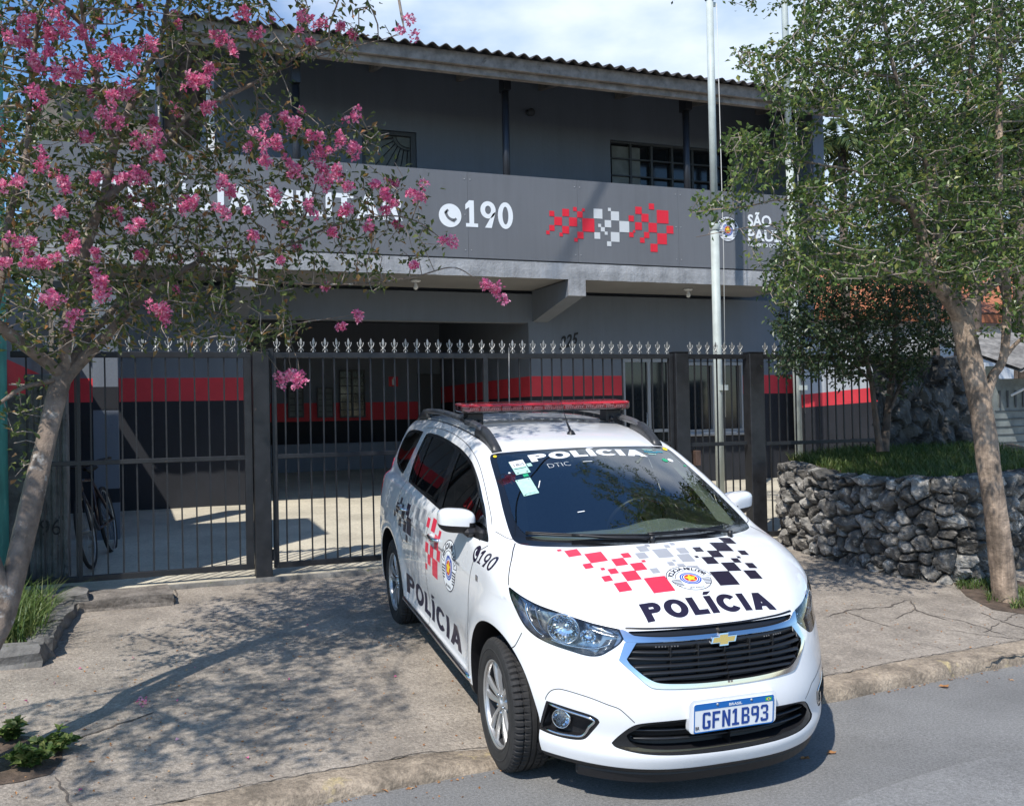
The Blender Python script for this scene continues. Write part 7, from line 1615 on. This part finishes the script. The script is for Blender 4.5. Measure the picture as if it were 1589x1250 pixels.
for b, sd, yaw, lab in S_L: o = boulder(*b, sd, amp=.014, yaw=yaw).build('edging_stone', m_['kerb_stone']); tag(o, lab, 'stone', 'stones edging the left planting bed')
o = boulder(-.56, .17, 8.16, 8.68, .2, .375, 7, amp=.010, yaw=.03).build('concrete_slab', m_['slab_old']); tag(o, 'worn concrete ramp slab lying in front of the left gate', 'slab')
grid_mesh('planting_soil', np.linspace(-2.6, -.66, 12), np.linspace(6.9, 8.6, 10), lambda X, Y: .30+.02*(Y-6.9)+lump(X, Y, .012, 3), m_['soil'])
rs = np.random.RandomState(6); pts = [(x, y, .29+.02*(y-6.9)) for x, y in zip(rs.uniform(-1.9, -.70, 2600), 6.98+1.3*rs.beta(1.2, 1.6, 2600))]
tag(grass('bed_grass', pts, .26, rs, wid=.0045, lean=1.1), 'tuft of long bright green grass in the left bed', 'grass')
# soil pocket with a weed at the left foreground
pk = [gp(*p) for p in [(-60, 1150), (0, 1138), (60, 1150), (98, 1155), (96, 1180), (78, 1200), (30, 1212), (-60, 1225)]]
m = MB(); m.add([(x, y, float(gzn(x, y))+.004) for x, y in pk], [tuple(range(len(pk)))]); tag(m.build('soil_patch', m_['soil'], fix=False), kind='structure')
def weed(c, n, size, seed, label):
    rs = np.random.RandomState(seed); V = []; F = []; off = 0; m = MB(); root = tag(empty('weed', c), label, 'plant'); inv = Matrix.Translation([-k for k in c])
    for s_ in range(n):
        a = rs.uniform(0, 2*math.pi); l = size*rs.uniform(.5, 1.1); tip = np.array(c)+np.array([math.cos(a)*l*.8, math.sin(a)*l*.6, l*rs.uniform(.5, 1.0)]); md = (np.array(c)+tip)/2+np.array([0, 0, l*.15]); q = open_pts([np.array(c), md, tip], 4); m.tube(q, [.003]*5+[.002]*(len(q)-5), 5)
        for k, p in enumerate(q[2:]):
            for w in range(3):
                D = rs.normal(0, 1, 3); D[2] = abs(D[2])*.3; v, f = leaves(p[None], D[None], .055*rs.uniform(.6, 1.2), .020, rs, .15, .15); V.append(v); F.append(f+off); off += 4
    f = mesh_np('leaves', np.concatenate(V), np.concatenate(F), MAT['grass_blade'], root); f.matrix_parent_inverse = inv; o = m.build('stems', MAT['grass_blade'], root, fix=False); o.matrix_parent_inverse = inv
x, y = gp(48, 1190); weed((x, y, float(gzn(x, y))), 12, .13, 3, 'bright green leafy weed in the soil pocket at the lower left')
x, y = gp(85, 1168); weed((x, y, float(gzn(x, y))), 9, .11, 5, 'darker leafy weed just right of the bright one at the lower left')
x, y = gp(12, 1150); weed((x, y, float(gzn(x, y))), 6, .10, 8, 'straggly weed against the tree foot at the left edge')
rs = np.random.RandomState(16); pts = []
for u0, v0, u1, v1, n in ((1485, 893, 1545, 915, 500), (1530, 905, 1570, 935, 300), (1570, 915, 1620, 945, 420)):
    for _ in range(n): x, y = gp(rs.uniform(u0, u1), rs.uniform(v0, v1)); pts.append((x, y, gz(y)-.005))
tag(grass('verge_grass', pts, .07, rs, wid=.004, lean=1.2), 'sparse grass around the foot of the right tree', 'grass')
pk = [gp(*p) for p in [(1480, 905), (1500, 925), (1540, 945), (1640, 960), (1640, 915), (1560, 896)]]
m = MB(); m.add([(x, y, float(gzn(x, y))+.004) for x, y in pk], [tuple(range(len(pk)))]); tag(m.build('soil_patch', m_['soil'], fix=False), kind='structure')
# ---------------------------------------------------------------- fallen leaves and petals
def litter(name, label, x, y, z, size, seed, mat='dead_leaf', kind=None, group=None):
    rs = np.random.RandomState(seed); n = 9; a = np.linspace(0, 2*math.pi, n+1)[:-1]; r = size*(.55+.45*np.abs(np.cos(a*1.5+.4)))*rs.uniform(.8, 1.1, n); ph = rs.uniform(0, 6)
    vs = [(x, y, z+.004)]+[(x+r[i]*math.cos(a[i]+ph), y+.7*r[i]*math.sin(a[i]+ph), z+.003+size*.35*abs(math.sin(a[i]*1.5+ph))) for i in range(n)]
    m = MB(); m.add(vs, [(0, 1+i, 1+(i+1) % n) for i in range(n)]); o = m.build(name, MAT[mat], fix=False); tag(o, label, 'leaf', group); return o
x, y, _ = at_z(1250, 1177, .0); litter('fallen_leaf', 'orange dry leaf on the road in front of the bumper, left one', x, y, .0, .032, 1)
x, y, _ = at_z(1290, 1169, .0); litter('fallen_leaf', 'orange dry leaf on the road in front of the bumper, right one', x, y, .0, .034, 2)
x, y, _ = at_z(1466, 1066, .0); litter('fallen_leaf', 'orange dry leaf in the gutter at the right kerb', x, y, .0, .04, 4)
rs = np.random.RandomState(8); V = []; F = []; off = 0
for i in range(420):
    if i < 300: u, v = rs.uniform(-10, 760), rs.uniform(960, 1240); x, y = gp(u, v)
    else: u, v = rs.uniform(1280, 1600), rs.uniform(930, 1060); x, y = gp(u, v)
    if y < kerb_y(x)+.2: z = .0; x, y, _ = at_z(u, v, 0); y = min(y, float(kerb_y(x))-.06)
    else: z = float(gzn(x, y))
    v_, f_ = leaves(np.array([[x, y, z+.004]]), np.array([[rs.normal(), rs.normal(), .12]]), rs.choice([.014, .02, .035], p=[.6, .3, .1]), .006, rs, .5, .1); V.append(v_); F.append(f_+off); off += 4
o = mesh_np('leaf_litter', np.concatenate(V), np.concatenate(F), MAT['dead_leaf']); tag(o, 'small dry leaves scattered over the pavement', 'leaves', kind='stuff')
V = []; F = []; off = 0
for i in range(26):
    u, v = rs.normal(222, 150), rs.normal(1080, 60); x, y = gp(u, v)
    if i < 12: x, y = gp(222+rs.normal(0, 5), 1090+rs.normal(0, 3))
    v_, f_ = leaves(np.array([[x, y, float(gzn(x, y))+.005]]), np.array([[rs.normal(), rs.normal(), .3]]), .022, .010, rs, .8, .1); V.append(v_); F.append(f_+off); off += 4
o = mesh_np('fallen_petals', np.concatenate(V), np.concatenate(F), MAT['petal']); tag(o, 'pink petals fallen on the pavement under the flowering tree', 'petals', kind='stuff')
# ---------------------------------------------------------------- palms and far trees on the right
def palm(base, h, seed, label, n=16, fl=1.7):
    rs = np.random.RandomState(seed); root = tag(empty('palm_tree', base), label, 'palm tree', 'palms beyond the station'); inv = Matrix.Translation([-k for k in base]); top = np.array(base)+np.array([.1, 0, h]); m = MB(); m.tube([base, (np.array(base)+top)/2+np.array([.05, 0, 0]), top], [.13, .10, .085], 12); o = m.build('trunk', MAT['bark_dark'], root); o.matrix_parent_inverse = inv; V = []; F = []; off = 0
    for k in range(n):
        a = 2*math.pi*k/n+rs.uniform(-.2, .2); e = rs.uniform(.1, 1.1); d = np.array([math.cos(a), math.sin(a), 0]); pts = [top+d*fl*t*math.cos(e*(1-.6*t))+np.array([0, 0, fl*(t*math.sin(e)-.75*t*t)]) for t in np.linspace(0, 1, 16)]; pts = np.array(pts)
        for i in range(1, 16):
            t = unit(pts[i]-pts[i-1]); s_ = unit(np.cross(t, [0, 0, 1.0]))
            for sg in (-1, 1):
                for q in (0, .5): D = unit((s_*sg*1.0+t*.75+np.array([0, 0, -.35]))[None]); v, f = leaves((pts[i-1]+(pts[i]-pts[i-1])*q)[None], D, .42*math.sin(math.pi*(.12+.8*i/16)), .018, rs, .2, .3); V.append(v); F.append(f+off); off += 4
    o = mesh_np('fronds', np.concatenate(V), np.concatenate(F), MAT['leaf_far'], root); o.matrix_parent_inverse = inv
p = at_y(1300, 215, 17); palm((p[0], 17, .3), p[2]-.5, 4, 'palm with drooping fronds seen just right of the station roof')
p = at_y(1575, 190, 15); palm((p[0], 15, .3), p[2]-.4, 6, 'palm partly hidden by the crown at the right edge')
p = at_y(1475, 230, 19); palm((p[0], 19, .3), p[2]-.4, 7, 'palm behind the crown of the peeling barked tree')
for i, (u, v, Y, w, hh, sd, lab) in enumerate(((1500, 150, 16, 2.6, 3.4, 54, 'tall bushy far tree filling the sky behind the right crown'), (1440, 330, 17, 1.8, 2.6, 51, 'bushy far tree behind the peeling barked tree, left of the terracotta roof ridge'), (1570, 300, 16, 2.2, 3.0, 52, 'large bushy far tree at the right edge behind the carport'), (-60, 260, 15, 2.2, 3.0, 53, 'bushy far tree behind the turquoise wall at the left edge'))):
    c = at_y(u, v, Y); rs = np.random.RandomState(sd); A_ = np.concatenate([c+unit(rs.normal(0, 1, (420, 3)))*rs.uniform(.3, 1, (420, 1))**.5*np.array([w, w*.8, hh*.6])*q+o_ for q, o_ in ((1, np.zeros(3)), (.6, np.array([w*.6, 0, -hh*.35])), (.6, np.array([-w*.6, .2, -hh*.3])))])
    A_ = A_[rs.rand(len(A_)) < .8]; b = np.array([c[0], Y, .3]); tree('background_tree', lab, 'tree', [([b, (b+c)/2+np.array([.1, 0, 0]), c], .16, .05, False), ([(b+c)/2, c+np.array([w*.5, 0, -.3])], .07, .03, True), ([(b+c)/2, c+np.array([-w*.5, 0, -.2])], .07, .03, True)], A_, sd, 'leaf_far', per=12, L=.13, W_=.04, bark='bark_dark', group='far trees behind the plots', step=.22, infl=2.0, kill=.3, spread=.12, leaf_r=.02)
# small potted shrubs and rough bushes along the right wall top
